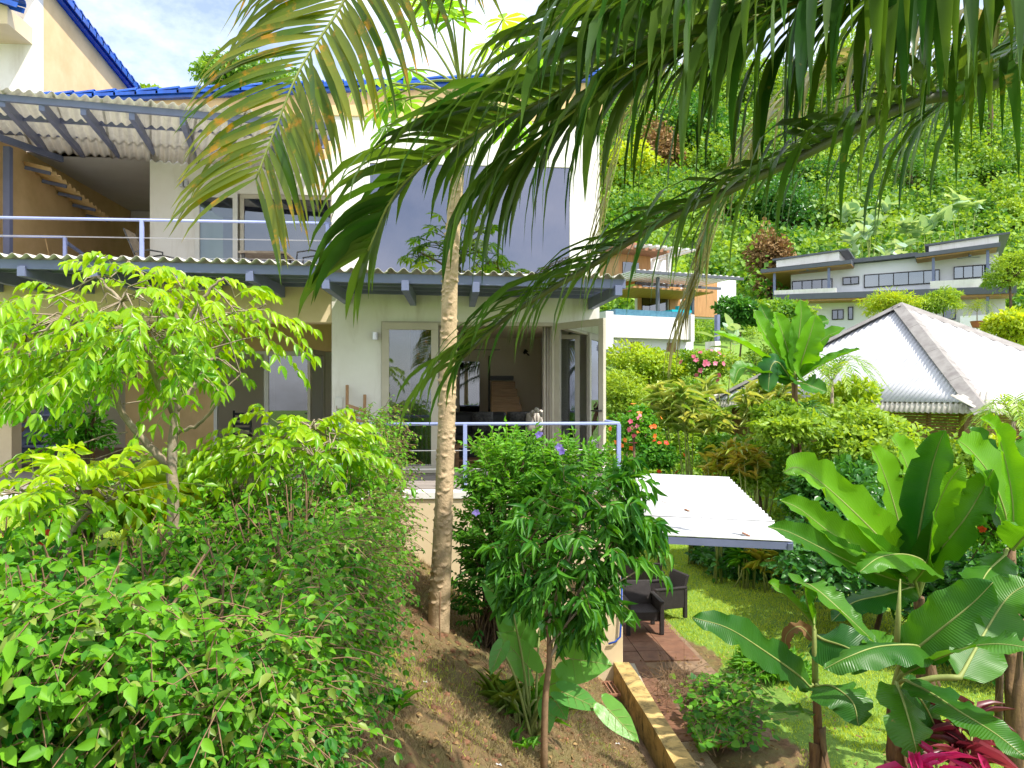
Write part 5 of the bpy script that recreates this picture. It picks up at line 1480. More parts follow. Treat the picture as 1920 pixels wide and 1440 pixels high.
clump('ti_plant', 'dark maroon leaved plant behind the magenta ones', 'plant', 1815, 1370, 6.6, 60, .38, .075, 'maroon', 48, .25, canes=5, singles=60)
clump('silver_plant', 'clump of pale silvery leaves on the hillside above the white house, left one', 'plant', 1625, 405, 52, 60, 1.1, .55, 'silver', 49, 1.6, canes=8, tmpl='round')
clump('silver_plant', 'clump of pale silvery leaves on the hillside, in the middle', 'plant', 1735, 415, 52, 60, 1.2, .55, 'silver', 50, 1.5, canes=8, tmpl='round')
clump('silver_plant', 'pale silvery leaves at the right, highest on the hillside', 'plant', 1805, 378, 55, 26, 1.2, .55, 'silver', 51, 1.0, canes=5, tmpl='round')
clump('silver_plant', 'pale silvery leaves right behind the grey roof of the white house', 'plant', 1650, 470, 48, 60, .95, .45, 'silver', 52, 2.0, canes=8, tmpl='round')
clump('silver_plant', 'pale green big leaves beside the white column below the pool terrace', 'plant', 1360, 625, 27, 16, .7, .32, 'silver', 53, .4, canes=4, tmpl='round')

# ------------------------------------------------------------------ palms: fronds built leaflet by leaflet
def leaflet_mesh(p, d0, L_, wd, g, nrmh, segs=6, tint=.5, twist=0.0, fold=.22):
    P = [V3(p)]; d = nrm(V3(d0)); g = g * 1.0; st = L_ / segs; dirs = [d]
    for i in range(segs):
        P.append(P[-1] + d * st); d = nrm(d + V3((0, 0, -g * st * (.4 + i * .25 + i * i * .12)))); dirs.append(d)
    prof = [.25, .85, 1, .95, .75, .42, 0]
    Vv = []; T = []
    for i in range(segs + 1):
        s = nrm(np.cross(dirs[i], nrmh)); u = np.cross(s, dirs[i])
        h = wd / 2 * prof[i] if segs == 6 else wd / 2 * np.interp(i / segs, np.linspace(0, 1, 7), prof)
        Vv += [P[i] - s * h - u * abs(h) * fold * -1, P[i], P[i] + s * h + u * abs(h) * fold]
    for i in range(segs):
        a = 3 * i
        T += [(a, a + 1, a + 4), (a, a + 4, a + 3), (a + 1, a + 2, a + 5), (a + 1, a + 5, a + 4)]
    return np.array(Vv), np.array(T)
def frond(palm, ctrl, n, Lmax, wd, mat, rng, upv=(0, 0, 1), s0=.12, s1=1.0, g=1.6, ang=(62, 22), singles=True, rr=.022, tipL=.3, baseL=.6, rise=.2, rmat='nstalk', segs=6, jit=.07, lcurve=1.0):
    C_ = catmull(ctrl, 40)
    cum = np.concatenate([[0], np.cumsum(np.linalg.norm(np.diff(C_, axis=0), axis=1))]); tot = cum[-1]
    f = MB(); rads = np.interp(cum / tot, [0, .3, 1], [rr, rr * .7, rr * .18])
    f.tube(C_, list(rads), 7)
    fr = f.build('frond', M[rmat], palm, smooth=True)
    upv = nrm(V3(upv)); AV = []; AT = []; TI = []; cnt = 0
    for k in range(n):
        s = s0 + (s1 - s0) * (k + rng.uniform(-.2, .2)) / (n - 1); s = min(max(s, 0), 1)
        p = np.array([np.interp(s * tot, cum, C_[:, j]) for j in range(3)])
        p2 = np.array([np.interp(min(s * tot + .03, tot), cum, C_[:, j]) for j in range(3)]); p3 = np.array([np.interp(max(s * tot - .03, 0), cum, C_[:, j]) for j in range(3)])
        T_a = nrm(p2 - p3); side = nrm(np.cross(T_a, upv)); un = np.cross(side, T_a)
        q = (s - s0) / (s1 - s0)
        L_ = Lmax * np.interp(q, [0, .25, .6, 1], [baseL, 1, .85, tipL])
        a = math.radians(ang[0] + (ang[1] - ang[0]) * q)
        for sg in (-1, 1):
            d = nrm(T_a * math.cos(a) + side * sg * math.sin(a) + un * rise + rng.normal(0, jit, 3))
            Vv, Tt = leaflet_mesh(p, d, L_ * rng.uniform(.88, 1.08), wd * rng.uniform(.8, 1.15) * (.6 + .4 * L_ / Lmax), g * rng.uniform(.75, 1.3), nrm(un + rng.normal(0, .15, 3)), segs)
            tint = rng.random()
            if singles:
                me = tri_mesh('leaflet', Vv, Tt, np.full(len(Vv), tint)); link_mesh('leaflet', me, fr, None, LM[mat])
            else:
                AV.append(Vv); AT.append(Tt + cnt); TI += [tint] * len(Vv); cnt += len(Vv)
    if AV:
        o = link_mesh('leaflets', tri_mesh('leaflets', np.concatenate(AV), np.concatenate(AT), np.array(TI)), fr, None, LM[mat]); o['kind'] = 'stuff'
    return fr
def scars_trunk(b, name, pts, rads, mat, parent, scars=0, rng=None, n=20):
    """trunk with raised leaf scars"""
    NR = 700; C_ = catmull(pts, NR); rr = np.interp(np.linspace(0, 1, NR + 1), np.linspace(0, 1, len(rads)), rads)
    Vv = []; F = []
    hgtc = np.concatenate([[0], np.cumsum(np.linalg.norm(np.diff(C_, axis=0), axis=1))])
    sc = [(rng.uniform(.25, hgtc[-1] * .98), rng.uniform(0, 6.283)) for _ in range(scars)] if scars else []
    n = 40
    A = 2 * math.pi * np.arange(n) / n; Rm = np.repeat(rr[:, None], n, 1)
    for (zc_, ac_) in sc:            # crescents: raised rim with a hollow above
        i0, i1 = np.searchsorted(hgtc, [zc_ - .07, zc_ + .09])
        da = np.abs((ac_ - A + math.pi) % (2 * math.pi) - math.pi)[None]; dz = (hgtc[i0:i1] - zc_)[:, None]; e = (da / .36) ** 2
        Rm[i0:i1] += np.exp(-((dz + .025 * (1 - e)) / .010) ** 2) * np.clip(1 - e, 0, 1) * .016 - np.exp(-((dz - .014) / .02) ** 2) * np.clip(1 - e * 1.2, 0, 1) * .011
    Vv = (C_[:, None] + np.stack([np.cos(A), np.sin(A), 0 * A], 1)[None] * Rm[..., None]).reshape(-1, 3)
    i_, k_ = np.meshgrid(np.arange(NR), np.arange(n), indexing='ij'); q = (i_ * n + k_).ravel(); q2 = (i_ * n + (k_ + 1) % n).ravel()
    T = np.concatenate([np.stack([q, q2, q2 + n], 1), np.stack([q, q2 + n, q + n], 1)])
    return link_mesh(name, tri_mesh(name, Vv, T), parent, None, mat)

rng = np.random.default_rng(21)
CROWN = W(2330, -260, 3.6)
pg = V3((CROWN[0] + .15, CROWN[1] + .1, gz(CROWN[0], CROWN[1])))
palm = thing('palm_tree', 'foreground palm whose long fronds hang across the top and right of the view', 'palm', pg)
MB().tube(catmull([pg - V3((0, 0, .2)), pg * .5 + CROWN * .5 + V3((.08, 0, 0)), CROWN], 12), list(np.linspace(.13, .09, 13)), 16).build('trunk', M['bark'], palm, smooth=True)
PW = lambda L_: [CROWN] + [W(*q) for q in L_]
M['palmstem'] = surf('dark_palm_stem', (0.10, 0.13, 0.035), (0.05, 0.06, 0.02), 0.5, 9, 60, .3)
# long frond sweeping down from the right edge to the thin trunk
f1 = [(1920, 120, 3.2), (1700, 196, 3.1), (1450, 318, 3.05), (1250, 412, 3.05), (1110, 497, 3.1), (960, 588, 3.2), (868, 670, 3.3)]
frond(palm, PW(f1), 80, .92, .045, 'palm', rng, s0=.2, g=3.2, ang=(64, 18), tipL=.5, rise=.30, jit=.12, rr=.046, rmat='palmstem')
# broad-leaved frond whose tip reaches the upper window
f2 = [(1800, -60, 3.3), (1480, -20, 3.1), (1230, 60, 3.0), (1060, 165, 3.0), (900, 245, 3.0), (800, 305, 3.0), (735, 372, 3.05), (690, 470, 3.1)]
frond(palm, PW(f2), 78, 1.0, .085, 'palm', rng, s0=.3, g=2.3, ang=(70, 30), tipL=.42, rise=.35, jit=.08)
# frond above the frame, its leaflets hanging like a curtain
f4 = [(2050, -130, 3.0), (1850, -110, 2.8), (1650, -95, 2.7), (1450, -80, 2.65), (1250, -60, 2.65), (1120, -20, 2.7)]
f2b = [(1750, -80, 2.9), (1420, 30, 2.8), (1230, 105, 2.8), (1100, 190, 2.8), (1010, 262, 2.85), (945, 320, 2.9)]
frond(palm, PW(f2b), 56, .92, .07, 'palm', rng, s0=.36, g=4.2, ang=(58, 20), tipL=.62, rise=.0, jit=.08)
frond(palm, PW(f4), 40, .88, .050, 'palm', rng, s0=.22, g=9, ang=(50, 30), tipL=.6, rise=-.2, jit=.08)
f6 = [(1750, -260, 3.7), (1380, -170, 3.6), (1170, -70, 3.6), (1040, 40, 3.6), (950, 150, 3.6), (900, 260, 3.6)]
frond(palm, PW(f6), 60, .85, .055, 'palm', rng, s0=.36, g=2.6, ang=(62, 26), tipL=.45, rise=.2, jit=.09)
# second yellowing palm at the upper left
CR2 = W(900, -560, 3.3)
pg2 = W(1250, 740, 1.0); 
palm2 = palm
f3 = [CR2, W(760, -260, 3.25), W(700, -120, 3.2), W(640, 10, 3.2), W(565, 125, 3.15), W(515, 245, 3.15), W(480, 335, 3.15)]
nn = -FW * .9 + V3((0, 0, .35)) - RT * .25
frond(palm, [CROWN, W(1600, -620, 3.5), W(1050, -520, 3.3)] + f3[1:], 122, 1.0, .038, 'palm_y', rng, upv=nn, s0=.42, g=1.15, ang=(88, 50), tipL=.5, rise=.1, jit=.05)
f5 = [(1900, -330, 3.8), (1500, -330, 3.6), (1200, -250, 3.5), (960, -130, 3.4), (830, -40, 3.4)]
frond(palm, PW(f5), 34, .62, .05, 'palm_y', rng, s0=.4, g=5, ang=(55, 25), tipL=.6, rise=-.1, jit=.08)
# duller palm behind
C3_ = W(2250, -120, 6.2); p3g = V3((C3_[0], C3_[1], gz(C3_[0], C3_[1])))
palmb = thing('palm_tree', 'more distant palm with dull straw-coloured fronds drooping behind the dark ones', 'palm', p3g)
MB().tube([p3g - V3((0, 0, .2)), (p3g + C3_) / 2, C3_], [.14, .11, .09], 14).build('trunk', M['bark'], palmb, smooth=True)
for (pts, nn_, gg, mt) in (([(1900, 20, 5.8), (1640, 90, 5.6), (1480, 190, 5.5), (1380, 330, 5.5), (1330, 470, 5.5), (1300, 560, 5.5)], 46, 3.0, 'palm_d'),
                       ([(1800, -120, 6), (1500, -60, 6), (1300, 60, 6), (1190, 200, 6), (1150, 330, 6), (1130, 430, 6.0)], 40, 3.0, 'palm_d'),
                       ([(2000, 10, 5.6), (1880, 60, 5.5), (1800, 130, 5.4), (1740, 230, 5.4)], 26, 3.0, 'palm')):
    frond(palmb, [C3_] + [W(*q) for q in pts], int(nn_ * 1.35), 1.15, .055, mt, rng, s0=.22, g=gg, ang=(50, 16), tipL=.6, rise=.2, rr=.02, singles=(mt == 'palm_d' and nn_ == 46))
# small palms in the garden
def small_palm(label, px, py, d, n, L_, seed, mat='bank', name='small_palm', trunk=.06, nl=22, LL=.34):
    rng = np.random.default_rng(seed); c = pxpt(px, py, d); b = V3((c[0], c[1], min(gz(c[0], c[1]), c[2] - .1)))
    t = thing(name, label, 'palm', b)
    MB().tube([b, (b + c) / 2, c], [trunk, trunk * .8, trunk * .6], 8).build('trunk', M['bark'], t, smooth=True)
    for k in range(n):
        a = 6.283 * k / n + rng.uniform(-.2, .2); e = rng.uniform(.2, 1.1); h = V3((math.cos(a), math.sin(a), 0))
        q = [c, c + h * L_ * .4 * math.cos(e) + V3((0, 0, L_ * .45 * math.sin(e) + .1)), c + h * L_ * .85 * math.cos(e) + V3((0, 0, L_ * .5 * math.sin(e) - .05)), c + h * L_ * (.6 + .5 * math.cos(e)) + V3((0, 0, L_ * .2 * math.sin(e) - .3 * L_))]
        frond(t, q, nl, LL, .035, mat, rng, g=2.5, singles=False, rr=.01, segs=4)
    return t
small_palm('areca palm with arching fronds between the middle banana plant and the pavilion roof', 1560, 715, 18, 11, 1.3, 61)
small_palm('shaded fan of palm fronds below the middle banana plant', 1500, 800, 17, 9, 1.1, 62, 'dark')
small_palm('small palm in a pot on the white house terrace', 1832, 585, 37, 9, 1.1, 63, 'yellowg', 'potted_palm', .04, 14, .35)
small_palm('palm fronds at the right edge below the pavilion eave', 1900, 790, 16, 9, 1.0, 64, 'bank')
c = pxpt(1832, 603, 37); 
pt2 = thing('plant_pot', 'terracotta pot under the small palm on the white house terrace', 'pot', c - V3((0, 0, .3)))
MB().tube([c - V3((0, 0, .3)), c, c + V3((0, 0, .02))], [.2, .3, .32], 14).build('pot_body', M['pot'], pt2)

# ------------------------------------------------------------------ papaya with the thin scarred trunk
pb = V3(W(822, 1178, 8.0)); pb[2] = gz(pb[0], pb[1]) - .05
ptop = W(866, 175, 8.0)
pap = thing('papaya_tree', 'papaya tree with a tall thin leaf-scarred trunk in front of the glass door', 'tree', pb)
rng = np.random.default_rng(33)
scars_trunk(None, 'trunk', [pb, W(832, 950, 8.0), W(840, 700, 8.0), W(845, 500, 8.0), W(858, 320, 8.0), ptop], [.118, .098, .09, .082, .072, .05], M['papbark'], pap, 260, rng)
def papaya_crown(t, top, n, rng, Lp=1.1, size=.62, singles=True, tgt=None):
    P, D, N = [], [], []
    p0 = []
    for k in range(n):
        a = 2.4 * k + rng.uniform(-.3, .3); e = rng.uniform(-.15, 1.15)
        h = V3((math.cos(a) * math.cos(e), math.sin(a) * math.cos(e), math.sin(e))); st = top - V3((0, 0, .4 * k / n))
        en = st + h * Lp * rng.uniform(.75, 1.15) - V3((0, 0, .12))
        MB().tube(catmull([st, st + (en - st) * .5 + V3((0, 0, .08)), en], 6), list(np.linspace(.016, .008, 7)), 6).build('leaf_stalk', M['nstalk'], t, smooth=True)
        P.append(en); D.append(nrm(h + V3((0, 0, -.7)))); N.append(nrm(V3((0, -.25, 1)) + h * .5))
    leafy(t, np.array(P), np.array(D), np.array(N), size * rng.uniform(.8, 1.2, n), size * rng.uniform(.8, 1.2, n), rng.random(n), 'lobed', LM['papaya'], singles=n if singles else 0)
papaya_crown(pap, ptop + V3((0, 0, .15)), 34, rng, 1.0, .62)
for k in range(5):
    a = k * 1.25; q = ptop + V3((math.cos(a) * .13, math.sin(a) * .13, -.12 - .06 * k))
    MB().tube([q + V3((0, 0, .1)), q + V3((0, 0, .03)), q - V3((0, 0, .07)), q - V3((0, 0, .14))], [.015, .055, .06, .01], 10).build('fruit', M['nstalk'], pap, smooth=True)
# a papaya behind the viewpoint, seen mirrored in the upper window
def behind(x, y, ztop, label, n, seed):
    rng = np.random.default_rng(seed); b = V3((x, y, gz(x, y))); t = thing('papaya_tree', label, 'tree', b)
    top = V3((x, y, ztop))
    MB().tube([b, (b + top) / 2, top], [.14, .11, .09], 10).build('trunk', M['papbark'], t, smooth=True)
    for j in range(5):
        a = j * 1.3; e = top + V3((math.cos(a) * 2.3, math.sin(a) * .7, .1 + .35 * (j % 3))); MB().tube(catmull([top - V3((0, 0, .5)), (top + e) / 2 - V3((0, 0, .1)), e], 6), list(np.linspace(.06, .035, 7)), 8).build('branch', M['papbark'], t, smooth=True)
        papaya_crown(t, e, n, rng, .55, .6)
behind(.7, -2.6, 8.7, 'many-branched papaya standing behind the viewpoint, mirrored in the upper window', 14, 71)
# ------------------------------------------------------------------ big leaves: banana and elephant ear
def banana_material():
    m = LM['banana']; nt = m.node_tree; b = nt.nodes['Principled BSDF']
    at = nt.nodes.new('ShaderNodeAttribute'); at.attribute_name = 'along'
    mu = nt.nodes.new('ShaderNodeMath'); mu.operation = 'MULTIPLY'; nt.links.new(at.outputs['Fac'], mu.inputs[0]); mu.inputs[1].default_value = 6.283 / .022
    sn = nt.nodes.new('ShaderNodeMath'); sn.operation = 'SINE'; nt.links.new(mu.outputs[0], sn.inputs[0])
    bp = nt.nodes.new('ShaderNodeBump'); bp.inputs['Strength'].default_value = .4; bp.inputs['Distance'].default_value = .003
    nt.links.new(sn.outputs[0], bp.inputs['Height']); nt.links.new(bp.outputs['Normal'], b.inputs['Normal'])
banana_material()
LM['banana_b'] = LM['banana']
def blade(parent, ctrl, wd, nh, rng, mat='banana', tint=None, fold=.35, wave=.022, tears=8, stalk=None, name='leaf', prof=None, N=26):
    """one broad leaf along a midrib; nh points out of its upper side"""
    C_ = catmull(ctrl, N); cum = np.concatenate([[0], np.cumsum(np.linalg.norm(np.diff(C_, axis=0), axis=1))]); tot = cum[-1]
    M_ = 3; nh = nrm(V3(nh))
    px_, pw_ = ([0, .06, .18, .35, .65, .85, .95, 1], [.15, .62, .92, 1, .96, .72, .42, .04]) if prof is None else prof
    tear = {}; fold = fold * 1.35
    for _ in range(tears):
        i = int(rng.integers(5, N - 3)); tear[(i, int(rng.choice([-1, 1])))] = rng.uniform(.35, .8)
    Vv = []; al = []
    ph = rng.uniform(0, 6)
    for i in range(N + 1):
        t = nrm(C_[min(i + 1, N)] - C_[max(i - 1, 0)]); s = nrm(np.cross(t, nh)); u = np.cross(s, t)
        q = cum[i] / tot; h = wd / 2 * np.interp(q, px_, pw_)
        for j in range(-M_, M_ + 1):
            a = j / M_; hh = h
            if (i, int(np.sign(j))) in tear and abs(j) >= 2: hh = h * (1 - tear[(i, int(np.sign(j)))] * .55 * (abs(a) - .33) * 1.5)
            z = abs(a) ** 1.3 * h * fold + (math.sin(cum[i] * 22 + ph + a) * wave + math.sin(cum[i] * 61 + ph * 2) * wave * .3) * a * a
            Vv.append(C_[i] + s * hh * a + u * z); al.append(cum[i] - abs(a) * h * .35)
    K = 2 * M_ + 1; T = []
    for i in range(N):
        for j in range(K - 1):
            a = i * K + j
            T += [(a, a + 1, a + K + 1), (a, a + K + 1, a + K)]
    tint = rng.random() if tint is None else tint
    me = tri_mesh(name, np.array(Vv), np.array(T), np.full(len(Vv), tint))
    atr = me.attributes.new('along', 'FLOAT', 'POINT'); atr.data.foreach_set('value', np.array(al, np.float32))
    o = link_mesh(name, me, parent, None, LM[mat])
    lo = C_ - np.array([nrm(np.cross(nrm(np.cross(nrm(C_[min(i + 1, N)] - C_[max(i - 1, 0)]), nh)), nrm(C_[min(i + 1, N)] - C_[max(i - 1, 0)]))) for i in range(N + 1)]) * (-.001)
    mb = MB(); r = np.interp(cum / tot, [0, 1], [max(.006, wd * .035), .003])
    if stalk is not None:
        st = catmull([stalk, C_[0] * .6 + V3(stalk) * .4 + V3((0, 0, .03)), C_[0]], 8); mb.tube(list(st) + list(lo[1:]), [max(.012, wd * .05)] * 9 + list(r[1:]), 6)
    else:
        mb.tube(lo, list(r), 6)
    mb.build('midrib', M['nstalk'], o, smooth=True)
    return o
def banana(label, base_px, base_d, top, leaves, rng, spear=None, tr=.11, name='banana_plant'):
    """leaves: (list of px points with depth, width in metres, hint for the upper side)"""
    b = V3(W(*base_px, base_d)); b[2] = gz(b[0], b[1]) - .05; tp = V3(W(*top))
    t = thing(name, label, 'plant', b)
    mb = MB(); C_ = catmull([b, (b + tp) / 2 + V3((.02, 0, 0)), tp], 14); mb.tube(C_, list(np.linspace(tr, tr * .45, 15) * (1 + .08 * np.sin(np.arange(15) * 2.3))), 14).build('trunk', M['ntrunk'], t, smooth=True)
    for k in range(5):      # dry sheaths
        a = k * 1.3; r0 = V3((math.cos(a), math.sin(a), 0)); h0 = .25 + .12 * k
        q = b * (1 - h0) + tp * h0
        g = MB(); w0 = .05
        sd = V3((-r0[1], r0[0], 0))
        g.grid(lambda u, v: q + r0 * (tr * (1.05 - .3 * h0) + .10 * u * u) + sd * (v - .5) * .12 * (1 - .6 * u) - V3((0, 0, .45 * u)), 6, 2)
        g.build('dry_sheath', M['ntrunk'], t, smooth=True, solid=.004)
    for lf in leaves:
        pts, wd, nh = lf[:3]
        kw = lf[3] if len(lf) > 3 else {}
        blade(t, [W(*p) for p in pts], wd, nh, rng, stalk=tp, **kw)
    if spear:
        a, c_ = W(*spear[0]), W(*spear[1]); MB().tube([a, (a + c_) / 2, c_], [.028, .024, .006], 9).build('rolled_leaf', M['nstalk'], t, smooth=True)
    return t
TC = -FW + V3((0, 0, .5))        # leaning to the viewer and up
UP = V3((0, 0, 1)) - FW * .35
rng = np.random.default_rng(90)
d = 8.6
banana('large banana plant with upright leaves right of the white canopy', (1745, 1300), 8.9, (1722, 1120, 8.6), [
    ([(1705, 1075, 8.6), (1655, 1015, 8.4), (1563, 925, 8.1), (1500, 878, 7.9), (1469, 885, 7.8)], .56, TC + RT * .5, dict(fold=.35, tint=.9)),
    ([(1700, 1085, 8.5), (1637, 1042, 8.2), (1563, 1003, 7.9), (1500, 955, 7.7), (1462, 938, 7.6)], .38, TC + RT * .3, dict(fold=.5, tint=.55)),
    ([(1700, 1095, 8.5), (1625, 1068, 8.1), (1545, 1030, 7.7), (1480, 998, 7.5), (1440, 988, 7.4)], .34, TC, dict(fold=.4, tint=.2)),
    ([(1706, 1070, 8.6), (1697, 1030, 8.7), (1673, 936, 8.8), (1650, 870, 8.8), (1632, 838, 8.7)], .48, TC + RT * .3, dict(fold=.3, tint=.95)),
    ([(1722, 1060, 8.6), (1722, 1010, 8.5), (1742, 899, 8.4), (1758, 840, 8.3), (1772, 806, 8.2)], .50, TC - RT * .5, dict(fold=.4, tint=.1)),
    ([(1730, 1050, 8.9), (1722, 990, 9.1), (1705, 890, 9.3), (1685, 840, 9.3), (1672, 818, 9.2)], .55, TC + RT * .5, dict(fold=.3, tint=1.0)),
    ([(1735, 1060, 8.5), (1742, 1040, 8.3), (1753, 965, 8.0), (1778, 905, 7.8), (1808, 868, 7.7)], .38, TC + RT * .3, dict(fold=.4, tint=.7)),
    ([(1740, 1070, 8.6), (1755, 1040, 8.4), (1806, 977, 8.1), (1838, 925, 8.0), (1862, 880, 7.9)], .46, TC - RT * .6, dict(fold=.4, tint=.35)),
    ([(1715, 1090, 8.4), (1735, 1058, 8.1), (1700, 1040, 7.8), (1650, 1045, 7.5), (1612, 1072, 7.3)], .42, UP, dict(fold=-.3, tint=.5)),
    ([(1712, 1100, 8.5), (1660, 1115, 8.1), (1600, 1130, 7.9), (1560, 1165, 7.8)], .40, UP, dict(fold=-.2, tint=.1)),
], rng, tr=.13)
banana('banana plant at the right edge with bright yellow-green leaves above the trailing climber', (1905, 1250), 8.0, (1893, 1030, 8.0), [
    ([(1893, 1010, 8.0), (1880, 950, 8.0), (1855, 890, 8.0), (1820, 845, 8.0), (1795, 825, 7.9)], .55, TC + RT * .4, dict(tint=.95, fold=.25)),
    ([(1900, 1000, 8.0), (1897, 930, 7.9), (1880, 845, 7.8), (1862, 800, 7.7), (1838, 785, 7.6)], .30, TC, dict(tint=1.0, fold=.5)),
    ([(1900, 1010, 8.1), (1915, 930, 8.2), (1925, 860, 8.3), (1930, 800, 8.4)], .38, TC - RT * .3, dict(tint=.6)),
    ([(1895, 1020, 8.1), (1870, 960, 8.4), (1850, 860, 8.6), (1815, 800, 8.6)], .45, TC + RT * .2, dict(tint=.15)),
    ([(1900, 1030, 7.9), (1930, 1000, 7.6), (1960, 1010, 7.3)], .45, UP, dict(tint=.5)),
    ([(1885, 1040, 7.9), (1850, 1075, 7.5), (1830, 1120, 7.2)], .40, UP, dict(tint=.3, fold=-.2)),
], rng, tr=.12)
banana('lower banana plant with broad drooping leaves above the magenta plants', (1680, 1440), 6.9, (1676, 1290, 6.8), [
    ([(1690, 1245, 6.7), (1715, 1220, 6.6), (1774, 1172, 6.4), (1825, 1130, 6.3), (1862, 1092, 6.2)], .52, UP + TC * .6 - RT * .2, dict(fold=.12, tint=.25)),
    ([(1700, 1260, 6.6), (1790, 1222, 6.1), (1860, 1208, 5.8), (1930, 1216, 5.6), (1980, 1235, 5.5)], .42, UP, dict(fold=.1, tint=.3)),
    ([(1702, 1278, 6.6), (1745, 1300, 6.3), (1800, 1335, 5.9), (1865, 1375, 5.6), (1922, 1420, 5.4)], .40, UP + TC * .4, dict(fold=.05, tint=.2)),
    ([(1682, 1285, 6.6), (1692, 1310, 6.4), (1704, 1350, 6.2), (1714, 1390, 6.1), (1722, 1422, 6.1)], .42, TC + RT * .1, dict(fold=-.15, tint=.3)),
    ([(1690, 1280, 6.8), (1725, 1310, 6.8), (1752, 1360, 6.8), (1762, 1410, 6.8)], .38, TC + RT * .4, dict(fold=-.15, tint=.05)),
    ([(1705, 1240, 6.6), (1722, 1212, 6.3), (1650, 1212, 6.0), (1590, 1232, 5.9), (1545, 1255, 5.9)], .34, UP, dict(fold=-.35, tint=.2)),
    ([(1690, 1250, 6.9), (1660, 1220, 7.2), (1630, 1200, 7.4), (1590, 1195, 7.5)], .35, UP, dict(fold=.2, tint=.5)),
    ([(1800, 1270, 6.6), (1850, 1180, 7.0), (1890, 1120, 7.1), (1935, 1090, 7.1)], .55, UP + TC, dict(fold=.1, tint=.3)),
], rng, spear=((1680, 1230, 6.7), (1688, 1086, 6.6)), tr=.13)
banana('small banana plant with one long leaf reaching left over the lawn', (1535, 1460), 7.6, (1530, 1292, 7.5), [
    ([(1518, 1288, 7.4), (1495, 1265, 7.3), (1435, 1222, 7.1), (1365, 1178, 6.9), (1298, 1158, 6.8)], .36, TC + UP * .3, dict(fold=.1, tint=.2)),
    ([(1528, 1180, 7.5), (1520, 1165, 7.5), (1495, 1138, 7.5), (1465, 1110, 7.4), (1440, 1092, 7.4)], .30, UP + RT * .3, dict(fold=.3, tint=.5)),
    ([(1525, 1170, 7.5), (1508, 1100, 7.4), (1530, 1105, 7.2), (1580, 1148, 7.0), (1645, 1210, 6.9)], .36, UP + RT * .2, dict(fold=.2, tint=.35)),
    ([(1528, 1190, 7.6), (1545, 1200, 7.5), (1590, 1215, 7.3), (1640, 1245, 7.2)], .5, TC, dict(fold=-.2, tint=.05)),
    ([(1533, 1288, 7.4), (1560, 1287, 7.1), (1598, 1316, 6.9), (1610, 1362, 6.8)], .48, UP + TC * .6, dict(fold=-.12, tint=.15)),
    ([(1526, 1338, 7.6), (1490, 1335, 7.4), (1440, 1337, 7.2)], .16, UP, dict(tint=.4)),
    ([(1525, 1200, 7.7), (1500, 1175, 7.7), (1475, 1190, 7.7), (1472, 1222, 7.7)], .13, TC, dict(mat='brown', tint=.0)),
], rng, spear=((1528, 1290, 7.5), (1525, 1140, 7.45)), tr=.075)
banana('middle-distance banana plant with upright yellow-green leaves left of the pyramid roof', (1490, 800), 16.8, (1490, 718, 16.6), [
    ([(1485, 710, 16.6), (1455, 690, 16.4), (1400, 650, 16.2), (1336, 622, 16)], .45, UP, dict(tint=.8)),
    ([(1484, 705, 16.6), (1460, 665, 16.6), (1430, 620, 16.6), (1412, 580, 16.6)], .5, TC + RT * .4, dict(tint=.8)),
    ([(1490, 700, 16.6), (1475, 650, 16.6), (1458, 600, 16.6), (1450, 585, 16.6)], .5, TC, dict(tint=.95)),
    ([(1493, 700, 16.6), (1497, 640, 16.6), (1502, 590, 16.6), (1500, 562, 16.6)], .5, TC, dict(tint=.6)),
    ([(1494, 705, 16.6), (1502, 680, 16.2), (1515, 640, 16.0), (1530, 590, 15.9)], .62, TC + RT * .2, dict(tint=1.0)),
    ([(1495, 705, 16.6), (1520, 665, 16.5), (1545, 635, 16.4), (1585, 615, 16.2)], .42, UP + TC, dict(tint=.7)),
    ([(1497, 712, 16.6), (1530, 690, 16.4), (1575, 668, 16.2), (1612, 655, 16)], .42, UP, dict(tint=.5)),
    ([(1485, 715, 16.4), (1460, 680, 16.0), (1445, 690, 15.9), (1440, 735, 15.8)], .55, TC, dict(tint=.05, fold=-.3)),
    ([(1488, 700, 16.8), (1475, 640, 17), (1440, 600, 17), (1425, 570, 17)], .5, TC, dict(tint=.3)),
    ([(1494, 700, 16.8), (1515, 640, 17), (1530, 610, 17), (1555, 600, 17)], .5, TC, dict(tint=.3)),
    ([(1484, 715, 16.4), (1430, 700, 16), (1390, 690, 15.8), (1375, 720, 15.6)], .42, UP, dict(tint=.4)),
    ([(1492, 718, 16.4), (1510, 720, 15.8), (1550, 735, 15.6)], .5, TC, dict(tint=.2)),
], rng, tr=.14)

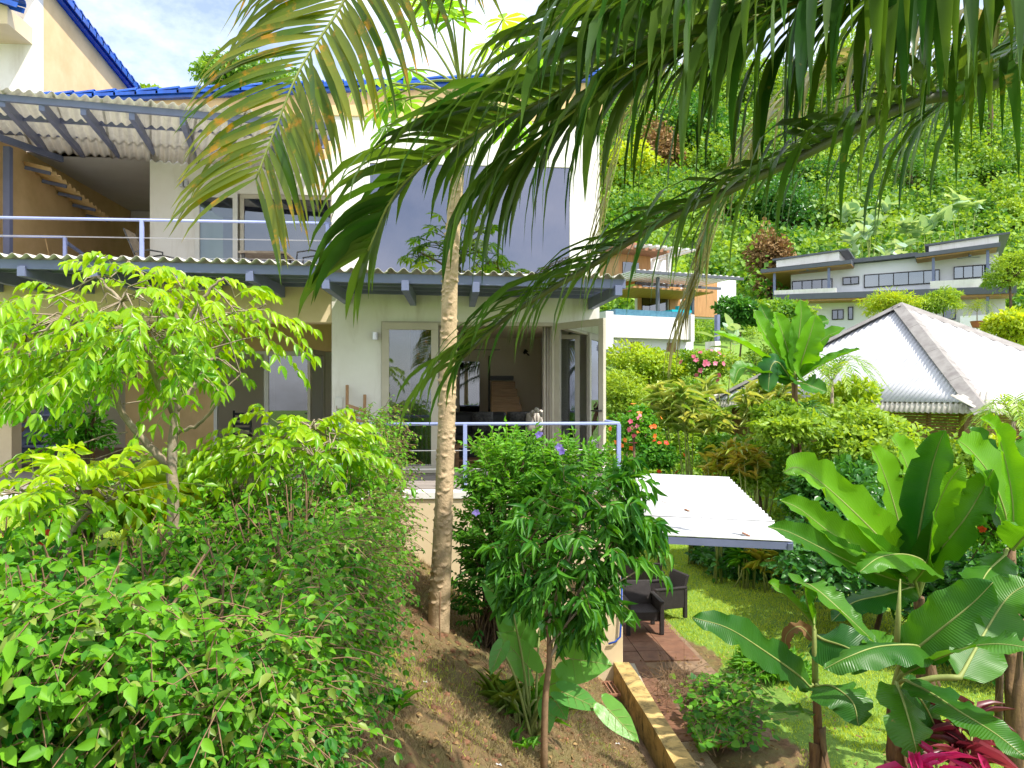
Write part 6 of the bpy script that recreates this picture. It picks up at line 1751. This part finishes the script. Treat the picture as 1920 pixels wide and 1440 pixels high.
def heart_leaf(parent, att, tip, wd, nh, tint, rng, mat='ear', stalk=None):
    att = V3(att); tip = V3(tip); L_ = np.linalg.norm(tip - att); y = (tip - att) / L_; x = nrm(np.cross(y, nrm(V3(nh)))); z = np.cross(x, y)
    st = [(-.34, .24, .24), (-.28, .12, .38), (-.15, .05, .48), (0, 0, .52), (.15, 0, .53), (.32, 0, .50), (.5, 0, .42), (.68, 0, .30), (.84, 0, .16), (1.0, 0, 0)]
    Vv = []; T = []; al = []
    for sg in (-1, 1):
        b = len(Vv)
        for i, (t, xi, xo) in enumerate(st):
            for j in range(4):
                q = xi + (xo - xi) * j / 3
                zz = .14 * q + .035 * math.sin(t * 17 + sg) * (j / 3) ** 2 - .14 * max(t, 0) ** 2
                Vv.append(att + x * sg * q * wd + y * t * L_ + z * zz * wd); al.append(t * L_ - q * wd * .8)
        for i in range(len(st) - 1):
            for j in range(3):
                a = b + i * 4 + j; T += [(a, a + 1, a + 5), (a, a + 5, a + 4)] if sg > 0 else [(a, a + 5, a + 1), (a, a + 4, a + 5)]
    me = tri_mesh('leaf', np.array(Vv), np.array(T), np.full(len(Vv), tint))
    o = link_mesh('leaf', me, parent, None, LM[mat])
    mb = MB(); mb.tube([att + z * .003, att + y * L_ * .5 - z * wd * .03, att + y * L_ * .98 - z * wd * .13], [.005, .004, .002], 5)
    for t in (.05, .25, .45, .62):
        for sg in (-1, 1):
            p = att + y * t * L_ + z * (.004 - .14 * t * t * wd); w_ = np.interp(t + .2, [s[0] for s in st], [s[2] for s in st]) * .9
            mb.tube([p, p + y * L_ * .2 + x * sg * w_ * wd + z * (.14 * w_) * wd], [.002, .0008], 4)
    mb.build('vein', M['nstalk'], o)['kind'] = 'stuff'
    if stalk is not None:
        s_ = V3(stalk); MB().tube(catmull([s_, (s_ + att) / 2 + V3((0, 0, .12)), att], 8), list(np.linspace(.016, .008, 9)), 7).build('leaf_stalk', M['nstalk'], parent, smooth=True)
    return o
eb = W(1000, 1345, 6.9); eb[2] = gz(eb[0], eb[1]) - .02
ear = thing('elephant_ear_plant', 'elephant ear plant with heart-shaped leaves at the foot of the dark green shrub', 'plant', eb)
for (att, tip, wpx, nh, tn, dd) in (((960, 1140), (905, 1090), 85, TC, .3, 7.0), ((978, 1200), (930, 1130), 85, TC, .6, 7.2), ((990, 1250), (935, 1185), 80, TC + RT * .3, .8, 7.0),
                               ((1045, 1165), (1142, 1195), 95, UP + TC, .3, 6.9), ((1070, 1235), (1145, 1245), 120, TC, .8, 6.6), ((1030, 1285), (1085, 1262), 70, TC + UP, .9, 6.7),
                               ((1060, 1300), (1130, 1330), 62, UP + TC, .4, 6.3), ((1140, 1330), (1200, 1392), 66, TC + RT * .2, .95, 6.0), ((1045, 1320), (1062, 1348), 50, TC, .2, 6.4),
                               ((940, 1215), (918, 1265), 45, TC - RT * .4, .5, 6.8), ((1012, 1175), (1050, 1120), 60, TC, .2, 7.3), ((1025, 1325), (1030, 1375), 45, TC, .4, 6.5)):
    heart_leaf(ear, W(*att, dd), W(*tip, dd - .15), wpx * .72 / 1400 * dd, nh, tn, rng, stalk=eb + rng.normal(0, .05, 3) * np.array([1, 1, 0]))
for k in range(9):
    a = rng.uniform(-1.2, 1.2); MB().tube(catmull([eb + V3((rng.uniform(-.2, .1), 0, 0)), eb + V3((a * .25 - .15, 0, .3)), eb + V3((a * .55 - .25, rng.uniform(-.2, .1), .35 + rng.uniform(-.2, .1)))], 6), [.012] * 6 + [.005], 6).build('leaf_stalk', M['nstalk'], ear, smooth=True)

# ------------------------------------------------------------------ hedge in the left foreground
rng = np.random.default_rng(101)
hb0 = V3((-1.6, 5.0, 2.78))
hedge = thing('hedge', 'overgrown green hedge with brown twigs filling the left foreground', 'hedge', hb0)
def htop(x, y): return 3.38 + .60 * sstep(y, 6.2, 8.0) * sstep(x, -2.2, -1.0) + .10 * np.sin(x * 3 + y * 2) + .07 * np.sin(y * 5.1 - x * 4) - .10 * sstep(-x, 1.8, 3.5)
S = []; Dv = []
n = 2800    # top
x = rng.uniform(-4.2, -.65, n); y = rng.uniform(2.7, 9.3, n); k = ~((y > 6.4) & (x < -2.3 + .35 * (y - 6.4))) & ~((x < -2.2) & (y > 4.4)); x, y = x[k], y[k]
S.append(np.stack([x, y, htop(x, y) - rng.uniform(.05, .5, len(x)) ** 1.0], 1)); Dv.append(np.array([0, -.15, 1]) + rng.normal(0, .45, (len(x), 3)))
n = 2400     # side that faces the earth slope
y = rng.uniform(3.0, 9.5, n); x = -.64 - rng.uniform(0, .35, n) + .10 * np.sin(y * 4); g = hgt(x, y); z = g + (htop(x, y) - g) * rng.random(n)
S.append(np.stack([x, y, z], 1)); Dv.append(np.array([.8, -.3, .35]) + rng.normal(0, .5, (n, 3)))
n = 1900    # end that faces the viewpoint
x = rng.uniform(-3.6, -.62, n); y = 2.75 + rng.uniform(0, .6, n); g = hgt(x, y); z = g + (htop(x, y) - g) * rng.random(n)
S.append(np.stack([x, y, z], 1)); Dv.append(np.array([0, -.8, .45]) + rng.normal(0, .5, (n, 3)))
S = np.concatenate(S); Dv = np.concatenate(Dv)
p0, p1, rad, P, D, N, Ls = sprigs(S, Dv, rng.uniform(.16, .38, len(S)), 4, .071, ang=58, droop=.35, rng=rng, hang=.35, jit=.3, tipscale=.8)
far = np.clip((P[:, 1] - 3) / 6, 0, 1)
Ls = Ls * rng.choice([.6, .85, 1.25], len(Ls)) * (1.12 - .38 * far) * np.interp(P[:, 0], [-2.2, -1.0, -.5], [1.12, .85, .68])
sunny = np.clip((P[:, 2] - 3.0) * .5 + .22 + .25 * far, .05, .9)  # sunlit top put into leaf tint: lighter with height and towards the back
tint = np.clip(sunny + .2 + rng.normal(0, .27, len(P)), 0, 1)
pale = rng.random(len(P)) < np.interp(P[:, 0], [-2, -.6], [.03, .2])
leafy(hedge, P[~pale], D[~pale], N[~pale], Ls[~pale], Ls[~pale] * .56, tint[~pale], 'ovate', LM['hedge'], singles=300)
leafy(hedge, P[pale], D[pale], N[pale], Ls[pale], Ls[pale] * .5, tint[pale], 'ovate', LM['olive'], stuff='pale_leaves')
sticks(hedge, p0, p1, .0035, .002, M['twig'], 'twigs')
n = 420
x = rng.uniform(-3.4, -.95, n); y = rng.uniform(2.9, 9.2, n); k = ~((y > 6.4) & (x < -2.3 + .35 * (y - 6.4))); x, y = x[k], y[k]
g = hgt(x, y); a = np.stack([x, y, g + .1], 1); b = np.stack([x + rng.normal(0, .22, len(x)), y + rng.normal(0, .2, len(x)), htop(x, y) + rng.uniform(-.25, .16, len(x))], 1)
md = (a + b) / 2 + rng.normal(0, .05, a.shape)
sticks(hedge, np.concatenate([a, md]), np.concatenate([md, b]), .009, .005, M['twig'], 'stems')
# opaque leaf mass inside
n = 9000
x = rng.uniform(-3.8, -.6, n); y = rng.uniform(3.0, 9.2, n); k = ~((y > 6.4) & (x < -2.3 + .35 * (y - 6.4))); x, y = x[k], y[k]; g = hgt(x, y)
P = np.stack([x, y, g + (htop(x, y) - .15 - g) * rng.random(len(x))], 1); D = nrm(rng.normal(0, 1, P.shape)); N = nrm(rng.normal(0, .5, P.shape) + np.array([0, 0, 1]))
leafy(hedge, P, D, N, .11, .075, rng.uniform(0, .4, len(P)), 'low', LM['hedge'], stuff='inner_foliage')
for (px, py, dd) in ((213, 1165, 3.6), (562, 1160, 4.6), (697, 935, 7.6), (660, 808, 8.6)):
    c = W(px, py, dd); blossoms(hedge, np.array([c]), np.array([-FW + V3((0, 0, .3))]), .022 if dd < 6 else .05, 'whitep' if dd < 6 else 'purple', rng)

# ------------------------------------------------------------------ lime-green pinnate trees
def pinnate_tree(name, label, base, limbs, crown, nspr, rng, rl=.42, leaf=.125, K=6, mat='lime', singles=300, droop=.55, extra=None, rr=.045, wr=.42):
    t = thing(name, label, 'tree', base)
    tips = []
    for i, (pts, r0, r1) in enumerate(limbs):
        C_ = catmull([V3(W(*p)) if len(p) == 3 and p[2] > 2.9 and p[0] > 5 else V3(p) for p in pts], 18)
        C_ = C_ + np.concatenate([np.zeros((1, 3)), rng.normal(0, .006, (18, 3))])
        MB().tube(C_, list(np.linspace(r0, r1, 19)), 9).build('trunk' if i == 0 else 'branch', M['bark'], t, smooth=True)
        tips += [C_[-1], C_[-6], C_[-11]] if i else [C_[-1], C_[-5]]
    tips = np.array(tips)
    c, r = crown; v = nrm(rng.normal(0, 1, (nspr, 3))); v[:, 2] = np.abs(v[:, 2]) * 1.0 - .3; v = nrm(v)
    S = c + v * r * (rng.random((nspr, 1)) ** .35)
    near = tips[np.argmin(((S[:, None] - tips[None]) ** 2).sum(-1), 1)]
    out = nrm((S - near) * np.array([1, 1, .6]) + v * .25 + rng.normal(0, .15, v.shape))
    Dv = nrm(out + np.array([0, 0, .15]))
    if extra is not None:
        pxx = CX0 + F0 * ((S - CAMP) @ RT) / ((S - CAMP) @ FW); pyy = HY0 - F0 * (S[:, 2] - CAMP[2]) / ((S - CAMP) @ FW); kk = ~((pxx > 400) & (pyy > 610)) & (pxx < 490) & (pyy > 490 + .0 * pxx + .0012 * (pxx - 330) ** 2); S, Dv, near = S[kk], Dv[kk], near[kk]
        S = np.concatenate([S, extra[0]]); Dv = np.concatenate([Dv, extra[1]]); near = np.concatenate([near, extra[2]])
    p0, p1, rad, P, D, N, Ls = sprigs(S, Dv, rl * rng.uniform(.75, 1.2, len(S)), K, leaf, ang=55, droop=droop, rng=rng, hang=.55, jit=.16, tipscale=.85, t0=.2)
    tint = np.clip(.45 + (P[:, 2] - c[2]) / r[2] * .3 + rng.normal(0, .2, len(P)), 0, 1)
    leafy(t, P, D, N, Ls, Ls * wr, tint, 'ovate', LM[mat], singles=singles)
    sticks(t, p0, p1, .003, .002, M['nstalk'], 'leaf_stalks')
    md = (near + S) / 2 + rng.normal(0, .03, S.shape) + np.array([0, 0, .04])
    sticks(t, np.concatenate([near, md]), np.concatenate([md, S]), .008, .005, M['bark'], 'twigs')
    return t
rng = np.random.default_rng(120)
dL = 6.0
lb = W(328, 960, dL); lb[2] = gz(lb[0], lb[1])
ex_px = [(70, 770, .2), (110, 700, .3), (200, 640, -.2), (40, 700, .1), (90, 640, .1), (150, 760, .2), (60, 660, 0), (160, 800, .1), (490, 650, 0), (500, 600, .1), (450, 610, 0), (10, 740, .1), (130, 860, -.1), (180, 880, 0)]
exS = np.array([W(a, b - 20, dL + c_) for a, b, c_ in ex_px]); exD = np.array([nrm(V3((-.5 if a < 300 else .6, rng.uniform(-.4, .4), -.25 if b < 760 else .1))) for a, b, c_ in ex_px]); exN = exS + np.array([[.4, .1, .12]]) * np.where(np.array([a for a, _, _ in ex_px]) < 300, 1, -1)[:, None] * np.array([[1, 1, 1]])
pinnate_tree('lime_leaf_tree', 'young tree with bright lime-green pinnate leaves in front of the shaded lower veranda', lb, [
    ([lb - V3((0, 0, .1)), W(326, 960, dL), W(322, 850, dL), W(330, 735, dL), W(330, 620, dL), W(345, 545, dL)], .055, .015),
    ([W(312, 870, dL), W(285, 838, dL - .05), W(240, 790, dL - .1), W(215, 735, dL - .1), W(203, 650, dL - .1), W(150, 600, dL - .2)], .034, .012),
    ([W(325, 775, dL), W(290, 700, dL - .2), W(255, 610, dL - .3), W(222, 560, dL - .35), W(180, 518, dL - .3)], .026, .009),
    ([W(330, 770, dL), W(370, 715, dL + .1), W(405, 660, dL + .2), W(450, 600, dL + .3), W(500, 570, dL + .3)], .026, .009),
    ([W(333, 812, dL), W(380, 790, dL - .1), W(412, 750, dL - .2), W(450, 700, dL - .2)], .016, .006),
    ([W(330, 660, dL), W(300, 580, dL + .2), W(270, 520, dL + .3), W(240, 490, dL + .3)], .02, .008),
    ([W(330, 640, dL), W(380, 560, dL - .1), W(420, 520, dL - .1)], .02, .008),
], (W(275, 668, dL), np.array([.98, .85, .76])), 235, rng, extra=(exS, exD, exN), leaf=.128, rl=.46, K=7, wr=.36)
l2 = W(470, 1000, 6.6); l2[2] = gz(l2[0], l2[1])
pinnate_tree('lime_leaf_tree', 'low lime-green tree with a leaning grey stem between the young tree and the railing', l2, [
    ([l2 - V3((0, 0, .1)), W(462, 960, 6.6), W(470, 900, 6.6), W(500, 872, 6.5), W(540, 850, 6.4), W(580, 800, 6.4)], .04, .012),
    ([W(466, 930, 6.6), W(440, 900, 6.7), W(420, 860, 6.7)], .03, .01),
    ([W(500, 872, 6.5), W(560, 868, 6.3), W(620, 840, 6.2)], .018, .008),
], (W(560, 845, 6.4), np.array([.58, .45, .28])), 85, rng, leaf=.12, singles=150)
l3 = W(110, 1150, 4.9); l3[2] = gz(l3[0], l3[1])
pinnate_tree('lime_leaf_sapling', 'low pinnate sapling with pale lime leaves at the left edge above the hedge', l3, [
    ([l3, W(130, 1000, 4.9), W(110, 960, 4.9), W(60, 930, 4.9)], .02, .008),
    ([W(130, 1000, 4.9), W(180, 950, 4.9), W(230, 930, 5.0)], .016, .007),
], (W(120, 925, 4.9), np.array([.5, .4, .12])), 46, rng, leaf=.12, singles=150, droop=.35)

# red-flowered low plants, dracaena and bare gnarled bush behind the hedge
clump('dracaena', 'broad strap-leaved yellow-green plant at the foot of the lime-green tree', 'plant', 290, 935, 6.6, 60, .55, .075, 'yellowg', 130, .25, canes=4, singles=40)
clump('dracaena', 'strap-leaved green plant just right of the lime tree trunk', 'plant', 390, 945, 6.9, 60, .5, .06, 'bank', 131, .25, canes=4)
bush('flowering_bush', 'bush with small red flowers on the lawn behind the left part of the hedge', 'shrub', 140, 980, 6.4, .5, .25, .07, 1800, 'ovate', 'bank', 132, .6, flowers=('red', 12, .035))
bush('flowering_bush', 'low bush with a few red and pink flowers behind the lime tree trunk', 'shrub', 330, 900, 7.4, .6, .28, .07, 1800, 'ovate', 'bank', 133, .5, flowers=('rose', 9, .045))
bush('garden_bush', 'small green sapling with narrow leaflets left of the lime tree trunk', 'shrub', 160, 820, 6.3, .26, .22, .075, 600, 'lance', 'shrub', 134, .5, wr=.25)
gb = W(520, 960, 7.6); gb[2] = gz(gb[0], gb[1])
gn = thing('gnarled_shrub', 'bare gnarled grey shrub on the lawn between the two lime-green trees', 'shrub', gb)
for k in range(10):
    a = rng.uniform(-1.2, 1.2); q = [gb, gb + V3((a * .2, rng.uniform(-.1, .1), .25)), gb + V3((a * .45, rng.uniform(-.2, .2), .4 + rng.uniform(0, .2))), gb + V3((a * .65, rng.uniform(-.3, .3), .55 + rng.uniform(-.1, .3)))]
    MB().tube(catmull(q, 9) + rng.normal(0, .01, (10, 3)), list(np.linspace(.03, .008, 10)), 7).build('branch', M['bark'], gn, smooth=True)

# ------------------------------------------------------------------ dark shrub with violet flowers in the middle
rng = np.random.default_rng(140)
sb0 = W(925, 1205, 8.6); sb0[2] = gz(sb0[0], sb0[1])
shr = thing('violet_shrub', 'dense dark green shrub with a few violet flowers right of the papaya trunk', 'shrub', sb0)
def shrub_part(cpx, cpy, dd, r, n):
    c = W(cpx, cpy, dd); v = nrm(rng.normal(0, 1, (n, 3))); v[:, 2] = np.where(v[:, 2] < -.7, -v[:, 2], v[:, 2])
    return c + v * np.array(r) * (rng.random((n, 1)) ** .3), nrm(v * .7 + np.array([0, -.1, .75]) + rng.normal(0, .25, v.shape))
parts = [shrub_part(985, 1010, 8.6, (.72, .6, .72), 420), shrub_part(960, 900, 8.6, (.42, .4, .36), 130), shrub_part(1080, 930, 8.5, (.45, .4, .42), 150), shrub_part(930, 1120, 8.6, (.38, .4, .4), 110)]
S = np.concatenate([a for a, _ in parts]); Dv = np.concatenate([b for _, b in parts])
p0, p1, rad, P, D, N, Ls = sprigs(S, Dv, rng.uniform(.22, .42, len(S)), 6, .105, ang=48, droop=.15, rng=rng, hang=.25, jit=.2, tipscale=.75)
tint = np.clip((P[:, 2] - 3.0) * .5 - (P[:, 0] - .6) * .25 + .5 + rng.normal(0, .18, len(P)), 0, 1)  # lit crown top put into leaf tint: lighter upwards and to the left
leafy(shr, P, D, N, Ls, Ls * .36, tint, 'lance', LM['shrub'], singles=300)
sticks(shr, p0, p1, .004, .002, M['nstalk'], 'twigs')
k = rng.integers(0, len(S), 160); tgt = S[k]; bs = sb0 + rng.normal(0, .1, (160, 3)) * np.array([1, 1, 0]); md = bs * .5 + tgt * .5 + rng.normal(0, .05, (160, 3))
sticks(shr, np.concatenate([bs, md]), np.concatenate([md, tgt]), .011, .006, M['barkdark'], 'stems')
for (px, py) in ((1010, 815), (1048, 838), (1054, 846), (893, 960)):
    c = W(px, py, 7.85); blossoms(shr, np.array([c]), np.array([-FW]), .045, 'purple', rng)
fb = W(1178, 836, 12.5)

# thin tree with long drooping leaves
tb = W(1020, 1440, 6.2); tb[2] = gz(tb[0], tb[1]) - .05
thin = thing('thin_tree', 'slim tree with long dark drooping leaves growing on the slope before the beige wall', 'tree', tb)
dT = 6.3
limbs = [([tb, W(1022, 1320, 6.2), W(1030, 1240, 6.25), W(1028, 1180, dT), W(1020, 1120, dT)], .032, .016), ([W(1030, 1235, 6.25), W(1060, 1180, dT), W(1085, 1110, dT), W(1120, 1040, dT + .1)], .016, .008),
         ([W(1030, 1210, 6.25), W(1080, 1150, dT - .1), W(1130, 1110, dT - .1), W(1195, 1070, dT)], .012, .006), ([W(1025, 1180, 6.25), W(1050, 1100, dT), W(1080, 1010, dT), W(1110, 930, dT)], .015, .006),
         ([W(1022, 1150, 6.25), W(990, 1100, dT), W(975, 1040, dT)], .012, .006), ([W(1120, 1040, dT + .1), W(1150, 970, dT), W(1170, 900, dT)], .009, .005), ([W(1120, 1040, dT), W(1165, 1000, dT), W(1200, 1000, dT)], .008, .004)]
tips = []
for i, (pts, r0, r1) in enumerate(limbs):
    C_ = catmull(pts, 12); MB().tube(C_, list(np.linspace(r0, r1, 13)), 8).build('trunk' if i == 0 else 'branch', M['bark'] if i else M['twig'], thin, smooth=True)
    if i: tips += list(C_[4:])
tips = np.array(tips)
S = tips[rng.integers(0, len(tips), 190)] + rng.normal(0, .06, (190, 3)); cc = W(1095, 1030, dT)
ex2 = np.array([cc + nrm(rng.normal(0, 1, 3)) * np.array([.56, .4, .66]) * rng.random() ** .4 for _ in range(80)])
S = np.concatenate([S, ex2]); pxx = CX0 + F0 * ((S - CAMP) @ RT) / ((S - CAMP) @ FW); pyy = HY0 - F0 * (S[:, 2] - CAMP[2]) / ((S - CAMP) @ FW); kk = ~((pxx > 1140) & (pyy > 1060)) & (pxx < 1210) & (pyy < 1165); ex2 = S[kk & (np.arange(len(S)) >= 190)]; S = S[kk]; Dv = nrm(nrm(S - cc) * np.array([1, 1, .5]) + np.array([.1, -.1, .3]) + rng.normal(0, .3, S.shape))
p0, p1, rad, P, D, N, Ls = sprigs(S, Dv, rng.uniform(.12, .24, len(S)), 4, .165, ang=52, droop=.4, rng=rng, hang=.32, jit=.28, tipscale=.9)
leafy(thin, P, D, N, Ls, Ls * .24, np.clip(rng.normal(.5, .3, len(P)), 0, 1), 'strap', LM['mango'], singles=300)
sticks(thin, p0, p1, .004, .002, M['twig'], 'twigs')
nb = tips[np.argmin(((ex2[:, None] - tips[None]) ** 2).sum(-1), 1)]
sticks(thin, nb, ex2, .005, .003, M['twig'], 'twigs')

# grassy strap-leaved tufts on the slope
def tuft(label, px, py, n, L_, wd, mat, seed, name='grass_tuft', dd=None, dr='strap', singles=0):
    rng = np.random.default_rng(seed); dd = dd or 7
    for _ in range(12):
        q = W(px, py, dd); dd += (q[2] - gz(q[0], q[1])) * .8
    q = W(px, py, dd); q[2] = gz(q[0], q[1]); t = thing(name, label, 'plant', q)
    P = q + rng.normal(0, .07, (n, 3)) * np.array([1, 1, 0]); a = rng.uniform(0, 6.28, n); e = rng.uniform(.5, 1.4, n)
    D = np.stack([np.cos(a) * np.cos(e), np.sin(a) * np.cos(e), np.sin(e)], 1); N = nrm(np.cross(D, np.stack([-np.sin(a), np.cos(a), np.zeros(n)], 1)) * -1 + rng.normal(0, .1, (n, 3)))
    N = np.where((N[:, 2:3] < 0), -N, N)
    leafy(t, P, D, N, L_ * rng.uniform(.6, 1.2, n), wd, rng.random(n), dr, LM[mat], singles=singles)
tuft('tuft of arching narrow leaves at the foot of the elephant ear plant', 985, 1345, 60, .42, .022, 'shrub', 150, singles=40)
tuft('pale grassy tuft on the slope left of the elephant ear plant', 940, 1325, 50, .32, .018, 'olive', 151)
tuft('low weed sprig on the brown slope beside the hedge', 735, 1330, 40, .16, .04, 'hedge', 152, 'weed')
tuft('small weed on the brown slope below the grassy tuft', 970, 1400, 30, .14, .03, 'shrub', 153, 'weed')
tuft('thin weed beside the papaya trunk foot', 842, 1090, 14, .2, .035, 'shrub', 154, 'weed')
for (pp_, lab) in (([(868, 1010, 9.2), (862, 1090, 9.1), (858, 1170, 9.0), (848, 1195, 8.9)], 'thin dark stem standing right of the papaya trunk'), ([(826, 1110, 7.6), (824, 1165, 7.6), (827, 1222, 7.6)], 'bare reddish stick in front of the papaya trunk')):
    q = [W(*p) for p in pp_]; q[-1][2] = min(q[-1][2], gz(q[-1][0], q[-1][1]))
    o = MB().tube(catmull(q, 8), .009, 6).build('bare_stem', M['twig'], None, q[-1], smooth=True); setp(o, lab, 'stick')

# creeping vine in the planting bed
vb = onZ(1330, 1300, .06); vine = thing('creeping_vine', 'round-leaved creeping vine sprawling over the planting bed', 'vine', vb)
n = 900; rngv = np.random.default_rng(160)
u = rngv.random(n); cpy = 1262 + rngv.random(n) * 135; cpx = np.maximum(1322 + rngv.normal(0, 36, n) + u * 60, 1236 + (cpy - 1250) * .55)
P = np.array([onZ(a, b, .08 + .32 * rngv.random()) for a, b in zip(cpx, cpy)])
D = nrm(rngv.normal(0, 1, P.shape) * np.array([1, 1, .3]) + np.array([0, -.3, -.2])); N = nrm(rngv.normal(0, .3, P.shape) + np.array([0, -.3, 1]))
leafy(vine, P, D, N, .10 * rngv.uniform(.5, 1.2, n), .09 * rngv.uniform(.6, 1.2, n), rngv.random(n), 'round', LM['hedge'], singles=260)
a = P[rngv.integers(0, n, 500)]; b = a + rngv.normal(0, .14, a.shape) * np.array([1, 1, .5])
sticks(vine, a, b, .004, .003, M['twig'], 'runners')
n = 260; P = np.array([onZ(1265 + rngv.normal(0, 22), 1255 + rngv.random() * 50, .05 + .4 * rngv.random()) for _ in range(n)]); b = P + rngv.normal(0, .15, P.shape)
sticks(vine, P, b, .004, .002, M['twig'], 'dry_runners')

# ------------------------------------------------------------------ ground cover
def blades(name, label, x0, x1, y0, y1, n, L_, mat, seed, cond=None, wd=.008, up=1.2):
    rng = np.random.default_rng(seed); x = rng.uniform(x0, x1, n); y = rng.uniform(y0, y1, n)
    if cond is not None:
        k = cond(x, y, rng); x, y = x[k], y[k]
    P = np.stack([x, y, hgt(x, y) - .004], 1); m = len(P)
    D = nrm(rng.normal(0, .55, (m, 3)) + np.array([0, 0, up])); N = nrm(rng.normal(0, 1, (m, 3)) + np.array([0, -.6, .3]))
    sc = L_ * rng.uniform(.5, 1.3, m)
    o = leafy(None, P, D, N, sc, wd, rng.random(m), 'blade', LM[mat], loc=((x0 + x1) / 2, (y0 + y1) / 2, float(P[:, 2].min())), stuff=name)
    return setp(o, label, kind='stuff')
def lump(x, y): return np.sin(x * 2.1 + 1) * np.sin(y * 1.7) + .6 * np.sin(x * 5.3) * np.sin(y * 4.9 + 2)
blades('lawn_grass', 'sunlit green grass of the lower lawn', 3.9, 13, 8.6, 21.5, 150000, .06, 'grass', 170, lambda x, y, r: (grassy(x, y) > .5) & ~((x < 4.75) & (y < 11.5)) & (lump(x, y) + r.normal(0, .6, len(x)) > -1.1), .012)
blades('upper_grass', 'bright green grass of the upper lawn before the veranda', -9, -1.4, 4.5, 10.42, 90000, .05, 'grass', 171, None, .009)
blades('dry_grass', 'dry straw-coloured grass patches on the red slope', -1.7, 2.1, 3.2, 10.4, 130000, .065, 'drygrass', 172, lambda x, y, r: lump(x * 1.3, y * 1.3) + r.normal(0, .45, len(x)) > -.1, .006, .7)
blades('slope_grass', 'thin green grass on the lower part of the slope', -1.2, 2.1, 3.2, 10.0, 26000, .06, 'grass', 173, lambda x, y, r: (lump(x * 1.1 + 2, y) + r.normal(0, .3, len(x)) > .55), .006, .9)
blades('garden_grass', 'patchy grass under the banana plants', 2.6, 8, 5.0, 9.5, 40000, .055, 'grass', 174, lambda x, y, r: (x > 4.0 + .2 * np.sin(y * 3)) & (lump(x, y) + r.normal(0, .5, len(x)) > -.3), .008)
rng = np.random.default_rng(175)
n = 2600; x = rng.uniform(-1.5, 2.1, n); y = rng.uniform(3.4, 10.4, n)
P = np.stack([x, y, hgt(x, y) + .006], 1); D = nrm(rng.normal(0, 1, (n, 3)) * np.array([1, 1, .25])); N = nrm(rng.normal(0, .35, (n, 3)) + np.array([.5, 0, 1]))
o = leafy(None, P, D, N, .05 * rng.uniform(.5, 1.3, n), .028, rng.random(n), 'ovate', LM['brown'], loc=(0, 7, 1.5), stuff='dry_leaves'); setp(o, 'fallen brown leaves scattered on the earth slope', kind='stuff')
n = 500; x = rng.uniform(2.7, 5.5, n); y = rng.uniform(6, 12, n)
P = np.stack([x, y, hgt(x, y) + .045], 1); D = nrm(rng.normal(0, 1, (n, 3)) * np.array([1, 1, .2])); N = nrm(rng.normal(0, .3, (n, 3)) + np.array([0, 0, 1]))
o = leafy(None, P, D, N, .05 * rng.uniform(.5, 1.3, n), .03, rng.random(n), 'ovate', LM['brown'], loc=(4, 9, 0), stuff='fallen_leaves'); setp(o, 'brown leaves fallen round the patio and planting bed', kind='stuff')

# clods and small stones on the bare slope
n = 1500; rng = np.random.default_rng(180); x = rng.uniform(-1.5, 2.0, n); y = rng.uniform(3.4, 10.3, n); r_ = rng.uniform(.006, .028, n) * rng.choice([1, 1, 1.6], n)
ic = np.array([(0, 0, 1), (.9, 0, .4), (.28, .85, .4), (-.72, .53, .4), (-.72, -.53, .4), (.28, -.85, .4), (.7, .5, -.5), (-.3, .8, -.5), (-.9, 0, -.5), (-.3, -.8, -.5), (.7, -.5, -.5)], float)
it = np.array([(0, 1, 2), (0, 2, 3), (0, 3, 4), (0, 4, 5), (0, 5, 1), (1, 6, 2), (2, 6, 7), (2, 7, 3), (3, 7, 8), (3, 8, 4), (4, 8, 9), (4, 9, 5), (5, 9, 10), (5, 10, 1), (1, 10, 6)])
Vc = np.stack([x, y, hgt(x, y)], 1)[:, None] + ic[None] * (r_[:, None, None] * rng.uniform(.6, 1.3, (n, 11, 1))) * np.array([1, 1, .7])
o = link_mesh('earth_clods', tri_mesh('earth_clods', Vc.reshape(-1, 3), (it[None] + (np.arange(n) * 11)[:, None, None]).reshape(-1, 3), None, False), None, (0, 7, 1.2), surf('earth_clod', (0.26, 0.13, 0.07), (0.14, 0.06, 0.03), .95, 9, 60, .5))
setp(o, 'small clods and stones lying on the red slope', kind='stuff')
